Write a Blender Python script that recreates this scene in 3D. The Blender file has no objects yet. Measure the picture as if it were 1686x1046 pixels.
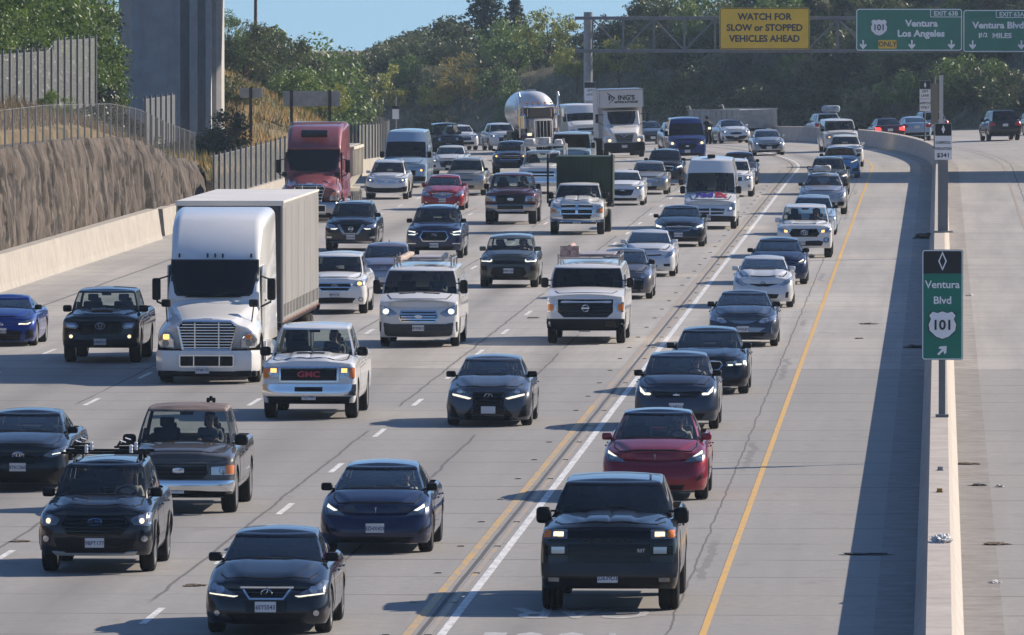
import bpy, bmesh, math, random
import numpy as np
from mathutils import Vector, Matrix, noise
from mathutils.bvhtree import BVHTree
R = math.radians
random.seed(7); np.random.seed(7)
scene = bpy.context.scene
COL = scene.collection
# ------------------------------------------------------------------ camera, world, sun, exposure
CAM_H, FPX, IW, IH, HORIZ = 9.4, 16000.0, 1686.0, 1046.0, -30.0
PITCH = math.atan((IH/2-HORIZ)/FPX)
cam_data = bpy.data.cameras.new("camera"); cam = bpy.data.objects.new("camera", cam_data); COL.objects.link(cam)
cam_data.sensor_width = 36.0; cam_data.lens = 36.0*FPX/IW
cam_data.clip_start = 5.0; cam_data.clip_end = 20000.0
cam.location = (0, 0, CAM_H); cam.rotation_euler = (math.pi/2-PITCH, 0, 0)
scene.camera = cam
SUN = Vector((1.5, 0.84, 1.0)).normalized()
world = bpy.data.worlds.new("World"); scene.world = world; world.use_nodes = True
wn = world.node_tree; bg = wn.nodes["Background"]
sky = wn.nodes.new("ShaderNodeTexSky"); sky.sky_type = 'NISHITA'; sky.sun_disc = False
sky.sun_elevation = math.asin(SUN.z); sky.sun_rotation = math.atan2(SUN.x, SUN.y)
sky.air_density = 1.2; sky.dust_density = 0.6; sky.ozone_density = 2.0
_tc = wn.nodes.new("ShaderNodeTexCoord"); _sp = wn.nodes.new("ShaderNodeSeparateXYZ"); _cb = wn.nodes.new("ShaderNodeCombineXYZ"); _ma = wn.nodes.new("ShaderNodeMath")
_ma.operation = 'MULTIPLY_ADD'; _ma.inputs[1].default_value = 0.86; _ma.inputs[2].default_value = 0.12   # clear sky right down to the ridge
wn.links.new(_tc.outputs["Generated"], _sp.inputs[0]); wn.links.new(_sp.outputs[0], _cb.inputs[0]); wn.links.new(_sp.outputs[1], _cb.inputs[1])
wn.links.new(_sp.outputs[2], _ma.inputs[0]); wn.links.new(_ma.outputs[0], _cb.inputs[2]); wn.links.new(_cb.outputs[0], sky.inputs[0])
_tint = wn.nodes.new("ShaderNodeMix"); _tint.data_type = 'RGBA'; _tint.blend_type = 'MULTIPLY'; _tint.inputs[0].default_value = 1.0; _tint.inputs[7].default_value = (0.72, 0.88, 1.13, 1)
wn.links.new(sky.outputs[0], _tint.inputs[6]); wn.links.new(_tint.outputs[2], bg.inputs[0]); bg.inputs[1].default_value = 0.08
sl = bpy.data.lights.new("sun", 'SUN'); sl.energy = 5.0; sl.angle = R(0.5); sl.color = (1.0, 0.87, 0.72)
so = bpy.data.objects.new("sun", sl); COL.objects.link(so)
so.rotation_euler = (-SUN).to_track_quat('-Z', 'Y').to_euler(); so.location = (60, 60, 80)
vs = scene.view_settings; vs.view_transform = 'Standard'; vs.look = 'None'; vs.exposure = 0.55; vs.gamma = 1.0
scene.cycles.use_denoising = True
scene.cycles.max_bounces = 8; scene.cycles.transparent_max_bounces = 12
scene.cycles.sample_clamp_indirect = 6.0
# ------------------------------------------------------------------ road alignment
HEAD, S0, CURV = 0.044, 490.0, 1/600.0
def center(s):
    if s <= S0: return HEAD*s, s
    d = s-S0; a0 = math.atan(HEAD); a1 = a0-CURV*d
    return HEAD*S0+(math.cos(a1)-math.cos(a0))/CURV, S0+(math.sin(a0)-math.sin(a1))/CURV
def heading(s):
    return math.atan(HEAD)-(CURV*(s-S0) if s > S0 else 0.0)
def sstep(a, b, x):
    t = min(1.0, max(0.0, (x-a)/(b-a))); return t*t*(3-2*t)
def zroad(s, b):
    g = 0.022
    z = 0.0
    if s > 540: z = -g*(s-540)**2/200 if s < 640 else -g*50-g*(s-640)
    return z+0.03*sstep(440, 560, s)*max(-30, min(30, b))
def P(s, b, dz=0.0):
    x, y = center(s); a = heading(s)
    return Vector((x+b*math.cos(a), y-b*math.sin(a), zroad(s, b)+dz))
_A0 = math.atan(HEAD); _XC = HEAD*S0-math.cos(_A0)/CURV; _YC = S0+math.sin(_A0)/CURV
def inv(x, y):
    # world -> (s, b)
    b = (x-HEAD*y)*math.cos(_A0); s = y+b*math.sin(_A0)
    if s <= S0: return s, b
    dx, dy = x-_XC, y-_YC
    b = math.hypot(dx, dy)-1/CURV
    a1 = math.atan2(-dy, dx)
    return S0+(_A0-a1)/CURV, b
def ray(px, py):
    v = Vector(((px-IW/2)/FPX, (IH/2-py)/FPX, -1.0)); v = cam.rotation_euler.to_matrix() @ v
    return v/v.y
def hit(px, py):
    # the road point seen at a photo pixel
    d = ray(px, py); lo = None
    f = lambda Y: CAM_H+d.z*Y-zroad(*inv(d.x*Y, Y))
    Y = 100.0
    while Y < 1000:
        if f(Y) < 0: break
        Y += 2.0
    lo, hi = Y-2.0, Y
    for _ in range(30):
        m = (lo+hi)/2
        if f(m) > 0: lo = m
        else: hi = m
    return inv(d.x*lo, lo)
def at(px, py, Y):
    d = ray(px, py); return Vector((d.x*Y, Y, CAM_H+d.z*Y))
# ------------------------------------------------------------------ objects
def tag(o, label=None, cat=None, group=None, kind=None):
    if label: o["label"] = label
    if cat: o["category"] = cat
    if group: o["group"] = group
    if kind: o["kind"] = kind
    return o
def empty(name, loc=(0, 0, 0), rz=0.0, label=None, cat=None, group=None):
    o = bpy.data.objects.new(name, None); COL.objects.link(o); o.location = loc; o.rotation_euler = (0, 0, rz)
    o.empty_display_size = 0.3
    return tag(o, label, cat, group)
def link(name, me, mats, parent=None, smooth=None):
    if not isinstance(mats, (list, tuple)): mats = [mats]
    if len(me.materials) == 0:
        for m in mats: me.materials.append(m)
    o = bpy.data.objects.new(name, me); COL.objects.link(o)
    if parent: o.parent = parent
    return o
def mesh_from(name, verts, faces, mats=None, smooth=False, midx=None):
    me = bpy.data.meshes.new(name); me.from_pydata([tuple(v) for v in verts], [], faces); me.update()
    if smooth: me.polygons.foreach_set("use_smooth", [True]*len(me.polygons))
    if midx is not None: me.polygons.foreach_set("material_index", midx)
    return me
def obj(name, bm, mats, parent=None, smooth=False):
    me = bpy.data.meshes.new(name)
    bmesh.ops.recalc_face_normals(bm, faces=bm.faces)
    bm.to_mesh(me); bm.free()
    if smooth:
        me.polygons.foreach_set("use_smooth", [True]*len(me.polygons))
        me.set_sharp_from_angle(angle=R(38))
    return link(name, me, mats, parent)
def quads_mesh(name, V, mats, uv=None, mi=None):
    # V: (n,4,3) array of separate quads
    n = len(V); me = bpy.data.meshes.new(name)
    me.vertices.add(4*n); me.vertices.foreach_set("co", V.astype(np.float32).ravel())
    me.loops.add(4*n); me.loops.foreach_set("vertex_index", np.arange(4*n, dtype=np.int32))
    me.polygons.add(n); me.polygons.foreach_set("loop_start", np.arange(0, 4*n, 4, dtype=np.int32))
    me.polygons.foreach_set("loop_total", np.full(n, 4, dtype=np.int32))
    if mi is not None: me.polygons.foreach_set("material_index", mi)
    me.update(); me.validate()
    for m in mats: me.materials.append(m)
    return me
# bmesh shape adders; every one takes mi = material index
def _mi(bm, n0, mi):
    if mi:
        bm.faces.ensure_lookup_table()
        for f in bm.faces[n0:]: f.material_index = mi
def bx(bm, c, s, bev=0.0, rot=None, mi=0, seg=2):
    n0 = len(bm.faces)
    M = Matrix.Translation(c)
    if rot is not None: M = M @ rot.to_4x4()
    M = M @ Matrix.Diagonal((s[0], s[1], s[2], 1))
    r = bmesh.ops.create_cube(bm, size=1.0, matrix=M)
    if bev > 0:
        es = list({e for v in r['verts'] for e in v.link_edges})
        bmesh.ops.bevel(bm, geom=es, offset=bev, segments=seg, profile=0.6, affect='EDGES', clamp_overlap=True)
    _mi(bm, n0, mi)
def tube(bm, pts, r, n=8, mi=0, cap=True):
    n0 = len(bm.faces); pts = [Vector(p) for p in pts]; rings = []
    rs = r if isinstance(r, (list, tuple)) else [r]*len(pts)
    for i, p in enumerate(pts):
        d = (pts[min(i+1, len(pts)-1)]-pts[max(i-1, 0)]).normalized()
        a = d.orthogonal().normalized() if abs(d.z) > 0.95 else d.cross(Vector((0, 0, 1))).normalized()
        b = d.cross(a)
        rings.append([bm.verts.new(p+(a*math.cos(t)+b*math.sin(t))*rs[i]) for t in [2*math.pi*k/n for k in range(n)]])
    for i in range(len(rings)-1):
        for k in range(n):
            bm.faces.new((rings[i][k], rings[i][(k+1) % n], rings[i+1][(k+1) % n], rings[i+1][k]))
    if cap and n > 2:
        bm.faces.new(rings[0][::-1]); bm.faces.new(rings[-1])
    _mi(bm, n0, mi)
def lathe(bm, prof, axis='X', c=(0, 0, 0), n=24, mi=0):
    # prof: list of (along axis, radius)
    n0 = len(bm.faces); c = Vector(c); rings = []
    for a, r in prof:
        ring = []
        for k in range(n):
            t = 2*math.pi*k/n; u, v = r*math.cos(t), r*math.sin(t)
            ring.append(bm.verts.new(c+(Vector((a, u, v)) if axis == 'X' else Vector((u, a, v)) if axis == 'Y' else Vector((u, v, a)))))
        rings.append(ring)
    for i in range(len(rings)-1):
        for k in range(n):
            bm.faces.new((rings[i][k], rings[i][(k+1) % n], rings[i+1][(k+1) % n], rings[i+1][k]))
    if prof[0][1] > 1e-4: bm.faces.new(rings[0][::-1])
    if prof[-1][1] > 1e-4: bm.faces.new(rings[-1])
    _mi(bm, n0, mi)
def loft(bm, secs, cap=True, mi=0, closed=True):
    n0 = len(bm.faces); rings = [[bm.verts.new(p) for p in s] for s in secs]; n = len(rings[0])
    for i in range(len(rings)-1):
        for k in range(n if closed else n-1):
            bm.faces.new((rings[i][k], rings[i][(k+1) % n], rings[i+1][(k+1) % n], rings[i+1][k]))
    if cap: bm.faces.new(rings[0][::-1]); bm.faces.new(rings[-1])
    _mi(bm, n0, mi)
def rrect(w, h, r, n=4):
    # rounded rectangle, full width w, height h, as 2D points counter-clockwise
    out = []; r = min(r, w/2-1e-4, h/2-1e-4)
    for cx, cy, a0 in ((w/2-r, h/2-r, 0), (-w/2+r, h/2-r, 90), (-w/2+r, -h/2+r, 180), (w/2-r, -h/2+r, 270)):
        for k in range(n+1):
            a = R(a0+90*k/n); out.append((cx+r*math.cos(a), cy+r*math.sin(a)))
    return out
def text(s, size, M, mat, parent=None, name="lettering", bold=0.0, ext=0.002, sx=1.0, align='CENTER'):
    # M: 4x4; text lies in local XY, facing +Z
    cu = bpy.data.curves.new(name, 'FONT'); cu.body = s; cu.size = size; cu.align_x = align; cu.align_y = 'CENTER'
    cu.extrude = ext; cu.offset = bold; cu.resolution_u = 3; cu.materials.append(mat)
    tmp = bpy.data.objects.new("tmp", cu); me = bpy.data.meshes.new_from_object(tmp)
    bpy.data.objects.remove(tmp); bpy.data.curves.remove(cu); me.name = name
    o = bpy.data.objects.new(name, me); COL.objects.link(o)
    o.parent = parent; o.matrix_local = M @ Matrix.Diagonal((sx, 1, 1, 1))
    return o
FACE_CAM = Matrix(((1, 0, 0, 0), (0, 0, -1, 0), (0, 1, 0, 0), (0, 0, 0, 1)))   # XY text -> XZ, facing -Y
# ------------------------------------------------------------------ materials
MATS = {}
def N(nt, t, **kw):
    n = nt.nodes.new(t)
    for k, v in kw.items():
        if k in n.bl_rna.properties: setattr(n, k, v)
    return n
def mat(name, col=(0.5, 0.5, 0.5), rough=0.5, metal=0.0, coat=0.0, emit=None, es=1.0, spec=0.5, var=0.0, vs_=3.0, bump=0.0, bs=20.0):
    if name in MATS: return MATS[name]
    m = bpy.data.materials.new(name); m.use_nodes = True; nt = m.node_tree; b = nt.nodes["Principled BSDF"]
    b.inputs["Base Color"].default_value = (*col, 1); b.inputs["Roughness"].default_value = rough
    b.inputs["Metallic"].default_value = metal; b.inputs["Coat Weight"].default_value = coat
    b.inputs["Coat Roughness"].default_value = 0.04; b.inputs["Specular IOR Level"].default_value = spec
    if emit: b.inputs["Emission Color"].default_value = (*emit, 1); b.inputs["Emission Strength"].default_value = es
    if var or bump:
        tc = N(nt, "ShaderNodeTexCoord")
    if var:
        no = N(nt, "ShaderNodeTexNoise"); no.inputs["Scale"].default_value = vs_; no.inputs["Detail"].default_value = 6
        nt.links.new(tc.outputs["Object"], no.inputs["Vector"])
        rp = N(nt, "ShaderNodeValToRGB"); rp.color_ramp.elements[0].position = 0.3; rp.color_ramp.elements[1].position = 0.7
        rp.color_ramp.elements[0].color = (*[c*(1-var) for c in col], 1); rp.color_ramp.elements[1].color = (*[min(1, c*(1+var)) for c in col], 1)
        nt.links.new(no.outputs["Fac"], rp.inputs[0]); nt.links.new(rp.outputs[0], b.inputs["Base Color"])
    if bump:
        n2 = N(nt, "ShaderNodeTexNoise"); n2.inputs["Scale"].default_value = bs; n2.inputs["Detail"].default_value = 8
        nt.links.new(tc.outputs["Object"], n2.inputs["Vector"])
        bp = N(nt, "ShaderNodeBump"); bp.inputs["Strength"].default_value = bump; bp.inputs["Distance"].default_value = 0.05
        nt.links.new(n2.outputs["Fac"], bp.inputs["Height"]); nt.links.new(bp.outputs[0], b.inputs["Normal"])
    MATS[name] = m
    return m
def paint(name, col, metal=0.0, rough=0.35, dust=0.25):
    # car paint: clear coat over base, a faint uneven film of dust
    if name in MATS: return MATS[name]
    m = mat(name, col, rough, metal, 1.0, spec=.12); nt = m.node_tree; b = nt.nodes["Principled BSDF"]
    tc = N(nt, "ShaderNodeTexCoord"); no = N(nt, "ShaderNodeTexNoise"); no.inputs["Scale"].default_value = 2.2; no.inputs["Detail"].default_value = 8; no.inputs["Roughness"].default_value = 0.7
    nt.links.new(tc.outputs["Object"], no.inputs["Vector"])
    mx = N(nt, "ShaderNodeMix", data_type='RGBA'); mx.inputs[6].default_value = (*col, 1); mx.inputs[7].default_value = (0.22, 0.2, 0.17, 1)
    ml = N(nt, "ShaderNodeMapRange"); ml.inputs[1].default_value = 0.45; ml.inputs[2].default_value = 0.85; ml.inputs[3].default_value = 0.0; ml.inputs[4].default_value = dust
    nt.links.new(no.outputs["Fac"], ml.inputs[0]); nt.links.new(ml.outputs[0], mx.inputs[0]); nt.links.new(mx.outputs[2], b.inputs["Base Color"])
    mr = N(nt, "ShaderNodeMapRange"); mr.inputs[1].default_value = 0.3; mr.inputs[2].default_value = 0.8; mr.inputs[3].default_value = 0.02; mr.inputs[4].default_value = 0.09
    nt.links.new(no.outputs["Fac"], mr.inputs[0]); nt.links.new(mr.outputs[0], b.inputs["Coat Roughness"])
    return m
def glass(name, tint=(0.45, 0.5, 0.5), refl=1.0):
    if name in MATS: return MATS[name]
    m = bpy.data.materials.new(name); m.use_nodes = True; nt = m.node_tree; nt.nodes.remove(nt.nodes["Principled BSDF"])
    out = nt.nodes["Material Output"]; tr = N(nt, "ShaderNodeBsdfTransparent"); tr.inputs[0].default_value = (*tint, 1)
    gl = N(nt, "ShaderNodeBsdfGlossy"); gl.inputs["Roughness"].default_value = 0.03; gl.inputs["Color"].default_value = (refl, refl, refl, 1)
    fr = N(nt, "ShaderNodeFresnel"); fr.inputs[0].default_value = 1.5; mx = N(nt, "ShaderNodeMixShader")
    nt.links.new(fr.outputs[0], mx.inputs[0]); nt.links.new(tr.outputs[0], mx.inputs[1]); nt.links.new(gl.outputs[0], mx.inputs[2])
    nt.links.new(mx.outputs[0], out.inputs[0]); MATS[name] = m
    return m
BLACK = mat("black_plastic", (0.008, 0.008, 0.009), 0.5, spec=.2)
GLOSSBLACK = mat("gloss_black", (0.004, 0.004, 0.005), 0.12, spec=.35)
RUBBER = mat("rubber", (0.018, 0.018, 0.018), 0.85, var=0.3, vs_=6, spec=.2)
CHROME = mat("chrome", (0.80, 0.81, 0.83), 0.16, 1.0)
ALLOY = mat("alloy", (0.42, 0.42, 0.43), 0.3, 1.0)
DARKALLOY = mat("dark_alloy", (0.03, 0.03, 0.033), 0.35, 0.8)
STEEL = mat("steel_grey", (0.33, 0.34, 0.35), 0.5, 0.6, var=0.15)
INTERIOR = mat("interior_dark", (0.02, 0.02, 0.022), 0.8)
SEATM = mat("seat_fabric", (0.06, 0.058, 0.056), 0.85)
LAMP = mat("lamp_clear", (0.5, 0.52, 0.55), 0.12, 0.75, coat=1.0)
LAMPDARK = mat("lamp_smoked", (0.20, 0.21, 0.22), 0.2, 0.75, coat=1.0)
AMBER = mat("amber_lens", (0.75, 0.2, 0.02), 0.2, coat=0.6)
REDLENS = mat("red_lens", (0.45, 0.015, 0.012), 0.2, coat=0.6)
LIT = mat("lit_white", (0.5, 0.5, 0.5), 0.3, emit=(1.0, 0.92, 0.70), es=0.8)
LITWARM = mat("lit_warm", (0.9, 0.8, 0.6), 0.3, emit=(1.0, 0.74, 0.42), es=1.0)
LITCOLD = mat("lit_cold", (0.5, 0.5, 0.5), 0.3, emit=(0.98, 1.0, 0.80), es=0.85)
LITAMBER = mat("lit_amber", (0.9, 0.5, 0.1), 0.3, emit=(1.0, 0.55, 0.16), es=1.2)
LITRED = mat("lit_red", (0.8, 0.05, 0.05), 0.3, emit=(1.0, 0.06, 0.05), es=1.6)
PLATE = mat("plate_white", (0.62, 0.63, 0.64), 0.45)
PLATEBLUE = mat("plate_ink", (0.03, 0.045, 0.13), 0.5)
WHITE = mat("sign_white", (0.9, 0.9, 0.9), 0.5)
INK = mat("sign_black", (0.012, 0.012, 0.014), 0.5)
GLASS = glass("car_glass", (0.76, 0.82, 0.81))
GLASSDARK = glass("car_glass_tinted", (0.10, 0.115, 0.12)); GLASSMID = glass("car_glass_side", (0.62, 0.68, 0.68))
# ------------------------------------------------------------------ pavement, terrain, walls, bridge
def node_math(nt, op, a, b=None, c=None):
    n = N(nt, "ShaderNodeMath"); n.operation = op
    for i, v in enumerate((a, b, c)):
        if v is None: continue
        if isinstance(v, (int, float)): n.inputs[i].default_value = v
        else: nt.links.new(v, n.inputs[i])
    return n.outputs[0]
def ramp(nt, fac, stops):
    r = N(nt, "ShaderNodeValToRGB"); e = r.color_ramp.elements
    while len(e) < len(stops): e.new(0.5)
    for k, (p, c) in enumerate(stops): e[k].position = p; e[k].color = (*c, 1) if isinstance(c, (tuple, list)) else (c, c, c, 1)
    nt.links.new(fac, r.inputs[0]); return r.outputs[0]
def noise_(nt, vec, scale, detail=5, rough=.55, sx=1, sy=1, sz=1):
    n = N(nt, "ShaderNodeTexNoise"); n.inputs["Scale"].default_value = scale; n.inputs["Detail"].default_value = detail; n.inputs["Roughness"].default_value = rough
    if (sx, sy, sz) != (1, 1, 1):
        m = N(nt, "ShaderNodeMapping"); m.inputs["Scale"].default_value = (sx, sy, sz); nt.links.new(vec, m.inputs[0]); vec = m.outputs[0]
    nt.links.new(vec, n.inputs["Vector"]); return n.outputs["Fac"]
def mixc(nt, fac, a, b, blend='MIX'):
    m = N(nt, "ShaderNodeMix", data_type='RGBA', blend_type=blend)
    if isinstance(fac, (int, float)): m.inputs[0].default_value = fac
    else: nt.links.new(fac, m.inputs[0])
    for i, v in ((6, a), (7, b)):
        if isinstance(v, (tuple, list)): m.inputs[i].default_value = (*v, 1)
        else: nt.links.new(v, m.inputs[i])
    return m.outputs[2]
LANES = [-26.05, -22.6, -18.95, -15.3, -11.65, -7.55, -3.4, 3.25, 6.9, 10.55, 14.2, 17.85, 21.5]
def road_material():
    m = mat("pavement", (.35, .34, .33), .8); nt = m.node_tree; b = nt.nodes["Principled BSDF"]
    uv = N(nt, "ShaderNodeUVMap"); uv.uv_map = "UVMap"; vec = uv.outputs[0]
    sp = N(nt, "ShaderNodeSeparateXYZ"); nt.links.new(vec, sp.inputs[0]); u, v = sp.outputs[0], sp.outputs[1]
    big = noise_(nt, vec, .12, 5, .6, 1, .25, 1); fine = node_math(nt, 'ADD', node_math(nt, 'MULTIPLY', noise_(nt, vec, 4.0, 6, .75), .6), node_math(nt, 'MULTIPLY', noise_(nt, vec, 17.0, 4, .8), .4)); streak = noise_(nt, vec, 1.1, 5, .65, 1, .03, 1)
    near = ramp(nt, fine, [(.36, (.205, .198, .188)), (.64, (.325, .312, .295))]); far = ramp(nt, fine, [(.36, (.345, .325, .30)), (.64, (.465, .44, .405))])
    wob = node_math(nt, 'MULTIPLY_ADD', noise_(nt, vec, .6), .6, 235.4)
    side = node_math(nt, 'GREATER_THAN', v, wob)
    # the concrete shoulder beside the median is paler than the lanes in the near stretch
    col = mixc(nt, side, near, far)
    col = mixc(nt, ramp(nt, big, [(.3, 0), (.7, .6)]), col, (.24, .235, .23))
    col = mixc(nt, ramp(nt, streak, [(.42, 0), (.75, .6)]), col, (.20, .195, .19))
    # each slab was poured on its own day
    sl = N(nt, "ShaderNodeTexWhiteNoise", noise_dimensions='2D'); cb = N(nt, "ShaderNodeCombineXYZ")
    nt.links.new(node_math(nt, 'FLOOR', node_math(nt, 'DIVIDE', v, 4.57)), cb.inputs[1]); nt.links.new(node_math(nt, 'FLOOR', node_math(nt, 'DIVIDE', node_math(nt, 'ADD', u, 22.6), 3.69)), cb.inputs[0]); nt.links.new(cb.outputs[0], sl.inputs[0])
    col = mixc(nt, node_math(nt, 'MULTIPLY', sl.outputs[0], .26), col, (.2, .195, .19))
    # oil strip down the middle of each lane, wheel polish each side of it
    ph = node_math(nt, 'FRACT', node_math(nt, 'DIVIDE', node_math(nt, 'ADD', u, 22.6), 3.68))
    oil = ramp(nt, ph, [(.28, 0), (.5, .8), (.72, 0)]); lane = node_math(nt, 'LESS_THAN', u, -3.6)
    inl = node_math(nt, 'MULTIPLY', lane, node_math(nt, 'GREATER_THAN', u, -22.6))
    oilf = node_math(nt, 'MULTIPLY', node_math(nt, 'MULTIPLY', oil, inl), ramp(nt, noise_(nt, vec, .35, 4, .6, 1, .15, 1), [(.3, .25), (.7, 1)]))
    col = mixc(nt, oilf, col, (.135, .13, .125))
    # transverse joints every 4.57 m, lane joints, sealed cracks
    d = node_math(nt, 'ABSOLUTE', node_math(nt, 'SUBTRACT', node_math(nt, 'FRACT', node_math(nt, 'ADD', node_math(nt, 'DIVIDE', v, 4.57), node_math(nt, 'MULTIPLY', noise_(nt, vec, .5), .02))), .5))
    j = node_math(nt, 'LESS_THAN', d, .016); j2 = node_math(nt, 'MULTIPLY', j, ramp(nt, noise_(nt, vec, .3, 3), [(.4, .3), (.6, .95)]))
    col = mixc(nt, j2, col, (.09, .085, .08))
    def seam(bc, w, amp, sc, strength, seedv, brk=None):
        nonlocal col
        nz = node_math(nt, 'MULTIPLY', node_math(nt, 'SUBTRACT', noise_(nt, vec, sc, 4, .6, .001, 1, 1), .5), amp)
        dd = node_math(nt, 'ABSOLUTE', node_math(nt, 'SUBTRACT', node_math(nt, 'SUBTRACT', u, bc), nz))
        f = node_math(nt, 'LESS_THAN', dd, w); f = node_math(nt, 'MULTIPLY', f, strength)
        if brk: f = node_math(nt, 'MULTIPLY', f, ramp(nt, noise_(nt, vec, .04, 2, .5, .001, 1, seedv), [(brk, 0), (brk+.03, 1)]))
        col = mixc(nt, f, col, (.05, .05, .052))
    seam(-9.62, .03, .25, .16, .7, 3, .46); seam(-11.95, .03, .22, .2, .7, 5, .40); seam(-26.0, .05, .2, .1, .7, 1); seam(-7.485, .036, .04, .2, .9, 1); seam(-3.92, .018, .18, .3, .7, 2); seam(-15.6, .03, .2, .15, .7, 7, .45); seam(-19.2, .03, .2, .1, .7, 9, .42); seam(3.65, .03, .3, .2, .7, 2); seam(-3.75, .07, .6, .5, .35, 11, .55)
    # random stains
    st = ramp(nt, noise_(nt, vec, .9, 4, .7, 1, .45, 1), [(.60, 0), (.72, .6)]); col = mixc(nt, st, col, (.17, .16, .15))
    gb = node_math(nt, 'MULTIPLY', node_math(nt, 'LESS_THAN', node_math(nt, 'ABSOLUTE', u), .95), ramp(nt, noise_(nt, vec, 1.5, 5, .7), [(.35, 0), (.65, .7)]))
    col = mixc(nt, gb, col, (.14, .12, .10))
    nt.links.new(col, b.inputs["Base Color"])
    bp = N(nt, "ShaderNodeBump"); bp.inputs["Strength"].default_value = .25; bp.inputs["Distance"].default_value = .01
    nt.links.new(fine, bp.inputs["Height"]); nt.links.new(bp.outputs[0], b.inputs["Normal"])
    return m
def strip_mesh(name, rows, mats, uvs=True):
    # rows: list of (s, [b...], dz) -> sheet in road coordinates
    V, F, UV = [], [], []
    for s, bs, dz in rows:
        for b in bs: V.append(P(s, b, dz)); UV.append((b, s))
    n = len(rows[0][1])
    for i in range(len(rows)-1):
        for k in range(n-1): F.append((i*n+k, i*n+k+1, (i+1)*n+k+1, (i+1)*n+k))
    me = mesh_from(name, V, F); ul = me.uv_layers.new(name="UVMap")
    for p in me.polygons:
        for li in p.loop_indices: ul.data[li].uv = UV[me.loops[li].vertex_index]
    return me
SS = list(np.arange(60, 470, 10.0))+list(np.arange(470, 1050, 4.0))
ROADM = road_material()
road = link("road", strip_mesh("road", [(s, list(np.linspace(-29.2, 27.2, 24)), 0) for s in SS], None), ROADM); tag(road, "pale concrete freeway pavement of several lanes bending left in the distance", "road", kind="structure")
def paintmat(name, col, wear=.5, lo=.42):
    m = mat(name, col, .6); nt = m.node_tree; b = nt.nodes["Principled BSDF"]; uv = N(nt, "ShaderNodeUVMap"); uv.uv_map = "UVMap"
    f = ramp(nt, noise_(nt, uv.outputs[0], 3.0, 7, .8, 2.2, .5, 1), [(lo, wear), (lo+.13, 0)])
    nt.links.new(mixc(nt, f, col, (.28, .27, .26)), b.inputs["Base Color"]); return m
PW = paintmat("road_white", (.68, .68, .67), .55); PY = paintmat("road_yellow", (.54, .33, .08), .8, .44); PYW = paintmat("road_yellow_worn", (.50, .31, .085), .9, .50)
def mark_mesh(name, strips, m):
    # strips: (s0, s1, b0, b1)
    V, F, UV = [], [], []
    for s0, s1, b0, b1 in strips:
        n = max(1, int((s1-s0)/8))
        for k in range(n+1):
            s = s0+(s1-s0)*k/n
            for b in (b0, b1): V.append(P(s, b, .005)); UV.append((b, s))
            if k: i = len(V)-4; F.append((i, i+1, i+3, i+2))
    me = mesh_from(name, V, F); ul = me.uv_layers.new(name="UVMap")
    for p in me.polygons:
        for li in p.loop_indices: ul.data[li].uv = UV[me.loops[li].vertex_index]
    return tag(link(name, me, m), kind="structure")
st = []
for bc in (-11.65, -15.3, -18.95, -22.6):
    for k in range(-6, 45): s0 = 141.5+14.63*k; st.append((s0, s0+3.66, bc-.055, bc+.055))
for bc in (6.9, 10.55, 14.2, 17.85):
    for k in range(30): s0 = 200+14.63*k; st.append((s0, s0+3.66, bc-.05, bc+.05))
tag(mark_mesh("lane_markings", st, PW), "dashed white lane lines across the freeway lanes", "road marking")
tag(mark_mesh("solid_line_markings", [(70, 800, -7.22, -7.09), (70, 800, -26.0, -25.9)][:1], PW), "solid white line along the carpool lane's left side", "road marking")
tag(mark_mesh("yellow_line_markings", [(70, 215, -7.72, -7.59)], PY), "worn yellow line left of the solid white carpool line", "road marking")
PYE = paintmat("road_yellow_edge", (.60, .36, .085), .6, .38)
tag(mark_mesh("yellow_edge_line_markings", [(70, 800, -3.45, -3.345)], PYE), "solid yellow edge line between carpool lane and shoulder", "road marking")
tag(mark_mesh("worn_yellow_line_markings", [(70, 800, -7.40, -7.31), (215, 800, -7.71, -7.58), (70, 800, 3.2, 3.30)], PYW), "flaking yellow line nearest the solid white line", "road marking")
# raised reflective markers beside the double yellow
bm = bmesh.new()
for k in range(52):
    s = 110+7.32*k
    for b in (-7.95, -7.34): 
        p = P(s, b, .012); bx(bm, p, (.11, .11, .022), .005)
tag(obj("marker_markings", bm, mat("marker_ceramic", (.42, .36, .26), .5)), "row of small raised ceramic markers along the double yellow line", "road marker", kind="structure")
PWL = paintmat("road_white_faded", (.46, .46, .455), .8, .44)
def pave_word(w, s, b, L, wd):
    o = text(w, 1.0, Matrix.Identity(4), PWL, None, "lettering_markings", ext=.0, bold=.02); me = o.data
    xs = [v.co.x for v in me.vertices]; ys = [v.co.y for v in me.vertices]; x0, x1, y0, y1 = min(xs), max(xs), min(ys), max(ys)
    for v in me.vertices:
        u, t = (v.co.x-x0)/(x1-x0)-.5, (v.co.y-y0)/(y1-y0)-.5
        v.co = P(s-t*L, b-u*wd, .0055)
    o.matrix_world = Matrix.Identity(4); return tag(o, "painted white pavement word read by drivers coming towards the camera, partly under the black pickup" if w == "CAR" else "painted white pavement word cut by the bottom edge of the picture", "road marking", kind="structure")
pave_word("CAR", 144.2, -5.35, 2.4, 2.1); pave_word("POOL", 137.9, -5.6, 4.0, 1.9)
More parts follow.
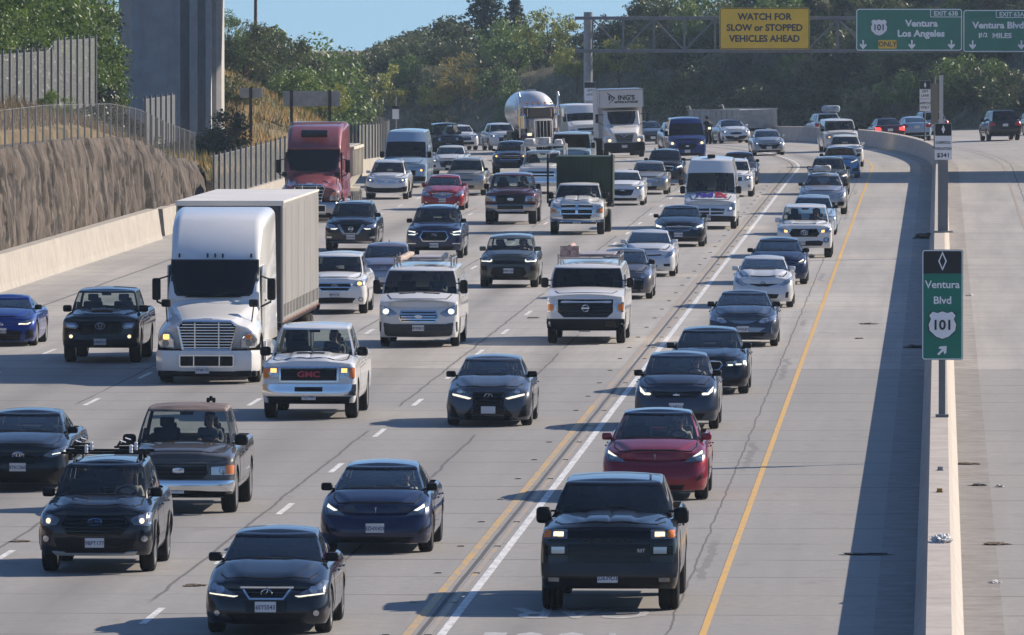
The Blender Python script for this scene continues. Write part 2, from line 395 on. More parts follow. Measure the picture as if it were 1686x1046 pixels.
# terrain on both sides of the road
def top_wall(s):
    return float(np.interp(s, [180, 299, 320, 345, 357, 371, 384, 392], [4.3, 4.17, 4.12, 3.85, 3.5, 2.75, 2.2, 1.2]))
def hill_cap(s):
    return float(np.interp(s, [560, 640, 700, 730, 748, 760, 775, 800, 900, 1050], [46, 40, 30, 18, 9.0, 4.6, 2.0, 1.0, .8, 0.3]))
def zland(s, b):
    n = noise.fractal(Vector((s*.05, b*.05, 3.1)), .8, 2.2, 5)
    if b < 0:
        d = -28.9-b; base = zroad(s, -28.6)
        wall = top_wall(s) if s < 392 else 0
        if d < (1.3 if s < 388 else .05): return base-.3
        if s < 392: z = wall-.25+min(d, 4)*.32+min(max(d-4, 0), 40)*.12
        else:
            k = sstep(392, 420, s); z = (min(wall, 2.2)*(1-k)+.5*k)+(min(d, 9)*(.10+.42*sstep(492, 545, s))+min(max(d-9, 0), 22)*.05-max(d-31, 0)*.06)*(1-.6*sstep(600, 720, s))
            z += base*k
        return z+n*min(.5, d*.08)
    d = b-26.4; base = zroad(s, 26)
    if d < .6: return base-.12
    z = base+d*.08+max(0, d-2.5)*.55; cap = hill_cap(s)
    z = min(z, cap+(z-cap)*(.08-.07*sstep(725, 750, s)) if z > cap else z)
    return z+n*min(1.6, d*.10)*(1-.7*sstep(730, 770, s))
def terrain(name, ss, bs, m):
    V, F = [], []
    for s in ss:
        for b in bs: p = P(s, b); V.append((p.x, p.y, zland(s, b)))
    n = len(bs)
    for i in range(len(ss)-1):
        for k in range(n-1): F.append((i*n+k, i*n+k+1, (i+1)*n+k+1, (i+1)*n+k))
    me = mesh_from(name, V, F, smooth=True); return link(name, me, m)
def soil(name, cols, sc=.35):
    m = mat(name, cols[1], .95); nt = m.node_tree; b = nt.nodes["Principled BSDF"]; tc = N(nt, "ShaderNodeTexCoord"); v = tc.outputs["Object"]
    nt.links.new(mixc(nt, ramp(nt, noise_(nt, v, sc*6, 8, .7), [(.35, 0), (.7, .6)]), ramp(nt, noise_(nt, v, sc, 6, .6), [(.35, cols[0]), (.5, cols[1]), (.66, cols[2])]), cols[3]), b.inputs["Base Color"])
    bp = N(nt, "ShaderNodeBump"); bp.inputs["Strength"].default_value = .9; bp.inputs["Distance"].default_value = .25
    nt.links.new(noise_(nt, v, sc*8, 8, .7), bp.inputs["Height"]); nt.links.new(bp.outputs[0], b.inputs["Normal"]); return m
SOIL_L = soil("dry_bank", [(.10, .085, .04), (.24, .17, .08), (.33, .24, .12), (.08, .07, .035)])
SOIL_R = soil("brush_slope", [(.075, .07, .04), (.15, .13, .075), (.28, .225, .155), (.06, .06, .034)])
sL = list(np.arange(150, 460, 6.0))+list(np.arange(460, 960, 8.0)); bL = [-28.9, -28.96]+list(-29-np.array([0.1, .5, 1, 1.6, 2.4, 3.2, 4.2, 5.5, 7, 9, 11, 13, 15, 18, 22, 27, 34, 44, 60, 90, 140.0]))
tag(terrain("hillside", sL, bL, SOIL_L), "dry grassy bank rising left of the freeway", "hillside", kind="structure")
sR = list(np.arange(200, 580, 20.0))+list(np.arange(580, 1050, 6.0)); bR = [26.2, 26.9, 27.5, 28.2, 29]+list(np.arange(30, 62, 1.6))+[66, 72, 80, 95, 120, 160, 230]
tag(terrain("hillside", sR, bR, SOIL_R), "steep brush covered hillside beyond the right roadway", "hillside", kind="structure")
bm = bmesh.new(); bmesh.ops.create_grid(bm, x_segments=8, y_segments=8, size=6000); 
for v in bm.verts: v.co.z = -12-.016*v.co.y
tag(obj("ground", bm, SOIL_R), kind="structure")
# concrete
def concrete(name, col, joint=6.0, vert=.5, stain=.4):
    m = mat(name, col, .85); nt = m.node_tree; b = nt.nodes["Principled BSDF"]; tc = N(nt, "ShaderNodeTexCoord"); v = tc.outputs["Object"]
    c = ramp(nt, noise_(nt, v, 1.4, 8, .7), [(.3, [x*.82 for x in col]), (.7, [min(1, x*1.12) for x in col])])
    c = mixc(nt, ramp(nt, noise_(nt, v, 1.6, 6, .7, 1, 1, .12), [(.5, 0), (.75, stain)]), c, (.16, .14, .12))
    nt.links.new(c, b.inputs["Base Color"]); bp = N(nt, "ShaderNodeBump"); bp.inputs["Strength"].default_value = .3; bp.inputs["Distance"].default_value = .02
    nt.links.new(noise_(nt, v, 9, 8, .7), bp.inputs["Height"]); nt.links.new(bp.outputs[0], b.inputs["Normal"]); return m
def add_joints(m, step):
    nt = m.node_tree; b = nt.nodes["Principled BSDF"]; tc = N(nt, "ShaderNodeTexCoord"); sp = N(nt, "ShaderNodeSeparateXYZ"); nt.links.new(tc.outputs["Object"], sp.inputs[0])
    f = node_math(nt, 'LESS_THAN', node_math(nt, 'FRACT', node_math(nt, 'DIVIDE', sp.outputs[1], step)), .03/step); src = b.inputs["Base Color"].links[0].from_socket
    nt.links.new(mixc(nt, node_math(nt, 'MULTIPLY', f, .8), src, (.06, .055, .05)), b.inputs["Base Color"])
CONC = concrete("barrier_concrete", (.42, .38, .34)); CONC2 = concrete("pier_concrete", (.43, .43, .43), stain=.25); CONC3 = concrete("parapet_concrete", (.36, .335, .30))
def extrude_profile(bm, ss, prof, mi=0, cap=True):
    # prof: closed outline [(b, z)] carried along the road
    rings = []
    for s in ss: rings.append([P(s, b, z) for b, z in (prof(s) if callable(prof) else prof)])
    loft(bm, rings, cap, mi)
BARH = .88
BAR = [(-.36, -.05), (-.36, .08), (-.25, .30), (-.17, BARH), (.17, BARH), (.25, .30), (.36, .08), (.36, -.05)]
add_joints(CONC, 6.1)
bm = bmesh.new(); seg = [s for s in SS if 80 <= s <= 860]; extrude_profile(bm, [80]+seg+[861], BAR)
mb = obj("median_barrier", bm, CONC); tag(mb, "long low concrete barrier dividing the two directions of traffic", "barrier")
# left: barrier foot, textured retaining wall, parapet with slatted fence
bm = bmesh.new(); extrude_profile(bm, list(np.arange(150, 353, 5.0))+[354], [(-28.95, -.05), (-28.35, -.05), (-28.42, .2), (-28.55, 1.1), (-28.95, 1.1)])
tag(obj("concrete_barrier", bm, CONC3), "pale concrete barrier at the foot of the textured retaining wall", "barrier")
bm = bmesh.new(); extrude_profile(bm, [358, 362, 370, 378, 383], [(-29.3, -.05), (-28.6, -.05), (-28.7, 1.0), (-29.3, 1.0)])
tag(obj("concrete_barrier", bm, CONC3), "short concrete barrier piece past the gap, under the wall's far end", "barrier")
def rockwall():
    m = mat("carved_wall", (.2, .17, .145), .9); nt = m.node_tree; b = nt.nodes["Principled BSDF"]; tc = N(nt, "ShaderNodeTexCoord"); v = tc.outputs["Object"]
    c = ramp(nt, noise_(nt, v, 1.3, 8, .7, 1, 1, .25), [(.3, (.05, .04, .034)), (.55, (.105, .084, .07)), (.75, (.18, .148, .125))])
    w = N(nt, "ShaderNodeTexVoronoi", feature='DISTANCE_TO_EDGE'); w.inputs["Scale"].default_value = 1.0; mp = N(nt, "ShaderNodeMapping"); mp.inputs["Scale"].default_value = (.9, .9, .26)
    no = N(nt, "ShaderNodeTexNoise"); no.inputs["Scale"].default_value = 1.6; no.inputs["Detail"].default_value = 5; nt.links.new(v, no.inputs["Vector"]); vm = N(nt, "ShaderNodeVectorMath", operation='MULTIPLY_ADD'); vm.inputs[1].default_value = (.9, .9, .9); nt.links.new(no.outputs["Color"], vm.inputs[0]); nt.links.new(v, vm.inputs[2]); nt.links.new(vm.outputs[0], mp.inputs[0]); nt.links.new(mp.outputs[0], w.inputs["Vector"])
    cr = ramp(nt, w.outputs["Distance"], [(.0, .95), (.05, .85), (.12, 0)]); cr = node_math(nt, 'MULTIPLY', cr, ramp(nt, noise_(nt, v, .5, 3), [(.38, 0), (.5, 1)])); c = mixc(nt, cr, c, (.014, .012, .011)); nt.links.new(c, b.inputs["Base Color"])
    bp = N(nt, "ShaderNodeBump"); bp.inputs["Strength"].default_value = .8; bp.inputs["Distance"].default_value = .15
    nt.links.new(noise_(nt, v, 2.2, 8, .7, 1, 1, .3), bp.inputs["Height"]); nt.links.new(bp.outputs[0], b.inputs["Normal"]); return m
V, F = [], []; ss = np.concatenate([np.arange(130, 285, .5), np.arange(285, 385.1, .17)]); nr = 20
for s in ss:
    zt = top_wall(s)
    for k in range(nr):
        t = k/(nr-1); z = .2+(zt-.2)*t
        q = Vector((s*.75+.35*noise.noise(Vector((s*.4, z*.5, 9))), z*.11+.25*noise.noise(Vector((s*.7, z*.3, 4))), 0)); ds_, ps_ = noise.voronoi(q)
        q2 = Vector((s*1.9+.3*noise.noise(Vector((s, z*.8, 2))), z*.36, 3)); d2, p2 = noise.voronoi(q2)
        r = .09*noise.cell(ps_[0]*7.3)-.24*max(0, 1-(ds_[1]-ds_[0])/.09)+.05*noise.cell(p2[0]*5.1)-.12*max(0, 1-(d2[1]-d2[0])/.10)+.20*noise.fractal(Vector((s*.35, z*.2, 0)), .8, 2.1, 3)+.05*noise.noise(Vector((s*4.1, z*2.2, 5)))
        b = -29.05+r*(1 if 0 < k < nr-1 else .7)-.25*t*t-.12*math.sin(min(1, max(0, (t-.85)/.15))*math.pi/2)
        p = P(s, b); V.append((p.x, p.y, z+(.14*noise.noise(Vector((s*.9, 1, 1))) if k == nr-1 else 0)))
    p = P(s, -30.6); V.append((p.x, p.y, zt-.05))
n = nr+1
for i in range(len(ss)-1):
    for k in range(n-1): F.append((i*n+k, i*n+k+1, (i+1)*n+k+1, (i+1)*n+k))
F.append([(len(ss)-1)*n+k for k in range(n)])
me = mesh_from("retaining_wall", V, F, smooth=True); me.polygons[len(F)-1].use_smooth = False
bm = bmesh.new(); bm.from_mesh(me); bmesh.ops.recalc_face_normals(bm, faces=bm.faces); bm.to_mesh(me); bm.free()
tag(link("retaining_wall", me, rockwall()), "brown retaining wall carved like vertical rock beside the left shoulder", "wall")
bm = bmesh.new(); fs = list(np.arange(384, 556, 4.0)); extrude_profile(bm, fs, [(-29.1, -.3), (-28.5, -.3), (-28.6, .8), (-29.0, .8)])
par = obj("parapet_wall", bm, CONC3); tag(par, "concrete parapet carrying the grey slatted fence along the left curve", "wall")
SLAT = mat("slat_grey", (.21, .22, .225), .55, .3, var=.15); POST = mat("galvanised", (.19, .20, .21), .65, .3)
def slat_fence(name, label, s0, s1, b, z0, z1, step, slat=.16):
    root = empty(name, P(s0, b), 0, label, "fence"); inv_ = Matrix.Translation(-root.location)
    bm = bmesh.new(); s = s0; k = 0
    while s < s1:
        za, zb = (z0(s), z1(s)); a, c = P(s, b), P(min(s1, s+slat*.82), b); off = .012*(k % 2)
        d = (c-a).normalized(); nx = Vector((d.y, -d.x, 0))*.012; a = a+nx*(k % 2); c = c+nx*(k % 2)
        vs_ = [bm.verts.new(inv_ @ Vector((p.x, p.y, p.z+z))) for p, z in ((a, za), (c, za), (c, zb), (a, zb))]; bm.faces.new(vs_); s += slat; k += 1
    obj("slat_panel", bm, SLAT, root)
    s = s0
    while s <= s1+.01:
        bm = bmesh.new(); p = inv_ @ P(s, b+.05); tube(bm, [p+Vector((0, 0, z0(s)-.1)), p+Vector((0, 0, z1(s)+.12))], .045, 8); obj("post", bm, POST, root); s += step
    bm = bmesh.new(); q = [s for s in np.arange(s0, s1+.01, 3.0)]
    for f in (.97,): tube(bm, [inv_ @ P(s, b-.07, z0(s)+(z1(s)-z0(s))*f) for s in q], .025, 6)
    obj("rail", bm, POST, root); return root
slat_fence("slat_fence", "grey slatted fence on the parapet following the left curve", 384, 552, -28.8, lambda s: .78, lambda s: 2.5, 3.0, .14)
zl = lambda s, b: zland(s, b)-zroad(s, b)
slat_fence("slat_fence", "tall grey slatted screen above the brown carved wall", 338, 379, -33.0, lambda s: 4.55, lambda s: 6.85 if s < 361 else 7.2, 2.7, .10)
slat_fence("slat_fence", "short grey slatted screen piece between ivy and bridge pier", 396, 412, -32.5, lambda s: 2.6, lambda s: 4.6, 2.7, .10)
def wire(name):
    m = bpy.data.materials.new(name); m.use_nodes = True; nt = m.node_tree; b = nt.nodes["Principled BSDF"]; out = nt.nodes["Material Output"]
    b.inputs["Base Color"].default_value = (.16, .16, .16, 1); b.inputs["Metallic"].default_value = .2; b.inputs["Roughness"].default_value = .5
    tc = N(nt, "ShaderNodeTexCoord"); sp = N(nt, "ShaderNodeSeparateXYZ"); nt.links.new(tc.outputs["UV"], sp.inputs[0])
    fs_ = []
    for op in ('ADD', 'SUBTRACT'):
        w = node_math(nt, 'FRACT', node_math(nt, 'MULTIPLY', node_math(nt, op, sp.outputs[0], sp.outputs[1]), 9.0)); fs_.append(node_math(nt, 'LESS_THAN', w, .07))
    f = node_math(nt, 'MAXIMUM', fs_[0], fs_[1]); tr = N(nt, "ShaderNodeBsdfTransparent"); mx = N(nt, "ShaderNodeMixShader")
    nt.links.new(f, mx.inputs[0]); nt.links.new(tr.outputs[0], mx.inputs[1]); nt.links.new(b.outputs[0], mx.inputs[2]); nt.links.new(mx.outputs[0], out.inputs[0]); return m
WIRE = wire("chain_link")
def chain_fence(label, ss, b, z0, h, step_posts=1):
    root = empty("chain_link_fence", P(ss[0], b), 0, label, "fence"); inv_ = Matrix.Translation(-root.location)
    V, F, UV = [], [], []
    for i, s in enumerate(ss):
        p = inv_ @ P(s, b); V += [(p.x, p.y, z0(s)-root.location.z), (p.x, p.y, z0(s)+h-root.location.z)]; UV += [(s, 0), (s, h)]
        if i: F.append((2*i-2, 2*i, 2*i+1, 2*i-1))
    me = mesh_from("wire_mesh", V, F); ul = me.uv_layers.new(name="UVMap")
    for p in me.polygons:
        for li in p.loop_indices: ul.data[li].uv = UV[me.loops[li].vertex_index]
    link("wire_mesh", me, WIRE, root)
    for s in ss[::step_posts]:
        bm = bmesh.new(); p = inv_ @ P(s, b); zz = z0(s)-root.location.z; tube(bm, [Vector((p.x, p.y, zz-.2)), Vector((p.x, p.y, zz+h+.04))], .035, 6); obj("post", bm, POST, root)
    bm = bmesh.new()
    for f in (1.0,): tube(bm, [Vector(((inv_ @ P(s, b)).x, (inv_ @ P(s, b)).y, z0(s)+h*f-root.location.z)) for s in ss], .008, 4)
    obj("rail", bm, POST, root); return root
chain_fence("chain link fence with many posts along the top of the carved wall", list(np.arange(285, 386, 2.6)), -29.5, lambda s: top_wall(s)-.05, 1.25)
chain_fence("far chain link fence on the crest of the grassy bank", list(np.arange(470, 560, 6.0)), -41, lambda s: zland(s, -41), 1.6)
# overpass bridge high above: one pier stands in the picture, the deck throws the band of shade
br = empty("overpass_bridge", (-17.0, 487, 0), 0, "massive fluted concrete pier of the overpass bridge left of the road", "bridge")
bm = bmesh.new(); x0, x1, yf = -2.62, 2.5, -3.0
plan_ = [(x0, 1.5), (x0, yf+1.0), (x0+.7, yf), (x0+3.1, yf), (x0+3.12, yf+.8), (x0+3.5, yf+.8), (x0+3.55, yf+.25), (x0+3.95, yf+.25), (x0+4.0, yf+.85), (x0+4.3, yf+.85), (x0+4.35, yf+.4), (x0+4.62, yf+.4), (x0+4.66, yf+1.0), (x1-.25, yf+1.0), (x1, yf+1.25), (x1, 3), (x0+1, 3)]
loft(bm, [[Vector((x, y, z)) for x, y in plan_] for z in (-3, 4, 10, 20)]); obj("pier", bm, CONC2, br)
bm = bmesh.new(); loft(bm, [[Vector((x, y, z)) for y, z in ((-14, 21.6), (-10.5, 20.0), (8.5, 20.0), (12, 21.6), (12, 22.1), (-14, 22.1))] for x in (-260, -100, 0, 100, 200, 330)]); obj("deck", bm, CONC2, br)
bm = bmesh.new()
for y in (-13.8, 11.8): bx(bm, (30, y, 22.55), (590, .25, .9))
obj("parapet", bm, CONC2, br)
# ------------------------------------------------------------------ gantry and signs
GREEN = mat("sign_green", (.004, .19, .125), .45, var=.12, vs_=.8); YEL = mat("sign_yellow", (.85, .52, .02), .5, var=.08, vs_=.7); SIGNBACK = mat("sign_back", (.42, .44, .46), .6, .2, var=.2)
def rpanel(bm, w, h, r, t, y=0, mi=0, cx=0, cz=0):
    pts = rrect(w, h, r, 5); loft(bm, [[Vector((cx+x, y-t, cz+z)) for x, z in pts], [Vector((cx+x, y, cz+z)) for x, z in pts]], True, mi)
def frame_(bm, w, h, r, wd, y, mi=0, cx=0, cz=0):
    a, b = rrect(w, h, r, 5), rrect(w-2*wd, h-2*wd, max(.01, r-wd), 5); n0 = len(bm.faces)
    A = [bm.verts.new((cx+x, y, cz+z)) for x, z in a]; B = [bm.verts.new((cx+x, y, cz+z)) for x, z in b]
    for k in range(len(A)): bm.faces.new((A[k], A[(k+1) % len(A)], B[(k+1) % len(A)], B[k]))
    _mi(bm, n0, mi)
def flat(name, polys, y, m, parent):
    bm = bmesh.new()
    for p in polys:
        vs_ = [bm.verts.new((x, y, z)) for x, z in p]; es = [bm.edges.new((vs_[i], vs_[(i+1) % len(vs_)])) for i in range(len(vs_))]
        bmesh.ops.triangle_fill(bm, edges=es, use_beauty=True)
    return obj(name, bm, m, parent)
def tx(s, size, x, y, z, m, parent, sx=1.0, bold=.004, name="lettering"):
    return text(s, size, Matrix.Translation((x, y, z)) @ FACE_CAM, m, parent, name, bold=bold, ext=.003, sx=sx)
def shield(parent, cx, cz, w, y):
    h = w*.98; pts = [(0, -.5), (-.22, -.42), (-.45, -.2), (-.48, .02), (-.40, .2), (-.46, .34), (-.34, .47), (-.17, .42), (0, .48)]
    full = pts+[(-x, z) for x, z in pts[-2:0:-1]]
    flat("shield", [[(cx+x*w*1.08, cz+z*h*1.06) for x, z in full]], y, INK, parent); flat("shield", [[(cx+x*w, cz+z*h) for x, z in full]], y-.006, WHITE, parent)
    tx("101", w*.48, cx, y-.012, cz-.02*w, INK, parent, bold=w*.012)
def darrow(parent, cx, cz, h, y, ang=0):
    pts = [(-.09, .5), (.09, .5), (.09, -.02), (.36, .12), (.36, -.10), (0, -.5), (-.36, -.10), (-.36, .12), (-.09, -.02)]; c_, s_ = math.cos(ang), math.sin(ang)
    flat("arrow", [[(cx+h*(x*c_-z*s_), cz+h*(x*s_+z*c_)) for x, z in pts]], y, WHITE, parent)
sg = min(np.arange(560, 760, .5), key=lambda s: abs(843+P(s, 0).x/P(s, 0).y*FPX-968)); pg = P(sg, 0); YG = pg.y; KG = FPX/YG
gz = lambda y: CAM_H-(y+30)/KG
gx = lambda x: (x-843)/KG
g = empty("sign_gantry", (pg.x, pg.y, pg.z), 0, "steel truss gantry on a tall post spanning the right roadway", "gantry"); GO = Vector(g.location)
GM = mat("gantry_steel", (.17, .18, .19), .6, .4, var=.15); GPOST = mat("gantry_post", (.26, .28, .30), .5, .5, var=.15)
bm = bmesh.new(); tube(bm, [(0, 0, 0), (0, 0, gz(20)-GO.z)], .30, 16); bx(bm, (0, 0, .3), (1.0, 1.0, .6), .05); obj("post", bm, GPOST, g)
bm = bmesh.new(); tube(bm, [(gx(1790)-GO.x, 0, -.3), (gx(1790)-GO.x, 0, gz(20)-GO.z)], .30, 16); obj("post", bm, GM, g)
zt, zb, X1 = gz(30)-GO.z, gz(84)-GO.z, gx(1790)-GO.x
bm = bmesh.new()
for y in (-.75, .75):
    for z in (zt, zb): bx(bm, (X1/2-.2, y, z), (X1+1.4, .22, .22), .02)
obj("chord", bm, GM, g)
bm = bmesh.new(); n = 16
for k in range(n+1):
    x = .3+(X1-.6)*k/n
    for y in (-.75, .75):
        bx(bm, (x, y, (zt+zb)/2), (.12, .10, zt-zb-.22))
        if k < n:
            xa, xb = x+.06, x+(X1-.6)/n-.06; za, zc = (zb+.1, zt-.1) if k % 2 else (zt-.1, zb+.1); tube(bm, [(xa, y, za), (xb, y, zc)], .06, 6)
    tube(bm, [(x, -.7, zt), (x, .7, zt)], .05, 6); tube(bm, [(x, -.7, zb), (x, .7, zb)], .05, 6)
obj("lattice", bm, GM, g)
def big_sign(name, label, px0, px1, py0, py1, m, edge, cat="road sign", Y=None, r=.18, bw=.06):
    w, h = (px1-px0)/KG, (py1-py0)/KG; cx, cz = gx((px0+px1)/2), gz((py0+py1)/2)
    o = empty(name, (cx, YG-1.0, cz), 0, label, cat); bm = bmesh.new(); rpanel(bm, w, h, r, .08); pn = obj("panel", bm, [m], o)
    bm = bmesh.new(); frame_(bm, w-.06, h-.06, r, bw, -.086); obj("border", bm, edge, o)
    bm = bmesh.new()
    for x in np.linspace(-w*.35, w*.35, 3): bx(bm, (x, .13, 0), (.12, .22, h*.9))
    obj("bracket", bm, GM, o); return o, w, h
o, w, h = big_sign("warning_sign", "yellow overhead sign reading WATCH FOR SLOW or STOPPED VEHICLES AHEAD", 1184, 1332, 13, 81, YEL, INK, bw=.04)
for t, z in (("WATCH FOR", .62), ("SLOW or STOPPED", -.12), ("VEHICLES AHEAD", -.86)): tx(t, .62, 0, -.088, z+.16, INK, o, sx=.98, bold=.022)
o, w, h = big_sign("guide_sign", "green overhead sign to Ventura and Los Angeles with a yellow ONLY panel", 1408, 1583, 14, 84, GREEN, WHITE)
shield(o, (1446-1495.5)/KG, (49-45)/KG, 1.15, -.09)
tx("Ventura", .62, (1516-1495.5)/KG, -.088, (49-39)/KG, WHITE, o, sx=1.08, bold=.024); tx("Los Angeles", .62, (1515-1495.5)/KG, -.088, (49-55.5)/KG, WHITE, o, sx=1.06, bold=.024)
for x in (1420, 1500, 1565): darrow(o, (x-1495.5)/KG, (49-73.5)/KG, .62, -.09)
bm = bmesh.new(); rpanel(bm, 30/KG, 14/KG, .05, .02, -.082, cx=(1460-1495.5)/KG, cz=(49-73)/KG); yo = obj("only_panel", bm, YEL, o); tx("ONLY", .46, (1460-1495.5)/KG, -.106, (49-73)/KG, INK, yo, sx=1.0, bold=.01)
bm = bmesh.new(); frame_(bm, 52/KG, 13/KG, .08, .045, -.089, cx=(1556-1495.5)/KG, cz=(49-22)/KG); obj("exit_tab", bm, WHITE, o); tx("EXIT 63B", .42, (1556-1495.5)/KG, -.09, (49-22.5)/KG, WHITE, o, bold=.008)
o, w, h = big_sign("guide_sign", "green overhead sign for Ventura Blvd cut by the right edge of the picture", 1584, 1706, 16, 86, GREEN, WHITE)
tx("Ventura Blvd", .60, (1642-1645)/KG, -.088, (51-42)/KG, WHITE, o, sx=1.1, bold=.024); tx("1     MILES", .46, (1636-1645)/KG, -.088, (51-59)/KG, WHITE, o, sx=1.15, bold=.018)
tx("1/2", .40, (1618-1645)/KG, -.088, (51-58)/KG, WHITE, o, bold=.012)
for x in (1600, 1680): darrow(o, (x-1645)/KG, (51-74)/KG, .62, -.09)
bm = bmesh.new(); frame_(bm, 52/KG, 13/KG, .08, .045, -.089, cx=(1664-1645)/KG, cz=(51-23)/KG); obj("exit_tab", bm, WHITE, o); tx("EXIT 63A", .42, (1664-1645)/KG, -.09, (51-24)/KG, WHITE, o, bold=.008)
def at_barrier(px, s_hint):
    return min(np.arange(s_hint-60, s_hint+60, .25), key=lambda s: abs(843+P(s, 0).x/P(s, 0).y*FPX-px))
def sign_pole(name, label, s, b, px0, px1, py0, py1, zpost, postw=.09, base_z=BARH, round_post=True, posty=.06):
    p = P(s, b); K = FPX/p.y; w, h = (px1-px0)/K, (py1-py0)/K; cz = CAM_H-((py0+py1)/2+30)/K; cx = ((px0+px1)/2-843)/K-p.x
    o = empty(name, (p.x, p.y, p.z+base_z), 0, label, "road sign"); oz = p.z+base_z; bm = bmesh.new()
    top = zpost-oz
    if round_post: tube(bm, [(cx, posty, -.05), (cx, posty, top)], postw/2, 10)
    else: bx(bm, (cx, posty+postw*.3, top/2), (postw, postw*.6, top), .01)
    bx(bm, (cx, posty, .03), (postw*1.9, postw*1.9, .05)); obj("post", bm, POST, o)
    return o, w, h, cx, cz-oz, K
o, w, h, cx, cz, K = sign_pole("guide_sign", "green median sign for Ventura Blvd 101 with black diamond header", 190, 0.03, 1518, 1586, 411, 593, 2.5, .13, round_post=False)
bm = bmesh.new(); rpanel(bm, w, h, .05, .02, 0, cx=cx, cz=cz); pn = obj("panel", bm, GREEN, o)
bm = bmesh.new(); rpanel(bm, w-.03, 38/K, .03, .006, -.021, cx=cx, cz=cz+h/2-20.5/K); hd = obj("header_panel", bm, INK, o)
bm = bmesh.new(); frame_(bm, w-.02, h-.02, .05, .018, -.0285, cx=cx, cz=cz); obj("border", bm, WHITE, o)
dd = lambda a, b, y, c_, z_: flat("diamond", [[(c_, z_+b), (c_-a, z_), (c_, z_-b)], [(c_, z_+b), (c_, z_-b), (c_+a, z_)]], y, WHITE, o)
dd(.085, .19, -.0292, cx, cz+(502-430)/K); flat("diamond", [[(cx, cz+(502-430)/K+.135), (cx-.055, cz+(502-430)/K), (cx, cz+(502-430)/K-.135)], [(cx, cz+(502-430)/K+.135), (cx, cz+(502-430)/K-.135), (cx+.055, cz+(502-430)/K)]], -.033, INK, o)
tx("Ventura", .205, cx, -.025, cz+(502-469)/K, WHITE, o, sx=1.02, bold=.004); tx("Blvd", .205, cx, -.025, cz+(502-495)/K, WHITE, o, sx=1.02, bold=.004); shield(o, cx, cz+(502-535)/K, .56, -.025); darrow(o, cx, cz+(502-577)/K, .24, -.025, R(135))
o, w, h, cx, cz, K = sign_pole("regulatory_sign", "white CARPOOL VIOLATION $341 sign with black diamond header on the median", 330, 0.0, 1539, 1567, 203, 263, 3.5, .34, round_post=False)
bm = bmesh.new(); rpanel(bm, w, h, .02, .02, 0, cx=cx, cz=cz); obj("panel", bm, WHITE, o); bm = bmesh.new(); rpanel(bm, w-.02, 20/K, .02, .006, -.021, cx=cx, cz=cz+h/2-10.5/K); obj("header_panel", bm, INK, o); dd(.06, .15, -.030, cx, cz+(233-213)/K)
tx("CARPOOL", .125, cx, -.025, cz-2/K, INK, o, sx=.9, bold=.003); tx("VIOLATION", .125, cx, -.025, cz-12/K, INK, o, sx=.86, bold=.003); tx("$341", .20, cx, -.025, cz-23/K, INK, o, sx=1.1, bold=.004)
def carpool(label, s, b, px0, px1, py0, py1, zp, base=BARH):
    o, w, h, cx, cz, K = sign_pole("regulatory_sign", label, s, b, px0, px1, py0, py1, zp, .08, base)
    bm = bmesh.new(); rpanel(bm, w, h, .02, .02, 0, cx=cx, cz=cz); obj("panel", bm, WHITE, o); bm = bmesh.new(); rpanel(bm, w-.01, h*.27, .02, .006, -.021, cx=cx, cz=cz+h*.36); obj("header_panel", bm, INK, o); dd_ = flat("diamond", [[(cx, cz+h*.46), (cx-w*.12, cz+h*.36), (cx, cz+h*.26)], [(cx, cz+h*.46), (cx, cz+h*.26), (cx+w*.12, cz+h*.36)]], -.030, WHITE, o)
    for t, z in (("LEFT", .15), ("LANE", .01), ("CARPOOL", -.24), ("ONLY", -.38)): tx(t, h*.115, cx, -.025, cz+h*z, INK, o, bold=.003, sx=.9)
    bm = bmesh.new(); bx(bm, (cx, -.023, cz-h*.1), (w*.9, .004, .015)); obj("divider", bm, INK, o)
carpool("white LEFT LANE CARPOOL ONLY sign on a thin pole where the median bends", at_barrier(1523, 520), 0, 1514, 1532, 133, 183, 4.1)
pp = P(sg, 0); o, w, h, cx, cz, K = sign_pole("regulatory_sign", "white LEFT LANE CARPOOL ONLY sign strapped to the gantry post", sg-.6, 0, 962, 980, 135, 182, 4.6, .06, .6)
bm = bmesh.new(); rpanel(bm, w, h, .02, .02, 0, cx=cx, cz=cz); obj("panel", bm, WHITE, o); bm = bmesh.new(); rpanel(bm, w-.01, h*.2, .02, .006, -.021, cx=cx, cz=cz+h*.39); obj("header_panel", bm, INK, o)
for t, z in (("LEFT", .2), ("LANE", .06), ("CARPOOL", -.2), ("ONLY", -.34)): tx(t, h*.11, cx, -.025, cz+h*z, INK, o, bold=.003, sx=.85)
o, w, h, cx, cz, K = sign_pole("sign_post", "tan backed sign board beside a bright steel post on the median", at_barrier(1545, 470), 0.1, 1533, 1545, 138, 205, 4.5, .12); bm = bmesh.new(); bx(bm, (cx, 0, cz), (w, .03, h), .01); obj("panel", bm, mat("tan_board", (.24, .21, .17), .7), o); bm = bmesh.new(); bx(bm, (cx+.33, .02, (4.4-o.location.z)/2+.1), (.2, .12, 4.4-o.location.z+.2), .01); obj("post", bm, mat("bright_steel", (.6, .58, .55), .4, .6), o)
o, w, h, cx, cz, K = sign_pole("regulatory_sign", "small white sign at the far end of the slatted fence", 551, -28.4, 646, 657, 174, 196, 2.9, .1, 0.0); bm = bmesh.new(); rpanel(bm, w, h, .02, .02, 0, cx=cx, cz=cz); obj("panel", bm, WHITE, o); bm = bmesh.new(); rpanel(bm, w, h*.25, .02, .006, -.021, cx=cx, cz=cz+h*.37); obj("header_panel", bm, INK, o)
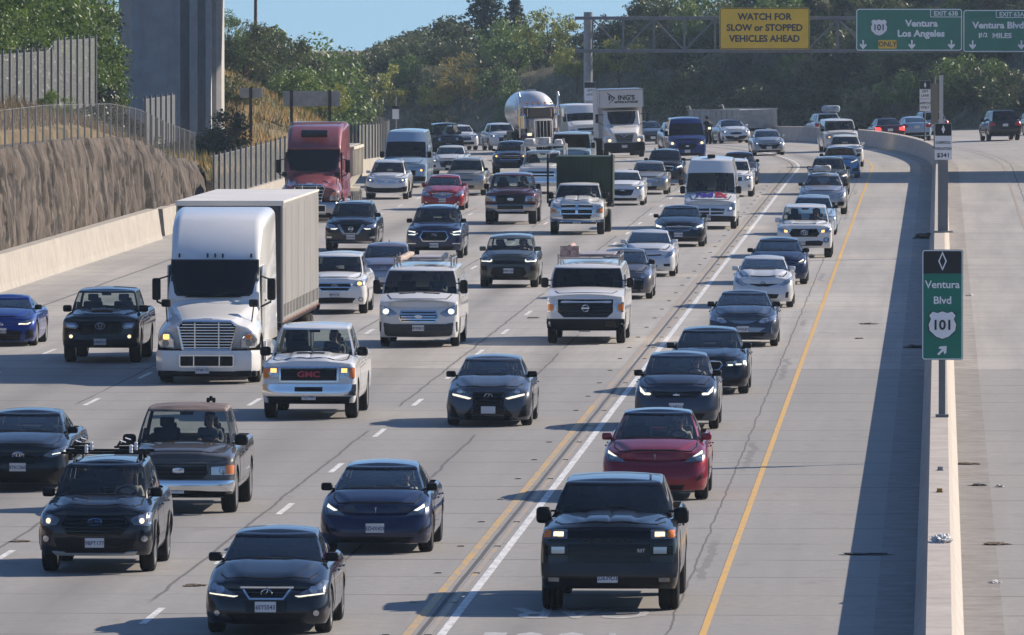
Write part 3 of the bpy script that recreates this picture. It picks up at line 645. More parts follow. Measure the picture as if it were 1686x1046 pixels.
def land_sign(label, px0, px1, py0, py1, Y, posts, pybase):
    K = FPX/Y; w, h = (px1-px0)/K, (py1-py0)/K; cx, cz = ((px0+px1)/2-843)/K, CAM_H-((py0+py1)/2+30)/K; o = empty("sign_board", (cx, Y, cz), 0, label, "road sign")
    bm = bmesh.new(); bx(bm, (0, 0, 0), (w, .05, h), .01); obj("panel", bm, SIGNBACK, o)
    for x in posts:
        bm = bmesh.new(); bx(bm, ((x-843)/K-cx, -.1, (CAM_H-(pybase+30)/K-cz+h/2)/2), (.16, .14, h/2-(CAM_H-(pybase+30)/K-cz)+.1)); obj("post", bm, mat("wood_post", (.05, .045, .04), .8), o)
land_sign("wide grey sign back on two posts at the foot of the green trees", 466, 560, 150, 175, 520, (480, 543), 215)
land_sign("small weathered sign back on one dark post in the golden grass", 395, 432, 145, 161, 500, (413,), 236)
# ------------------------------------------------------------------ trees and brush
rng = np.random.default_rng(11)
def leafmat(name, a, b_, c_, trans=.35):
    m = bpy.data.materials.new(name); m.use_nodes = True; nt = m.node_tree; nt.nodes.remove(nt.nodes["Principled BSDF"]); out = nt.nodes["Material Output"]
    tc = N(nt, "ShaderNodeTexCoord"); oi = N(nt, "ShaderNodeObjectInfo"); v = tc.outputs["Object"]
    f = noise_(nt, v, 1.1, 5, .7); f = node_math(nt, 'ADD', f, node_math(nt, 'MULTIPLY', node_math(nt, 'SUBTRACT', oi.outputs["Random"], .5), .28))
    f = node_math(nt, 'ADD', f, node_math(nt, 'MULTIPLY', node_math(nt, 'SUBTRACT', noise_(nt, v, 14, 2), .5), .5))
    col = ramp(nt, f, [(.3, a), (.5, b_), (.72, c_)])
    d = N(nt, "ShaderNodeBsdfDiffuse"); t = N(nt, "ShaderNodeBsdfTranslucent"); g = N(nt, "ShaderNodeBsdfGlossy"); g.inputs["Roughness"].default_value = .5
    nt.links.new(col, d.inputs[0]); nt.links.new(col, t.inputs[0]); m1 = N(nt, "ShaderNodeMixShader"); m1.inputs[0].default_value = trans; nt.links.new(d.outputs[0], m1.inputs[1]); nt.links.new(t.outputs[0], m1.inputs[2])
    m2 = N(nt, "ShaderNodeMixShader"); m2.inputs[0].default_value = .08 if name == 'leaf_ivy' else .05; nt.links.new(m1.outputs[0], m2.inputs[1]); nt.links.new(g.outputs[0], m2.inputs[2]); nt.links.new(m2.outputs[0], out.inputs[0])
    return m
LEAF = {'dark': leafmat("leaf_dark", (.046, .064, .028), (.088, .115, .046), (.145, .165, .07)),
        'green': leafmat("leaf_green", (.054, .095, .024), (.108, .176, .038), (.176, .257, .061)),
        'sage': leafmat("leaf_sage", (.085, .098, .049), (.156, .169, .085), (.260, .247, .143)),
        'yellow': leafmat("leaf_yellow", (.135, .173, .030), (.255, .277, .045), (.405, .390, .075), .45),
        'orange': leafmat("leaf_orange", (.131, .131, .029), (.275, .217, .041), (.420, .304, .065), .45),
        'ivy': leafmat("leaf_ivy", (.025, .04, .014), (.06, .075, .03), (.15, .155, .10), .25),
        'bright': leafmat("leaf_bright", (.048, .090, .017), (.102, .168, .024), (.168, .240, .042), .4),
        'blue': leafmat("leaf_blue_green", (.017, .034, .024), (.030, .054, .038), (.054, .084, .054), .2),
        'dry': leafmat("leaf_dry", (.108, .084, .054), (.192, .150, .096), (.288, .228, .144), .3)}
BARK = mat("bark", (.10, .08, .06), .9, var=.4, vs_=3, bump=.6, bs=8)
def leaf_quads(C, S, nrm=None):
    n = len(C); a = rng.normal(size=(n, 3)); 
    if nrm is not None: a = a*.7+nrm
    a /= np.linalg.norm(a, axis=1)[:, None]; t = np.cross(a, rng.normal(size=(n, 3))); t /= np.linalg.norm(t, axis=1)[:, None]; u = np.cross(a, t)
    S = S[:, None]; w = S*.55
    return np.stack([C-t*S, C-u*w*.9+t*S*.1, C+t*S, C+u*w*.9+t*S*.1], axis=1)
def crown_verts(rx, ry, rz, cz, ncl, nlf, leaf, cr=.3, flat_=0.8, lower=.25):
    Q = []
    d = rng.normal(size=(ncl, 3)); d /= np.linalg.norm(d, axis=1)[:, None]; r = rng.uniform(.35, .95, ncl)**.6
    cc = d*r[:, None]*np.array([rx, ry, rz]); cc[:, 2] = np.where(cc[:, 2] < -rz*lower*2, -rz*lower*2*rng.uniform(.3, 1, ncl), cc[:, 2]); cc[:, 2] += cz
    for k in range(ncl):
        R_ = cr*min(rx, rz*1.4)*rng.uniform(.6, 1.35); n = int(nlf/ncl*rng.uniform(.7, 1.3)); e = rng.normal(size=(n, 3)); e /= np.linalg.norm(e, axis=1)[:, None]
        rr = R_*rng.uniform(.55, 1.12, n)[:, None]*np.array([1, 1, flat_]); Q.append(leaf_quads(cc[k]+e*rr, leaf*rng.uniform(.55, 1.3, n), e))
    return np.concatenate(Q), cc
def conifer_verts(h, r, n, leaf):
    Q = []
    lv = 16
    for k in range(lv):
        t = k/(lv-1); z = h*(.12+.86*t); R_ = r*(1-t)**.8+.12
        nb = max(4, int(9*(1-t)+3))
        for j in range(nb):
            a = 2*math.pi*(j+rng.uniform(-.3, .3))/nb; L = R_*rng.uniform(.6, 1.1); m = int(n/lv/nb); s = rng.uniform(.1, 1, m)
            C = np.stack([np.cos(a)*L*s+rng.normal(0, .10, m), np.sin(a)*L*s+rng.normal(0, .10, m), z-.35*L*s*s+rng.normal(0, .09, m)], 1); Q.append(leaf_quads(C, leaf*rng.uniform(.6, 1.3, m), np.tile([0, 0, 1.0], (m, 1))))
    return np.concatenate(Q)
def trunk_mesh(h, r, limbs, tips):
    bm = bmesh.new(); tube(bm, [(0, 0, -.4), (.03*h, 0, h*.4), (.0, .02*h, h*.75)], [r, r*.75, r*.4], 8)
    for t in tips[:limbs]: tube(bm, [(0, 0, h*.35), (t[0]*.45, t[1]*.45, h*.35+(t[2]-h*.35)*.6), tuple(t)], [r*.5, r*.3, r*.1], 5)
    me = bpy.data.meshes.new("trunk"); bm.to_mesh(me); bm.free(); me.materials.append(BARK); return me
KINDS = {}; HT = {}
RIDGE = lambda px: float(np.interp(px, [360, 400, 430, 452, 470, 498, 520, 560, 600, 640, 690, 720, 745, 762], [15, 40, 45, 50, 60, 80, 97, 95, 85, 70, 52, 42, 18, -60]))
def top_y(z, key, sc, Y): return (CAM_H-(z+HT[key]*sc))*FPX/Y-30
def kind(key, leafm, **k):
    if k.get('con'): Q = conifer_verts(k['h'], k['rx'], k['n'], k['leaf']); cc = [(0, 0, k['h']*.9)]
    else: Q, cc = crown_verts(k['rx'], k.get('ry', k['rx']), k['rz'], k['cz'], k['ncl'], k['n'], k['leaf'], k.get('cr', .32), k.get('fl', .8), k.get('lower', .25))
    HT[key] = float(np.percentile(Q[:, :, 2], 99)); KINDS[key] = (quads_mesh("crown", Q, [LEAF[leafm]]), trunk_mesh(k['cz'] if not k.get('con') else k['h']*.9, k.get('tr', .12), k.get('limbs', 5), cc))
for i in range(3): kind('dark%d' % i, 'dark', rx=2.2, rz=1.7, cz=1.9, ncl=26+6*i, n=3200, leaf=.13)
for i in range(3): kind('sage%d' % i, 'sage', rx=1.8, rz=1.15, cz=1.0, ncl=24, n=2300, leaf=.11, cr=.36)
for i in range(2): kind('green%d' % i, 'green', rx=2.3, rz=1.8, cz=2.2, ncl=28, n=3200, leaf=.13)
for i in range(2): kind('yellow%d' % i, 'yellow', rx=2.4, rz=1.7, cz=2.6, ncl=34, n=3000, leaf=.11, cr=.22)
kind('orange0', 'orange', rx=2.2, rz=2.3, cz=3.0, ncl=34, n=3000, leaf=.11, cr=.22)
for i in range(2): kind('dry%d' % i, 'dry', rx=1.5, rz=.8, cz=.6, ncl=20, n=1500, leaf=.09, cr=.34)
kind('conifer0', 'blue', con=True, h=8.0, rx=2.8, n=6500, leaf=.16, tr=.22)
kind('bigdark', 'dark', rx=3.4, rz=2.8, cz=3.6, ncl=46, n=8000, leaf=.12, tr=.25, cr=.24)
kind('bigdark1', 'green', rx=3.2, rz=2.6, cz=3.4, ncl=46, n=8000, leaf=.12, tr=.25, cr=.24)
kind('ivy0', 'ivy', rx=2.0, ry=2.6, rz=1.9, cz=1.7, ncl=44, n=11000, leaf=.075, cr=.26)
kind('ivy1', 'ivy', rx=1.6, ry=2.0, rz=1.3, cz=1.1, ncl=36, n=7000, leaf=.075, cr=.28)
kind('bright0', 'bright', rx=2.6, rz=2.2, cz=2.8, ncl=46, n=17000, leaf=.06, cr=.24)
kind('bright1', 'bright', rx=2.2, rz=1.8, cz=2.3, ncl=40, n=15000, leaf=.055, cr=.25)
kind('tallgreen', 'green', rx=2.0, rz=2.6, cz=3.4, ncl=40, n=14000, leaf=.065, tr=.16, cr=.26)
def plant(name, key, x, y, z, sc, label, cat, group=None, sz=1.0, rz=None):
    o = empty(name, (x, y, z), rng.uniform(0, 6.28) if rz is None else rz, label, cat, group); o.scale = (sc, sc, sc*sz)
    for nm, me in zip(("crown", "trunk"), KINDS[key]):
        c = bpy.data.objects.new(nm, me); COL.objects.link(c); c.parent = o
    return o
def plant_px(name, key, px, Y, sc, label, cat, group=None, sz=1.0, sink=.2, ztop=None):
    x = (px-843)/FPX*Y; s, b = inv(x, Y); z = zland(s, b)-sink
    if ztop is not None: sc = max(.3, (CAM_H-(ztop+30)*Y/FPX-z)/HT[key]/sz)
    return plant(name, key, x, Y, z, sc, label, cat, group, sz)
def hill_Y(px, d):
    # distance at which column px meets the slope d metres behind the right roadway's edge
    lo, hi = 560.0, 1000.0
    for _ in range(40):
        m = (lo+hi)/2; s, b = inv((px-843)/FPX*m, m)
        if b-26.4 > d: hi = m
        else: lo = m
    return lo
# the hillside beyond the bend: single trees first
for px, d, key, sc, lab in ((625, 4, 'yellow0', 1.2, "wide yellow green tree at the left end of the far hillside"), (690, 13, 'sage1', 1.2, "grey green bush between the yellow tree and the orange tree"), (760, 5, 'orange0', 1.05, "orange tinged tree behind the tanker truck"), (905, 12, 'yellow1', 1.2, "yellow tree left of the gantry post"), (950, 8, 'yellow0', 1.0, "olive yellow tree directly left of the gantry post"), (1018, 8, 'yellow1', 1.05, "bright yellow tree right of the gantry post"),
        (850, 12, 'green1', 1.2, "green tree above the orange tinged tree"), (718, 5, 'yellow0', .7, "low yellow green shrub by the roadside under the orange tree"), (820, 6, 'green0', .9, "small green tree left of the tanker's tank"), (1290, 17, 'yellow1', .9, "yellowish tree showing under the yellow warning sign"), (1645, 11, 'green1', .9, "green shrub right of the median pole behind the dark SUV"), (1590, 14, 'green0', .9, "leafy green shrub under the green Ventura sign")):
    plant_px("tree", key, px, hill_Y(px, d), sc, lab, "tree")
for px, d, sc, lab in ((800, 24, 1.35, "tall dark conifer on the ridge against the sky"), (848, 28, 1.0, "second dark conifer just right of the tallest one on the ridge")):
    plant_px("conifer_tree", 'conifer0', px, hill_Y(px, d), sc, lab, "tree")
plant_px("tree", 'yellow1', 1590, hill_Y(1590, 24), 1.5, "yellow green tree above the green Ventura sign", "tree")
labs = {'dark': ("dense dark green chaparral bush on the far hillside", "dark bushes on the hillside"), 'sage': ("grey green sage bush on the far hillside", "sage bushes on the hillside"), 'green': ("mid green leafy bush on the far hillside", "green bushes on the hillside"), 'dry': ("dry brown brush clump on the far hillside", "dry brush on the hillside")}
cnt = 0
for i in range(2400):
    px = rng.uniform(470, 1720); d = rng.uniform(1.5, 34) if px < 1000 else rng.uniform(1.5, 27); Y = hill_Y(px, d)
    x = (px-843)/FPX*Y; s, b = inv(x, Y); z = zland(s, b); py = (CAM_H-z)*FPX/Y-30
    if py < -45 or cnt >= 285: continue
    # denser low down; clearings of bare slope higher up
    if any(abs(px-p) < 42 and d < q+1.5 for p, q in ((625, 4), (760, 5), (905, 12), (950, 8), (1018, 8))): continue
    nz = noise.noise(Vector((s*.045, b*.09, 0)))
    if nz > .28 and d > 5: k = 'dry' if rng.random() < .75 else 'sage'
    else: k = rng.choice(['dark', 'sage', 'green', 'dry'], p=[.40, .32, .18, .10] if d > 4 else [.26, .50, .14, .1])
    key = k+str(rng.integers(0, 3 if k in ('dark', 'sage') else 2)); sc = rng.uniform(.55, 1.15)*(1.15 if px > 1000 else 1.0)*(.7 if px < 800 and d > 15 else 1)
    if px < 770 and top_y(z-.25, key, sc, Y) < RIDGE(px)+6: continue
    plant("bush", key, x, Y, z-.25, sc, labs[k][0], "bush", labs[k][1], sz=rng.uniform(.8, 1.15)); cnt += 1
for i in range(70):
    px = 500+rng.random()*270; Y = rng.uniform(800, 900); x = (px-843)/FPX*Y; s, b = inv(x, Y)
    k = 'dark%d' % rng.integers(0, 3); z = zland(s, b)-.3; sc = max(.5, (CAM_H-(RIDGE(px)+rng.uniform(0, 14)+30)*Y/FPX-z)/HT[k])
    if sc > 1.5: continue
    plant("bush", k, x, Y, z, sc, "dark blue green bush on the far ridge line against the sky", "bush", "bushes along the far ridge")
# left bank behind the pier
for px, Y, key, sc, lab in ((372, 585, 'tallgreen', 1.35, "tall light green tree touching the right edge of the bridge pier"), (402, 560, 'bigdark', .85, "rounded dark tree right of the bridge pier"), (452, 600, 'bigdark', 1.15, "broad dark tree under the thin tall pole"), (498, 640, 'bigdark1', 1.0, "rounded green tree at the right end of the bank's trees"), (430, 640, 'bigdark1', 1.15, "green tree behind the broad dark tree"), (540, 690, 'bigdark', .8, "low dark tree meeting the far hillside"),
        (490, 548, 'green0', .75, "light green shrub above the wide grey sign back"), (530, 560, 'yellow0', .7, "yellowish shrub right behind the wide grey sign back"), (560, 590, 'green1', .8, "green shrub left of the slatted fence's far end"), (585, 640, 'dark1', .9, "dark shrub behind the slatted fence's far end"), (605, 620, 'sage0', .9, "grey shrub behind the slatted fence's far end"), (390, 520, 'dark0', .55, "small dark shrub at the foot of the bridge pier")):
    plant_px("tree" if key in ('tallgreen', 'bigdark', 'bigdark1') else "shrub", key, px, Y, sc, lab.strip(), ztop=None if key not in ('tallgreen', 'bigdark', 'bigdark1') else RIDGE(px)+(0 if px != 430 else 10), cat= "tree" if key in ('tallgreen', 'bigdark', 'bigdark1') else "shrub")
plant_px("shrub", 'dark2', 372, 474, .62, "dark shrub in the pier's shade beside the fence", "shrub")
plant_px("shrub", 'dark0', 350, 462, .5, "second dark shrub left of the one in the pier's shade", "shrub", sz=.9)
# ivy and trees above the carved wall
for px, Y, key, sc, lab, sz in ((135, 394, 'ivy0', 1.15, "big ivy covered bush above the wall", 1.0), (200, 402, 'ivy0', .74, "grey green ivy bush nearest the bridge pier", 1.5), (85, 398, 'ivy0', 1.4, "ivy mass behind the tall slatted screen", 1.15), (60, 406, 'ivy0', 1.4, "dark ivy mass above the slatted screen", 1.2), (215, 396, 'ivy1', .6, "low ivy bush at the end of the slatted screen", .9)):
    plant_px("ivy_bush", key, px, Y, sc, lab, "bush", sz=sz)
for px, Y, key, sc, lab in ((15, 418, 'bright0', 1.3, "bright green tree in the top left corner"), (70, 426, 'bright1', 1.35, "bright green tree above the ivy mass"), (120, 432, 'bright0', 1.05, "bright green tree beside the bridge pier"), (-20, 400, 'bigdark1', .9, "dark green tree cut by the left edge above the screen"), (40, 440, 'bright1', 1.8, "tall green tree behind the others in the top left corner"), (100, 450, 'tallgreen', 1.5, "tall green tree behind the bridge pier's left side")):
    plant_px("tree", key, px, Y, sc, lab, "tree")
for px, Y, key, top, lab in ((10, 430, 'bright1', -60, "leafy tree reaching above the picture's top left corner"), (62, 445, 'bright0', -50, "leafy tree reaching the picture's top behind the screen fence"), (105, 452, 'tallgreen', -45, "tall tree reaching the picture's top behind the ivy"), (126, 462, 'tallgreen', -38, "tall tree against the left side of the bridge pier")):
    plant_px("tree", key, px, Y, 1, lab, "tree", ztop=top)
plant_px("sapling", 'bright1', 92, 352, .32, "small yellow green sapling growing through the slatted screen", "sapling", sz=1.0)
# grass and brush as cover
def grass(name, label, pts, h, m, wd=.035):
    n = len(pts); a = rng.uniform(0, 6.28, n); H = h*rng.uniform(.4, 1.2, n); ln = rng.normal(0, .25, (n, 2))*H[:, None]; P0 = np.array(pts); dx = np.stack([np.cos(a)*wd, np.sin(a)*wd, a*0], 1); tip = P0+np.stack([ln[:, 0], ln[:, 1], H], 1)
    V = np.stack([P0-dx, P0+dx, tip+dx*.15, tip-dx*.15], 1); me = quads_mesh(name, V, [m]); return tag(link(name, me, m), label, "grass", kind="stuff")
def land_pts(n, s0, s1, b0, b1, f=None):
    out = []
    while len(out) < n:
        s, b = rng.uniform(s0, s1), rng.uniform(b0, b1)
        if f and not f(s, b): continue
        p = P(s, b); out.append((p.x, p.y, zland(s, b)-.04))
    return out
grass("dry_grass", "golden dry grass covering the bank right of the bridge pier", land_pts(20000, 396, 640, -46, -29.3, lambda s, b: noise.noise(Vector((s*.06, b*.1, 2))) > -.2), .55, leafmat("grass_gold", (.30, .19, .07), (.48, .32, .12), (.58, .42, .18), .4))
grass("green_grass", "green grass patches on the bank right of the bridge pier", land_pts(14000, 394, 660, -50, -29.3, lambda s, b: noise.noise(Vector((s*.06, b*.1, 2))) < .02), .6, leafmat("grass_green", (.07, .085, .03), (.13, .14, .05), (.2, .19, .08), .4))
grass("dry_brush", "dry brown brush on the mound above the carved wall", land_pts(13000, 285, 392, -36, -31.0), .45, LEAF['dry'], .02)
grass("hill_grass", "dry grass and brush between the bushes of the far hillside", [(p[0], p[1], p[2]) for p in land_pts(16000, 600, 850, 28.5, 52)], .7, LEAF['sage'], .045)
# a bare pole rising out of the trees
bm = bmesh.new(); xx = (420-843)/FPX*610; tube(bm, [(0, 0, 0), (.05, 0, 6), (-.1, 0, 9), (.12, 0, 12)], [.12, .10, .09, .07], 8)
o = obj("pole", bm, BARK); o.location = (xx, 610, 3.0); tag(o, "thin dark pole rising above the trees right of the pier", "pole")
# ------------------------------------------------------------------ road vehicles: one shell builder, details pressed onto the shell
def curve(pts):
    # monotone cubic through (x, y) points
    xs = [p[0] for p in pts]; ys = [p[1] for p in pts]; n = len(xs)
    d = [(ys[i+1]-ys[i])/(xs[i+1]-xs[i]) for i in range(n-1)]
    m = [d[0]]+[0 if d[i-1]*d[i] <= 0 else 2*d[i-1]*d[i]/(d[i-1]+d[i]) for i in range(1, n-1)]+[d[-1]]
    def f(x):
        if x <= xs[0]: return ys[0]
        if x >= xs[-1]: return ys[-1]
        i = max(k for k in range(n-1) if xs[k] <= x)
        h = xs[i+1]-xs[i]; t = (x-xs[i])/h
        return (2*t**3-3*t*t+1)*ys[i]+(t**3-2*t*t+t)*h*m[i]+(-2*t**3+3*t*t)*ys[i+1]+(t**3-t*t)*h*m[i+1]
    return f
CACHE = {}
def shared(name, key, make, mats, parent, loc=(0, 0, 0), rot=(0, 0, 0), smooth=True):
    # one mesh per kind, linked again under every vehicle
    if key in CACHE:
        o = bpy.data.objects.new(name, CACHE[key]); COL.objects.link(o); o.parent = parent
    else:
        bm = bmesh.new(); make(bm); o = obj(name, bm, mats, parent, smooth); CACHE[key] = o.data
    o.location = loc; o.rotation_euler = rot
    return o
def tyre_shape(bm, Rw, tw):
    h = tw/2; rr = Rw*0.70
    prof = [(-h*0.8, rr), (-h, rr+0.02), (-h*1.04, (rr+Rw)/2), (-h*0.92, Rw-0.02), (-h*0.75, Rw-0.004), (-h*0.3, Rw), (-h*0.28, Rw-0.012), (-h*0.2, Rw-0.012), (-h*0.18, Rw),
            (h*0.18, Rw), (h*0.2, Rw-0.012), (h*0.28, Rw-0.012), (h*0.3, Rw), (h*0.75, Rw-0.004), (h*0.92, Rw-0.02), (h*1.04, (rr+Rw)/2), (h, rr+0.02), (h*0.8, rr)]
    lathe(bm, prof, 'X', n=32)
def rim_shape(bm, Rw, tw, spokes=5):
    rr = Rw*0.72; h = tw/2
    lathe(bm, [(h*0.95, rr), (h*0.98, rr-0.02), (h*0.75, rr-0.035), (h*0.1, rr-0.05), (-h*0.6, rr-0.04), (-h*0.9, rr)], 'X', n=32)
    lathe(bm, [(h*0.1, 0.0001), (h*0.1, rr-0.05)], 'X', n=24, mi=1)
    lathe(bm, [(h*0.3, 0.07), (h*0.8, 0.065), (h*0.85, 0.04), (h*0.85, 0.0001)], 'X', n=16)
    for k in range(spokes):
        a = 2*math.pi*k/spokes; rot = Matrix.Rotation(a, 3, 'X')
        c = rot @ Vector((h*0.62, 0, (rr+0.02)/2)); w = 0.30/spokes+0.02
        bx(bm, c, (0.05, w, rr-0.03), 0.012, rot)
class Car:
    pass
SIDE = [(0, .06), (.12, .025), (.4, 0), (.7, .012), (.86, .035), (.95, .07), (1, .12)]
FRONT = [(0, .10), (.1, .03), (.35, 0), (.6, .02), (.78, .05), (.9, .10), (1, .2)]
REAR = [(0, .10), (.15, .02), (.5, 0), (.8, .03), (1, .14)]
def car(name, sp, loc, rz, body, label, cat, roofm=None, det=1, gl=None, group="vehicles on the freeway"):
    c = Car(); c.sp = sp; c.det = det
    L, W = sp['L'], sp['W']; Wh = W/2
    root = empty(name, loc, rz, label, cat, group); c.root = root; c.L = L; c.W = W; c.hw = Wh; c.body_mat = body
    Rw, tw, fo, wb = sp['R'], sp['tw'], sp['fo'], sp['wb']
    qf, qr = fo, fo+wb; Ra = Rw+sp.get('gap', .055); c.qf, c.qr = qf, qr
    rx, ry, bow = sp.get('rx', .42), sp.get('ry', .42), sp.get('bow', .10)
    rrx, rry, rbow = sp.get('rrx', .3), sp.get('rry', .3), sp.get('rbow', .08)
    edge = curve(sp['edge']); crown = curve(sp['crown']); c.edge = edge
    fpro, spro, rpro = curve(sp.get('front', FRONT)), curve(sp.get('side', SIDE)), curve(sp.get('rear', REAR))
    zbf, sill, zbr = sp.get('zb', .2), sp.get('sill', .22), sp.get('zbr', .28)
    zlow = curve([(0, zbf), (fo*.6, zbf), (fo+Rw+.1, sill), (qr-Rw-.1, sill), (qr+Rw+.05, zbr), (L, zbr)])
    # half outline from front centre to rear centre
    pts = []
    for x in np.linspace(0, Wh-rx, 7): pts.append((x, bow*(x/Wh)**2))
    q0 = bow*((Wh-rx)/Wh)**2; n = 2.4
    for a in np.linspace(0, 90, 9)[1:]:
        pts.append((Wh-rx+rx*math.sin(R(a))**(2/n), q0+ry*(1-max(0, math.cos(R(a)))**(2/n))))
    qs, qe = q0+ry, L-rry-rbow*((Wh-rrx)/Wh)**2
    ql = set(np.arange(qs+.1, qe-.05, .24))
    for w in (qf, qr):
        ql = {q for q in ql if abs(q-w) > Ra+.05}
        ql |= {w+Ra*math.cos(R(a)) for a in np.linspace(0, 180, 15)} | {w-Ra-.012, w+Ra+.012}
    last = qs
    for q in sorted(ql):
        if q > last+.006 and q < qe-.006: pts.append((Wh, q)); last = q
    rear = []
    for x in np.linspace(0, Wh-rrx, 5): rear.append((x, L-rbow*(x/Wh)**2))
    r0 = L-rbow*((Wh-rrx)/Wh)**2
    for a in np.linspace(0, 90, 7)[1:]:
        rear.append((Wh-rrx+rrx*math.sin(R(a))**(2/n), r0-rry*(1-max(0, math.cos(R(a)))**(2/n))))
    pts += rear[::-1]
    H = len(pts); nrm = []
    for i in range(H):
        a, b = pts[max(0, i-1)], pts[min(H-1, i+1)]
        t = (b[0]-a[0], b[1]-a[1]); l = math.hypot(*t) or 1
        nx, ny = t[1]/l, -t[0]/l
        if i == 0: nx, ny = 0, -1
        if i == H-1: nx, ny = 0, 1
        nrm.append((nx, ny))
    vr = [0, .05, .12, .2, .3, .4, .5, .6, .7, .79, .87, .93, .97, 1]
    V, F, FM = [], [], []
    grid = []
    for i, ((x, q), (nx, ny)) in enumerate(zip(pts, nrm)):
        zt = edge(q); zl = zlow(q); zb = zl
        if x > Wh*.8:
            for w in (qf, qr):
                if abs(q-w) < Ra: zb = max(zb, Rw+math.sqrt(Ra*Ra-(q-w)**2))
        zb = min(zb, zt-.06); colz = []
        for v in vr:
            z = zb+(zt-zb)*v; f = (z-zl)/(zt-zl)
            ins = nx*nx*spro(f)+ny*ny*(fpro(f) if ny < 0 else rpro(f))
            colz.append((max(0, x-nx*ins), q-ny*ins, z))
        grid.append(colz)
    nv = len(vr); cols = list(range(H))+list(range(H-2, 0, -1)); M = len(cols)
    for k, i in enumerate(cols):
        s = 1 if k < H else -1
        for (x, q, z) in grid[i]: V.append((s*x, q-L/2, z))
    for k in range(M):
        k2 = (k+1) % M
        for j in range(nv-1): F.append((k*nv+j, k2*nv+j, k2*nv+j+1, k*nv+j+1)); FM.append(0)
    # deck
    cab = sp['cab']; skip = [(cab['f0']+.10, cab['r0']-.08)]+([(cab['r0']+.1, L-.12)] if sp.get('bed') else [])
    bumps = sp.get('bumps', [])
    def deck(x, q, xe):
        xf = min(1, abs(x)/max(xe, 1e-3)); z = edge(q)+crown(q)*(1-xf**2.2)*min(1, (xe/(Wh*.85))**2)
        if sp.get('crease', True) and not sp.get('van'):
            k = min(1, max(0, (q-.15)/max(.3, cab['f0']-.15))); xl = Wh*(.40+.40*k); z += .032*sstep(.1, .45, q)*(1-sstep(cab['f0'], cab['f0']+.5, q))*(1-sstep(xl-.035, xl+.05, abs(x)))
        for (a, b, x0, x1, h, e) in bumps:
            z += h*sstep(a-e, a+e, q)*(1-sstep(b-e, b+e, q))*sstep(x0-e*.5, x0+e*.5, abs(x))*(1-sstep(x1-e*.5, x1+e*.5, abs(x)))
        return z
    def xedge(q):
        best = 0
        for g in grid:
            if abs(g[-1][1]-q) < .35: best = max(best, g[-1][0])
        return best or Wh-.1
    c.deck = lambda x, q: deck(x, q, xedge(q))
    fx = [-.96, -.91, -.86, -.8, -.74, -.68, -.62, -.56, -.5, -.42, -.2, 0, .2, .42, .5, .56, .62, .68, .74, .8, .86, .91, .96]
    rows = {}
    for i in range(1, H-1):
        xe, q, z = grid[i][-1]; a = i*nv+nv-1; b = (M-i)*nv+nv-1; row = [b]
        for f in fx:
            V.append((xe*f, q-L/2, deck(xe*f, q, xe))); row.append(len(V)-1)
        rows[i] = row+[a]
    top0 = nv-1; topH = (H-1)*nv+nv-1
    for i in range(1, H-2):
        qa, qb = grid[i][-1][1], grid[i+1][-1][1]
        if any(a < qa and qb < b for a, b in skip): continue
        for k in range(len(fx)+1): F.append((rows[i][k], rows[i+1][k], rows[i+1][k+1], rows[i][k+1])); FM.append(0)
    for k in range(len(fx)+1):
        F.append((rows[1][k], rows[1][k+1], top0)); FM.append(0)
        F.append((rows[H-2][k+1], rows[H-2][k], topH)); FM.append(0)
    # cabin: pillars and roof stay with the body, panes become parts
    f0, f1, r1, r0 = cab['f0'], cab['f1'], cab['r1'], cab['r0']; zr = cab['zr']
    w0, w1 = cab.get('w0', Wh-.16), cab.get('w1', Wh-.33); cb0, cb1 = cab.get('b0', .16), cab.get('b1', .10)
    rb0, rb1 = cab.get('rb0', .10), cab.get('rb1', .08); cvx = cab.get('cvx', .03); blg = cab.get('bulge', .02)
    tr = [0, .04, .12, .22, .34, .46, .58, .7, .8, .87, .91, .94, .965, .985, 1]
    xfr = [0, .2, .4, .6, .78, .89, .955, 1.0]; ts0, ts1 = cab.get('ts', (.04, .91))
    wins = cab['wins']; ss = sorted(set([round(v, 4) for v in np.linspace(0.02, .98, 9)]+[w for a in wins for w in a[:2]]))
    tpr = cab.get('taper', .08); rr_ = cab.get('round', .09); rd = cab.get('rd', .6)
    half = [('f', x) for x in xfr]+[('s', s) for s in ss]+[('r', x) for x in (1.0, .95, .88, .7, .45, .2, 0)]
    base = len(V); HC = len(half); C2 = list(range(HC))+list(range(HC-2, 0, -1)); MC = len(C2); nt_ = len(tr)
    def cpt(kind, p, t):
        tt = min(t, .91)/.91 if t <= .91 else 1.0
        s = max(0, (t-.91)/.09); ins = rr_*(1-math.cos(s*math.pi/2))
        lin = min(t, .91)
        w = w0+(w1-w0)*lin+blg*4*lin*(1-lin)-ins
        f = f0+(f1-f0)*lin-cvx*4*lin*(1-lin)+ins*1.6; r = r0+(r1-r0)*lin+cvx*4*lin*(1-lin)*cab.get('rcv', 1)-ins*1.6
        bf = cb0+(cb1-cb0)*lin; br = rb0+(rb1-rb0)*lin
        if kind == 'f': x, q = w*p, f+bf*p**2.2
        elif kind == 'r': x, q = w*(1-tpr)*p, r-br*p**2.2
        else:
            a, b = f+bf+.02, r-br-.02; q = a+(b-a)*p; x = w*(1-tpr*p**2)+.012*math.sin(p*math.pi)
        # base heights follow the deck
        return x, q, t, s
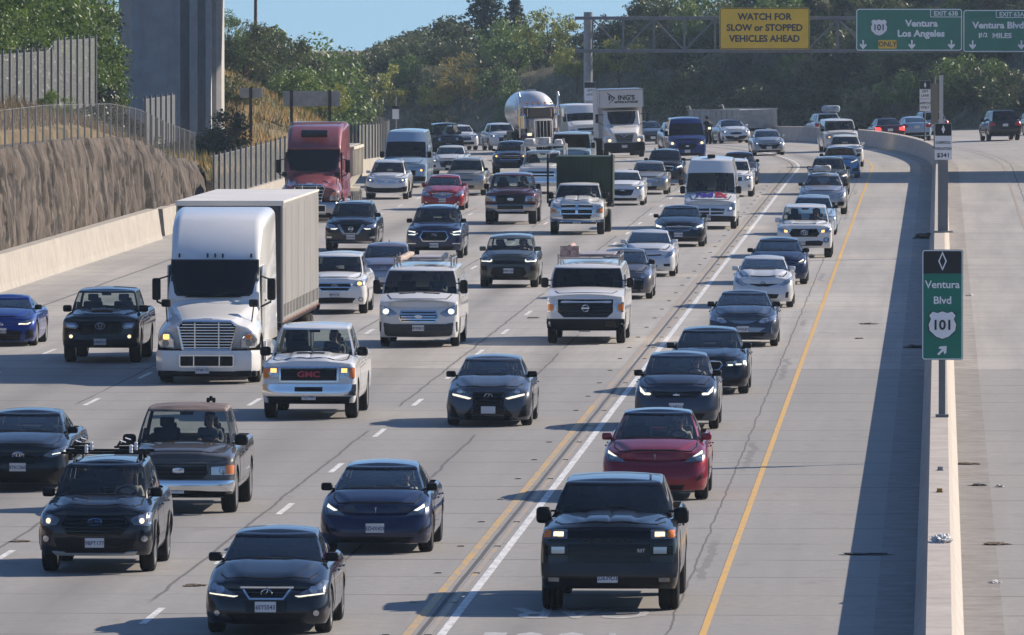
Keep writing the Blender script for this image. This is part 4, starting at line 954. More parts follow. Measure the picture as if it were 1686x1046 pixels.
    for k, i in enumerate(C2):
        sg = 1 if k < HC else -1; kind, p = half[i]
        x0, q0_, _, _ = cpt(kind, p, 0); zb0 = deck(x0, q0_, max(x0+.04, xedge(q0_)))-.025
        for t in tr:
            x, q, _, s = cpt(kind, p, t)
            fr = min(1, max(0, (q-f1)/max(.1, r1-f1)))
            zedge = zr-cab.get('rcrown', .05)-cab.get('drop', .0)*fr**2-cab.get('fdrop', .04)*(1-fr)**3
            z91 = zb0+(zedge-.055-zb0)*min(t, .91)/.91
            z = z91 if t <= .91 else z91+.055*math.sin(s*math.pi/2)
            V.append((sg*x, q-L/2, z))
    panes = {}
    for k in range(MC):
        k2 = (k+1) % MC; i, i2 = C2[k], C2[k2]; lo = min(i, i2); A, B = half[lo], half[lo+1]
        for j in range(nt_-1):
            fc = (base+k*nt_+j, base+k2*nt_+j, base+k2*nt_+j+1, base+k*nt_+j+1)
            tm = (tr[j]+tr[j+1])/2; key = None
            if A[0] == 'f' and B[0] == 'f' and B[1] <= .956 and ts0 < tm < ts1: key = ('windshield', 0, 0)
            elif A[0] == 's' and B[0] == 's':
                for wi, (a, b, t0, t1) in enumerate(wins):
                    if a-1e-6 <= A[1] and B[1] <= b+1e-6 and t0 < tm < t1: key = ('side_window', wi, 1 if k < HC-1 else -1)
            elif A[0] == 'r' and B[0] == 'r' and A[1] <= .951 and cab.get('rg', (.14, .9))[0] < tm < cab.get('rg', (.14, .9))[1] and not cab.get('norear'): key = ('rear_window', 0, 0)
            if key: panes.setdefault(key, []).append(fc)
            else: F.append(fc); FM.append(1 if tm > .9 else 0)
    # roof
    rfx = [-.9, -.7, -.45, -.2, 0, .2, .45, .7, .9]; rrows = {}
    for i in range(1, HC-1):
        a = base+i*nt_+nt_-1; b = base+(MC-i)*nt_+nt_-1; xe = V[a][0]; row = [b]
        for f in rfx:
            V.append((xe*f, V[a][1], V[a][2]+cab.get('rcrown', .05)*(1-f*f)*min(1, xe/w1)**2)); row.append(len(V)-1)
        rrows[i] = row+[a]
    ta, tb = base+nt_-1, base+(HC-1)*nt_+nt_-1
    for i in range(1, HC-2):
        for k in range(len(rfx)+1): F.append((rrows[i][k], rrows[i+1][k], rrows[i+1][k+1], rrows[i][k+1])); FM.append(1)
    for k in range(len(rfx)+1):
        F.append((rrows[1][k], rrows[1][k+1], ta)); FM.append(1)
        F.append((rrows[HC-2][k+1], rrows[HC-2][k], tb)); FM.append(1)
    me = mesh_from("body", V, F, smooth=True, midx=FM)
    bm = bmesh.new(); bm.from_mesh(me); bmesh.ops.recalc_face_normals(bm, faces=bm.faces); bmesh.ops.delete(bm, geom=[v for v in bm.verts if not v.link_faces], context='VERTS')
    bm.to_mesh(me); bm.free()
    me.set_sharp_from_angle(angle=R(50))
    c.body = link("body", me, [body, roofm or body], root)
    gl = gl or GLASS
    for (nm, wi, sg), fl in panes.items():
        idx = sorted({i for f in fl for i in f}); mp = {v: k for k, v in enumerate(idx)}
        cen = Vector((0, 0, 0))
        vv = [Vector(V[i]) for i in idx]
        # seat each pane a few millimetres inside its frame
        vv = [Vector((v.x*.9955, v.y+(.006 if nm == 'windshield' else -.006 if nm == 'rear_window' else 0), v.z)) for v in vv]
        pm = mesh_from(nm, vv, [[mp[i] for i in f] for f in fl], smooth=True)
        link(nm, pm, gl if nm == 'windshield' or gl is GLASSDARK else GLASSMID, root)
    verts = [Vector(v) for v in V]; allF = F+[f for fl in panes.values() for f in fl]
    c.bvh = BVHTree.FromPolygons(verts, allF)
    c.w0, c.w1, c.f0, c.f1, c.r0, c.r1, c.zr = w0, w1, f0, f1, r0, r1, zr
    c.zbelt = edge(f0+.3)
    # under the body
    bm = bmesh.new(); zc = max(sill+.02, .2)
    bx(bm, (0, (qf+qr)/2-L/2, zc+.12), (W*.62, wb+.5, .22))
    bx(bm, (0, (qf+qr)/2-L/2, zc+.22), (W-.16, wb-2*Ra-.06, .3))
    bx(bm, (0, qf-L/2, Rw+.02), (W-2*tw-.12, .12, .12)); bx(bm, (0, qr-L/2, Rw), (W-2*tw-.1, .14, .16))
    bx(bm, (0, .45*fo-L/2, zbf+.14), (W*.7, fo*.6, .16))
    for q in (qf, qr): bx(bm, (0, q-L/2, min(edge(q)-.08, Rw+Ra+.02)), (W-.2, Ra*2, .03))
    obj("underbody", bm, BLACK, root)
    # interior
    bm = bmesh.new(); zb_ = c.zbelt; fl = zb_-.42
    bx(bm, (0, (f0+r0)/2-L/2+.05, fl-.05), (2*w0-.06, r0-f0-.2, .1))
    for s in (1, -1): bx(bm, (s*(w0-.03), (f0+r0)/2-L/2+.05, fl+.2), (.03, r0-f0-.3, .4))
    bx(bm, (0, f0+.5-L/2, (fl+c.deck(0, f0+.12))/2-.04), (2*w0-.12, .5, c.deck(0, f0+.12)-fl-.06), .05)
    bx(bm, (0, r0-.2-L/2, (fl+c.edge(r0))/2), (2*w0-.16, .3, max(.1, c.edge(r0)-fl-.02)))
    obj("interior", bm, INTERIOR, root)
    if det >= 1 and not sp.get('noseats'):
        qs_ = f1+cab.get('seat', .62)
        for s in (1, -1): seat(c, s*W*.2, qs_, min(fl, zr-1.06))
        if r1-f1 > 1.2 and not sp.get('bed2') and not sp.get('van'):
            for s in (1, -1): seat(c, s*W*.2, min(r1-.3, qs_+.85), min(fl, zr-1.06)-.12)
        o = shared("steering_wheel", "steer", steer_shape, [BLACK], root, (W*.2, qs_-.52-L/2, zb_+.0), (R(-65), 0, 0)); c.steer = o
        bm = bmesh.new(); bx(bm, (0, 0, 0), (.24, .03, .07), .015)
        zt = zr-.16; o = obj("rear_view_mirror", bm, BLACK, root); o.location = (0, f1+.02-L/2, zt)
    c.seatq = f1+cab.get('seat', .62); c.fl = fl
    # wheels
    rs = sp.get('rim', (5, ALLOY)); h = Wh-tw/2-.015
    for q in (qf, qr):
        dual = sp.get('dual') and q == qr
        for s in (1, -1):
            x = s*(h+(.12 if dual else 0))
            wobj = shared("wheel", ("tyre", Rw, tw), lambda b: tyre_shape(b, Rw, tw), [RUBBER], root, (x, q-L/2, Rw))
            shared("rim", ("rim", Rw, tw, rs[0], rs[1].name), lambda b: rim_shape(b, Rw, tw, rs[0]), [rs[1], BLACK], wobj, (0, 0, 0), (0, 0, 0 if s > 0 else math.pi))
    # mirrors
    mw, mh, mo = sp.get('mir', (.19, .13, .10)); mm = c.body_mat if sp.get('mirbody', False) else BLACK
    mq = f0+sp.get('mirq', .38); mz = c.edge(mq)+mh*.5+sp.get('mirz', .05)-.03
    mo *= .5 if mh < .2 else .6
    for s in (1, -1):
        bm = bmesh.new()
        bx(bm, (s*(mo+mw/2), 0, 0), (mw, .15, mh), min(mh, mw)*.36, seg=3)
        bx(bm, (s*(mo*.35), .02, -mh*.3), (mo*1.7, .06, .035), .012)
        if mh > .2: bx(bm, (s*(mo*.35), .02, mh*.25), (mo*1.7, .05, .03), .01)
        o = obj("side_mirror", bm, mm, root, True); o.location = (s*(w0-.04), mq-L/2, mz)
    return c
def seat(c, x, q, fl):
    def mk(bm):
        bx(bm, (0, 0, .38), (.48, .14, .66), .06, Matrix.Rotation(R(-14), 3, 'X'), seg=3)
        bx(bm, (0, -.25, .06), (.5, .5, .14), .05, seg=3)
        bx(bm, (0, .13, .8), (.26, .09, .17), .04, Matrix.Rotation(R(-10), 3, 'X'), seg=3)
        for s in (1, -1): tube(bm, [(s*.06, .12, .66), (s*.06, .13, .76)], .008, 5)
    shared("seat", "seat", mk, [SEATM], c.root, (x, q-c.L/2, fl))
def steer_shape(bm):
    n = 20; pts = [(.18*math.cos(2*math.pi*k/n), .18*math.sin(2*math.pi*k/n), 0) for k in range(n+1)]
    tube(bm, pts, .016, 6, cap=False)
    for a in (90, 210, 330): bx(bm, (.09*math.cos(R(a)), .09*math.sin(R(a)), 0), (.17, .035, .012), rot=Matrix.Rotation(R(a), 3, 'Z'))
    bx(bm, (0, 0, 0), (.1, .08, .03), .01)
# --- pressing patches on a shell
def scan(poly, n):
    xs = [p[0] for p in poly]; a, b = min(xs), max(xs); e = (b-a)*.004
    X = sorted(set([round(v, 5) for v in np.linspace(a+e, b-e, n)]+[round(min(b-e, max(a+e, v)), 5) for v in xs])); out = []
    for x in X:
        zs = []
        for i in range(len(poly)):
            (x0, z0), (x1, z1) = poly[i], poly[(i+1) % len(poly)]
            if (x0-x)*(x1-x) <= 0 and x0 != x1: zs.append(z0+(z1-z0)*(x-x0)/(x1-x0))
        if len(zs) >= 2: out.append((x, min(zs), max(zs)))
    return out
def press(bm, c, poly, off=.01, mi=0, n=10, m=4, mode='front', back=.012):
    L = c.L; cs = scan(poly, n)
    if len(cs) < 2: return
    grid = []; prev = None
    for (x, z0, z1) in cs:
        col = []
        for j in range(m+1):
            z = z0+(z1-z0)*j/m
            if mode == 'front': o, d = Vector((x, -L/2-1.5, z)), Vector((0, 1, 0))
            elif mode == 'side': o, d = Vector((3.0, x-L/2, z)), Vector((-1, 0, 0))
            elif mode == 'sideneg': o, d = Vector((-3.0, x-L/2, z)), Vector((1, 0, 0))
            elif mode == 'rear': o, d = Vector((x, L/2+1.5, z)), Vector((0, -1, 0))
            else: o, d = Vector((x, z-L/2, 5)), Vector((0, 0, -1))
            if mode == 'top':
                p = Vector((x, z-L/2, c.deck(x, z))); col.append((p+Vector((0, 0, off)), p-Vector((0, 0, back)))); continue
            p, nn, _, dist = c.bvh.ray_cast(o, d, 4.0)
            if p is None or (mode == 'front' and dist > 3.2): p, nn = (prev[0]+Vector(((x-prev[2], 0, z-prev[3]) if mode == 'front' else (0, 0, 0))), prev[1]) if prev else (None, None)
            if p is None: p, nn = o+d*1.5, -d
            if nn.dot(d) > 0: nn = -nn
            nn = (nn-d*.6).normalized()
            prev = (p, nn, x, z); col.append((p+nn*off, p-nn*back))
        grid.append(col)
    n0 = len(bm.faces)
    T = [[bm.verts.new(a) for a, b in col] for col in grid]
    for i in range(len(T)-1):
        for j in range(m):
            try: bm.faces.new((T[i][j], T[i+1][j], T[i+1][j+1], T[i][j+1]))
            except ValueError: pass
    bd = [(i, 0) for i in range(len(T))]+[(len(T)-1, j) for j in range(1, m+1)]+[(i, m) for i in range(len(T)-2, -1, -1)]+[(0, j) for j in range(m-1, 0, -1)]
    U = [bm.verts.new(grid[i][j][1]) for i, j in bd]
    for k in range(len(bd)):
        k2 = (k+1) % len(bd); a, b = T[bd[k][0]][bd[k][1]], T[bd[k2][0]][bd[k2][1]]
        try: bm.faces.new((a, U[k], U[k2], b))
        except ValueError: pass
    _mi(bm, n0, mi)
def flip(poly): return [(-x, z) for x, z in poly][::-1]
def patch(c, name, items, mirror=False, parent=None, mode='front', n=10, m=4):
    # items: (poly, material, offset); one part (or one on each side)
    mats = []; out = []
    for it in items:
        if it[1] not in mats: mats.append(it[1])
    for s in ((1, -1) if mirror else (1,)):
        bm = bmesh.new()
        for it in items:
            poly = it[0] if s > 0 else flip(it[0])
            mdl = mode if not (mode == 'side' and s < 0) else 'sideneg'
            if mode == 'side': poly = it[0]
            press(bm, c, poly, it[2], mats.index(it[1]), n, m, mdl)
        p = parent[0 if s > 0 else 1] if isinstance(parent, (list, tuple)) else parent
        out.append(obj(name, bm, mats, p or c.root, True))
    return out
def fronty(c, x, z):
    p = c.bvh.ray_cast(Vector((x, -c.L/2-1.5, z)), Vector((0, 1, 0)), 4)[0]
    return p.y if p else -c.L/2+.1
def rect(x0, x1, z0, z1): return [(x0, z0), (x1, z0), (x1, z1), (x0, z1)]
def ell(cx, cz, a, b, n=14): return [(cx+a*math.cos(2*math.pi*k/n), cz+b*math.sin(2*math.pi*k/n)) for k in range(n)]
def plate(c, x, z, s="", y=None, w=.305, h=.152):
    yy = (fronty(c, x, z) if y is None else y)-.018
    bm = bmesh.new(); bx(bm, (x, yy, z), (w, .012, h), .006)
    o = obj("license_plate", bm, PLATE, c.root)
    if s: text(s, .088, Matrix.Translation((x, yy-.0065, z-.008)) @ FACE_CAM, PLATEBLUE, o, bold=.002, ext=.001, sx=.92)
    return o
def ringtube(bm, cx, y, cz, a, b, r, n=20, mi=0):
    tube(bm, [(cx+a*math.cos(2*math.pi*k/n), y, cz+b*math.sin(2*math.pi*k/n)) for k in range(n+1)], r, 6, mi, cap=False)
def emblem(c, kind, z, s=.07, x=0.0, m=None, parent=None):
    y = fronty(c, x, z)-.022; bm = bmesh.new(); r = s*.13
    P2 = lambda u, v: (x+u*s, y, z+v*s)
    if kind == 'oval3':
        ringtube(bm, x, y, z, s*1.4, s*.95, r); ringtube(bm, x, y, z+s*.25, s*.9, s*.45, r*.8); ringtube(bm, x, y, z, s*.38, s*.9, r*.8)
    elif kind == 'lshape':
        ringtube(bm, x, y, z, s*1.3, s*.95, r); tube(bm, [P2(.35, .7), P2(-.45, -.5), P2(.75, -.5)], r, 6)
    elif kind == 'star':
        ringtube(bm, x, y, z, s, s, r)
        for a in (90, 210, 330): tube(bm, [P2(0, 0), P2(math.cos(R(a)), math.sin(R(a)))], [r*1.3, r*.5], 6)
    elif kind == 'ringbar':
        ringtube(bm, x, y, z, s, s, r*1.3); bx(bm, P2(0, 0), (s*2.5, .012, s*.42), .003)
    elif kind == 'oval':
        bx(bm, (x, y, z), (s*2.6, .012, s*1.1), s*.5, seg=3); ringtube(bm, x, y-.006, z, s*1.35, s*.6, r*.8)
        tube(bm, [(x-s*.8, y-.01, z-.1*s), (x-s*.2, y-.01, z+.15*s), (x+s*.2, y-.01, z-.15*s), (x+s*.8, y-.01, z+.1*s)], r*.6, 5)
    elif kind == 'pleiades':
        ringtube(bm, x, y, z, s*1.4, s*.75, r)
        for u, v in ((-.6, .1), (.1, .25), (.45, .1), (.2, -.25), (.6, -.2), (.85, .0)): bx(bm, P2(u, v), (s*.22, .01, s*.22), s*.05)
    elif kind == 'bowtie':
        bx(bm, P2(0, 0), (s*2.6, .014, s*.5), .004); bx(bm, P2(0, 0), (s*.95, .0142, s*.95), .004)
    elif kind == 'tee':
        tube(bm, [P2(-.6, .75), P2(0, .9), P2(.6, .75)], r*.8, 6); tube(bm, [P2(0, .8), P2(0, -.9)], [r*1.3, r*.4], 6)
    elif kind == 'vshape':
        ringtube(bm, x, y, z, s, s*.8, r); tube(bm, [P2(-.7, .4), P2(0, -.3), P2(.7, .4)], r, 6)
    elif kind == 'round':
        ringtube(bm, x, y, z, s, s, r); bx(bm, P2(0, 0), (s*1.2, .01, s*.3), .003); bx(bm, P2(0, 0), (s*.3, .0102, s*1.2), .003)
    elif kind == 'hshape':
        bx(bm, P2(-.6, 0), (s*.3, .012, s*1.6), .003); bx(bm, P2(.6, 0), (s*.3, .012, s*1.6), .003); bx(bm, P2(0, 0), (s*1.2, .0122, s*.3), .003)
    return obj("emblem", bm, m or CHROME, parent or c.root, True)
def rim_of(poly, w):
    # thin frame polys along an outline
    out = []
    for i in range(len(poly)):
        (x0, z0), (x1, z1) = poly[i], poly[(i+1) % len(poly)]
        l = math.hypot(x1-x0, z1-z0)
        if l < 1e-4: continue
        tx, tz = (x1-x0)/l, (z1-z0)/l; nx, nz = -tz*w/2, tx*w/2
        out.append([(x0-tx*w/2+nx, z0-tz*w/2+nz), (x1+tx*w/2+nx, z1+tz*w/2+nz), (x1+tx*w/2-nx, z1+tz*w/2-nz), (x0-tx*w/2-nx, z0-tz*w/2-nz)])
    return out
def sym(half): return [(x, z) for x, z in half]+[(-x, z) for x, z in half[::-1]]
def bars(x0, x1, z0, z1, n, w): return [rect(x0, x1, z-w/2, z+w/2) for z in np.linspace(z0, z1, n)]
def vbars(x0, x1, z0, z1, n, w): return [rect(x-w/2, x+w/2, z0, z1) for x in np.linspace(x0, x1, n)]
def grille(c, poly, inner=None, frame=None, fw=.03, hb=0, vb=0, bm_=None, bw=.02, name="grille", off=.008):
    it = [(poly, inner or BLACK, off)]
    cs = scan(poly, 24); zs = [p[1] for p in poly]; xs = [p[0] for p in poly]
    m2 = bm_ or CHROME
    if hb:
        for z in np.linspace(min(zs), max(zs), hb+2)[1:-1]:
            xx = [x for x, a, b in cs if a+.003 < z < b-.003]
            if len(xx) > 1: it.append((rect(min(xx), max(xx), z-bw/2, z+bw/2), m2, off+.012))
    if vb:
        for x in np.linspace(min(xs), max(xs), vb+2)[1:-1]:
            k = min(cs, key=lambda q: abs(q[0]-x)); it.append((rect(x-bw/2, x+bw/2, k[1]+.004, k[2]-.004), m2, off+.010))
    if frame:
        for q in rim_of(poly, fw): it.append((q, frame, off+.016))
    return patch(c, name, it, n=16)[0]
def hood_and_doors(c, doors=2, handles=None, hoodq=(.28, None), hx=.8):
    # shut lines: the bonnet and the doors are panels set a few millimetres proud of the shell
    f0 = c.f0; a, b = hoodq[0], f0-.02; X = c.hw-.2
    poly = [(-X*.86, a+.09), (-X*.5, a+.02), (0, a), (X*.5, a+.02), (X*.86, a+.09), (X*.98, a+.35), (X*.98, b+.06), (X*.5, b-.08), (0, b-.12), (-X*.5, b-.08), (-X*.98, b+.06), (-X*.98, a+.35)]
    bm = bmesh.new(); press(bm, c, poly, .003, 0, 44, 10, 'top')
    for q in rim_of(poly, .022 if c.s < 260 else .03): press(bm, c, q, .007, 1, 3, 1, 'top')
    obj("hood", bm, [c.body_mat, BLACK], c.root, True)
    w = c.w0-.02; cw = [(-w, f0+.20), (-w*.7, f0+.05), (-w*.3, f0-.03), (0, f0-.05), (w*.3, f0-.03), (w*.7, f0+.05), (w, f0+.20), (w*.98, f0+.28), (w*.6, f0+.13), (0, f0+.05), (-w*.6, f0+.13), (-w*.98, f0+.28)]
    bm = bmesh.new(); press(bm, c, cw, .012, 0, 16, 2, 'top'); obj("cowl", bm, BLACK, c.root)
    zs = c.edge((c.qf+c.qr)/2)-.05; lo = c.sp.get('sill', .22)+.10
    q0 = max(c.qf+c.sp['R']+.13, c.f0+.25); q1 = min(c.qr-.05, c.r0-.2); n = doors
    for k in range(n):
        a, b = q0+(q1-q0)*k/n+.008, q0+(q1-q0)*(k+1)/n-.008
        poly = [(a, lo), (b if k < n-1 or b < c.qr-c.sp['R']-.1 else c.qr-c.sp['R']-.12, lo), (b, lo+.3), (b, zs), (a, zs)]
        ds = patch(c, "door", [(poly, c.body_mat, .005)], True, mode='side', n=8, m=5)
        for s, d in zip((1, -1), ds):
            bm = bmesh.new(); zz = zs-.1; p = c.bvh.ray_cast(Vector((3*s, b-.14-c.L/2, zz)), Vector((-s, 0, 0)), 4)[0]
            if p: bx(bm, p+Vector((s*.03, 0, 0)), (.035, .19, .03), .01)
            obj("door_handle", bm, handles or c.body_mat, d)
def wipers(c):
    bm = bmesh.new()
    for x0, x1 in ((-.1, -.6), (.5, -.02)):
        pts = []
        for k in range(5):
            x = x0+(x1-x0)*k/4; z = c.zbelt+.5
            q = c.f0+.03+.015*k; p, nn, _, _ = c.bvh.ray_cast(Vector((x*c.hw, q-c.L/2+.03, 4)), Vector((0, 0, -1)), 5)
            if p: pts.append(p+Vector((0, -.01, .014)))
        if len(pts) > 1: tube(bm, pts, .006, 5)
    obj("wiper", bm, BLACK, c.root)
def roof_rails(c, m=None, h=.05):
    for s in (1, -1):
        bm = bmesh.new(); pts = []
        for k in range(8):
            q = c.f1+.25+(c.r1-c.f1-.45)*k/7; p = c.bvh.ray_cast(Vector((s*(c.w1-.1), q-c.L/2, 5)), Vector((0, 0, -1)), 5)[0]
            if p: pts.append(p+Vector((0, 0, h if 0 < k < 7 else 0)))
        tube(bm, pts, .018, 6); obj("roof_rail", bm, m or ALLOY, c.root, True)
def antenna(c, x=0, q=None):
    q = c.r1-.25 if q is None else q
    p = c.bvh.ray_cast(Vector((x, q-c.L/2, 5)), Vector((0, 0, -1)), 5)[0]
    bm = bmesh.new(); loft(bm, [[p+Vector((s*.03, -.1, -.005)), p+Vector((0, -.08, .0)), p+Vector((-s*.03, -.1, -.005))] if k == 0 else [p+Vector((.03*s, .1, -.005)), p+Vector((0, .07, .07)), p+Vector((-.03*s, .1, -.005))] for k, s in ((0, 1), (1, 1))])
    obj("antenna_fin", bm, c.body_mat, c.root)
def clad(c, m=None, w=.05):
    # dark arch trims
    for q in (c.qf, c.qr):
        for s in (1, -1):
            bm = bmesh.new(); pts = []; Rw = c.sp['R']; Ra = Rw+c.sp.get('gap', .055)+.03
            for k in range(13):
                a = R(180*k/12); y, z = q+Ra*math.cos(a), Rw+Ra*math.sin(a)
                z = max(z, c.sp.get('sill', .22)+.03)
                p = c.bvh.ray_cast(Vector((3*s, y-c.L/2, z)), Vector((-s, 0, 0)), 4)[0]
                if p and abs(p.x) > c.hw*.8: pts.append(p+Vector((s*.004, 0, 0)))
            if len(pts) > 2: tube(bm, pts, w*.5, 6)
            obj("arch_trim", bm, m or BLACK, c.root, True)
# --- body plans (metres; lengths run back from the front bumper)
W4 = [(.04, .46, .14, .88), (.52, .84, .14, .88)]
def plan(kind, **kw):
    k = kind
    if k == 'sedan':
        d = dict(L=4.75, W=1.83, R=.33, tw=.23, fo=.92, wb=2.80, zb=.19, sill=.2, zbr=.3,
                 edge=[(0, .66), (.35, .74), (1.3, .93), (2.6, .98), (3.9, 1.0), (4.4, 1.0), (4.75, .93)], crown=[(0, .02), (.5, .07), (1.3, .06), (2, .02), (4, .02), (4.75, .03)],
                 cab=dict(f0=1.28, f1=2.12, r1=3.3, r0=4.12, zr=1.45, wins=W4, w1=.58))
    elif k == 'hatch':
        d = dict(L=4.45, W=1.77, R=.32, tw=.2, fo=.88, wb=2.70, zb=.19, sill=.2, zbr=.3,
                 edge=[(0, .68), (.35, .79), (1.05, .98), (2.4, 1.03), (4.2, 1.08), (4.45, 1.05)], crown=[(0, .02), (.5, .07), (1.1, .06), (2, .02), (4, .02), (4.45, .03)],
                 cab=dict(f0=1.0, f1=1.95, r1=3.1, r0=4.3, zr=1.49, wins=W4, w1=.56, drop=.03))
    elif k == 'suv':
        d = dict(L=4.65, W=1.84, R=.36, tw=.235, fo=.9, wb=2.70, zb=.27, sill=.27, zbr=.35, rx=.36, ry=.36, tinted=True,
                 edge=[(0, .86), (.3, .95), (1.15, 1.08), (2.4, 1.13), (4.3, 1.17), (4.65, 1.12)], crown=[(0, .02), (.4, .07), (1.2, .06), (2, .02), (4.65, .02)],
                 front=[(0, .10), (.1, .03), (.3, 0), (.6, .0), (.82, .03), (.93, .08), (1, .17)],
                 cab=dict(f0=1.15, f1=1.85, r1=4.0, r0=4.52, zr=1.70, wins=[(.03, .34, .12, .88), (.37, .66, .12, .88), (.7, .93, .14, .86)], w1=.6))
    elif k == 'pickup':
        d = dict(L=5.8, W=2.0, R=.39, tw=.26, fo=.95, wb=3.6, zb=.34, sill=.4, zbr=.45, rx=.22, ry=.26, bow=.07, rrx=.12, rry=.12, rbow=.02, gap=.09, bed=True, mir=(.22, .2, .1), mirz=.03,
                 edge=[(0, 1.0), (.3, 1.1), (1.4, 1.21), (2.6, 1.23), (5.8, 1.25)], crown=[(0, .02), (.35, .07), (1.4, .07), (2, .02), (5.8, .0)],
                 front=[(0, .08), (.1, .02), (.3, 0), (.45, .03), (.85, .045), (.94, .08), (1, .15)],
                 side=[(0, .05), (.1, .02), (.4, 0), (.8, .015), (.93, .035), (1, .1)],
                 cab=dict(f0=1.42, f1=2.0, r1=3.55, r0=3.75, zr=1.87, wins=[(.04, .48, .12, .86), (.53, .92, .12, .86)], w0=.88, w1=.72, rcrown=.04, seat=.5, rb0=.04, rb1=.04, taper=.02))
    elif k == 'van':
        d = dict(L=5.6, W=2.03, R=.35, tw=.22, fo=.98, wb=3.4, zb=.25, sill=.3, zbr=.35, rx=.3, ry=.36, bow=.12, rrx=.1, rry=.1, rbow=.02, gap=.07, van=True, mir=(.2, .3, .1), mirz=.02, mirq=.3,
                 edge=[(0, .92), (.3, 1.06), (.85, 1.24), (1.6, 1.28), (5.6, 1.3)], crown=[(0, .02), (.3, .09), (.9, .08), (1.5, .02), (5.6, .0)],
                 front=[(0, .08), (.1, .02), (.3, 0), (.45, .03), (.7, .06), (.9, .15), (1, .28)],
                 side=[(0, .04), (.1, .02), (.4, 0), (.8, .01), (1, .03)],
                 cab=dict(f0=.78, f1=1.55, r1=5.5, r0=5.56, zr=2.1, wins=[(.02, .2, .1, .6)], w0=.97, w1=.82, rcrown=.06, taper=.0, rb0=.03, rb1=.03, bulge=.04, norear=True, b0=.2, b1=.14, seat=.55, round=.12))
    for a, b in kw.items():
        if a == 'cab': d['cab'].update(b)
        else: d[a] = b
    return d
# ------------------------------------------------------------------ the vehicles
def pose(root, s, b, back=0.0, flipd=False):
    # stand a thing on the road at (s, b): nose towards the camera, tilted with the pavement
    sc_ = s+back*(-1 if flipd else 1); p = P(sc_, b); t = (P(sc_+1, b)-P(sc_-1, b)).normalized(); r = (P(sc_, b+1)-P(sc_, b-1)).normalized()
    if flipd: t, r = -t, -r
    n = r.cross(t).normalized(); r = t.cross(n)
    root.matrix_world = Matrix(((r.x, t.x, n.x, p.x), (r.y, t.y, n.y, p.y), (r.z, t.z, n.z, p.z), (0, 0, 0, 1)))
BLK = paint("paint_black", (0.005, 0.005, 0.006), dust=.01)
BLK2 = paint("paint_black_blue", (0.006, 0.008, 0.014), .0, dust=.01)
NAVY = paint("paint_navy", (0.008, 0.014, 0.052), .4, dust=.04)
NAVY2 = paint("paint_deep_blue", (0.018, 0.028, 0.075), .4, dust=.06)
GREYD = paint("paint_dark_grey", (0.075, 0.08, 0.094), .5, dust=.06)
GREYM = paint("paint_mid_grey", (0.14, 0.14, 0.15), .5, dust=.1)
GREYB = paint("paint_blue_grey", (0.05, 0.062, 0.085), .6, dust=.06)
SLATE = paint("paint_slate", (0.04, 0.05, 0.075), .5, dust=.06)
WHT = paint("paint_white", (0.74, 0.74, 0.73), dust=.12)
WHT2 = paint("paint_white_dusty", (0.68, 0.68, 0.66), dust=.3)
PEARL = paint("paint_pearl", (0.66, 0.67, 0.68), .2, dust=.1)
SILV = paint("paint_silver", (0.42, 0.42, 0.43), .7, dust=.1)
GOLD = paint("paint_champagne", (0.36, 0.33, 0.28), .6, dust=.1)
RED = paint("paint_red_metallic", (0.24, 0.012, 0.028), .35, dust=.03)
RED2 = paint("paint_red", (0.3, 0.012, 0.02), .2, dust=.06)
MAROON = paint("paint_maroon", (0.10, 0.022, 0.026), .4, dust=.15)
BLUE = paint("paint_bright_blue", (0.012, 0.035, 0.22), .4, dust=.04)
SKYB = paint("paint_sky_blue", (0.16, 0.33, 0.52), .4, dust=.05)
PALEB = paint("paint_pale_blue", (0.30, 0.42, 0.55), .1, dust=.1)
OLIVE = paint("paint_olive_grey", (0.075, 0.075, 0.062), .5, dust=.1)
BROWN = paint("paint_faded_brown", (0.06, 0.056, 0.056), .1, .5, dust=.4)
RUST = mat("rusty_primer", (0.14, 0.105, 0.09), 0.6, var=.5, vs_=2)
VANB = paint("paint_van_blue", (0.02, 0.035, 0.16), .2, dust=.05)
GLASSROOF = paint("glass_roof", (0.006, 0.007, 0.01), 0.0, .1, dust=.02)
def put(kw, px, py, col, label, cat, name="car", roofm=None, det=1, gl=None, group="vehicles driving towards the camera"):
    s, b = hit(px, py)
    c = car(name, kw, (0, 0, 0), 0, col, label, cat, roofm, det, gl, group)
    pose(c.root, s, b, c.L/2-c.sp['fo']); c.s, c.b = s, b
    if name != "motorcycle" and c.det >= 1: hood_and_doors(c); wipers(c)
    return c
def lights(c, poly, inner=LAMP, lit=None, litm=LIT, bez=None):
    hs = patch(c, "headlight", [(poly, inner, .010)], True)
    cx = sum(p[0] for p in poly)/len(poly); cz = sum(p[1] for p in poly)/len(poly)
    if inner is LAMP or inner is LAMPDARK:
        xs = [p[0] for p in poly]; zs = [p[1] for p in poly]; r = min(.055, (max(zs)-min(zs))*.3)
        patch(c, "lens", [(ell(cx+.01, cz, r*1.35, r*1.25), LAMPDARK, .013), (ell(cx+.01, cz, r, r), LAMP, .018)], True, hs)
    if lit:
        for l in (lit if isinstance(lit[0][0], (list, tuple)) else [lit]):
            mx, mz = sum(p[0] for p in l)/len(l), sum(p[1] for p in l)/len(l); strip = max(p[0] for p in l)-min(p[0] for p in l) > 2.2*(max(p[1] for p in l)-min(p[1] for p in l)); kx, kz = (.95, .62) if strip else (.8, .8)
            l = [(mx+(p[0]-mx)*kx, mz+(p[1]-mz)*kz) for p in l]; patch(c, "lit_bulb", [(l, litm, .022)], True, hs)
    return hs
def intake(c, poly, m=BLACK, name="lower_intake", off=.006): return patch(c, name, [(poly, m, off)], n=14)
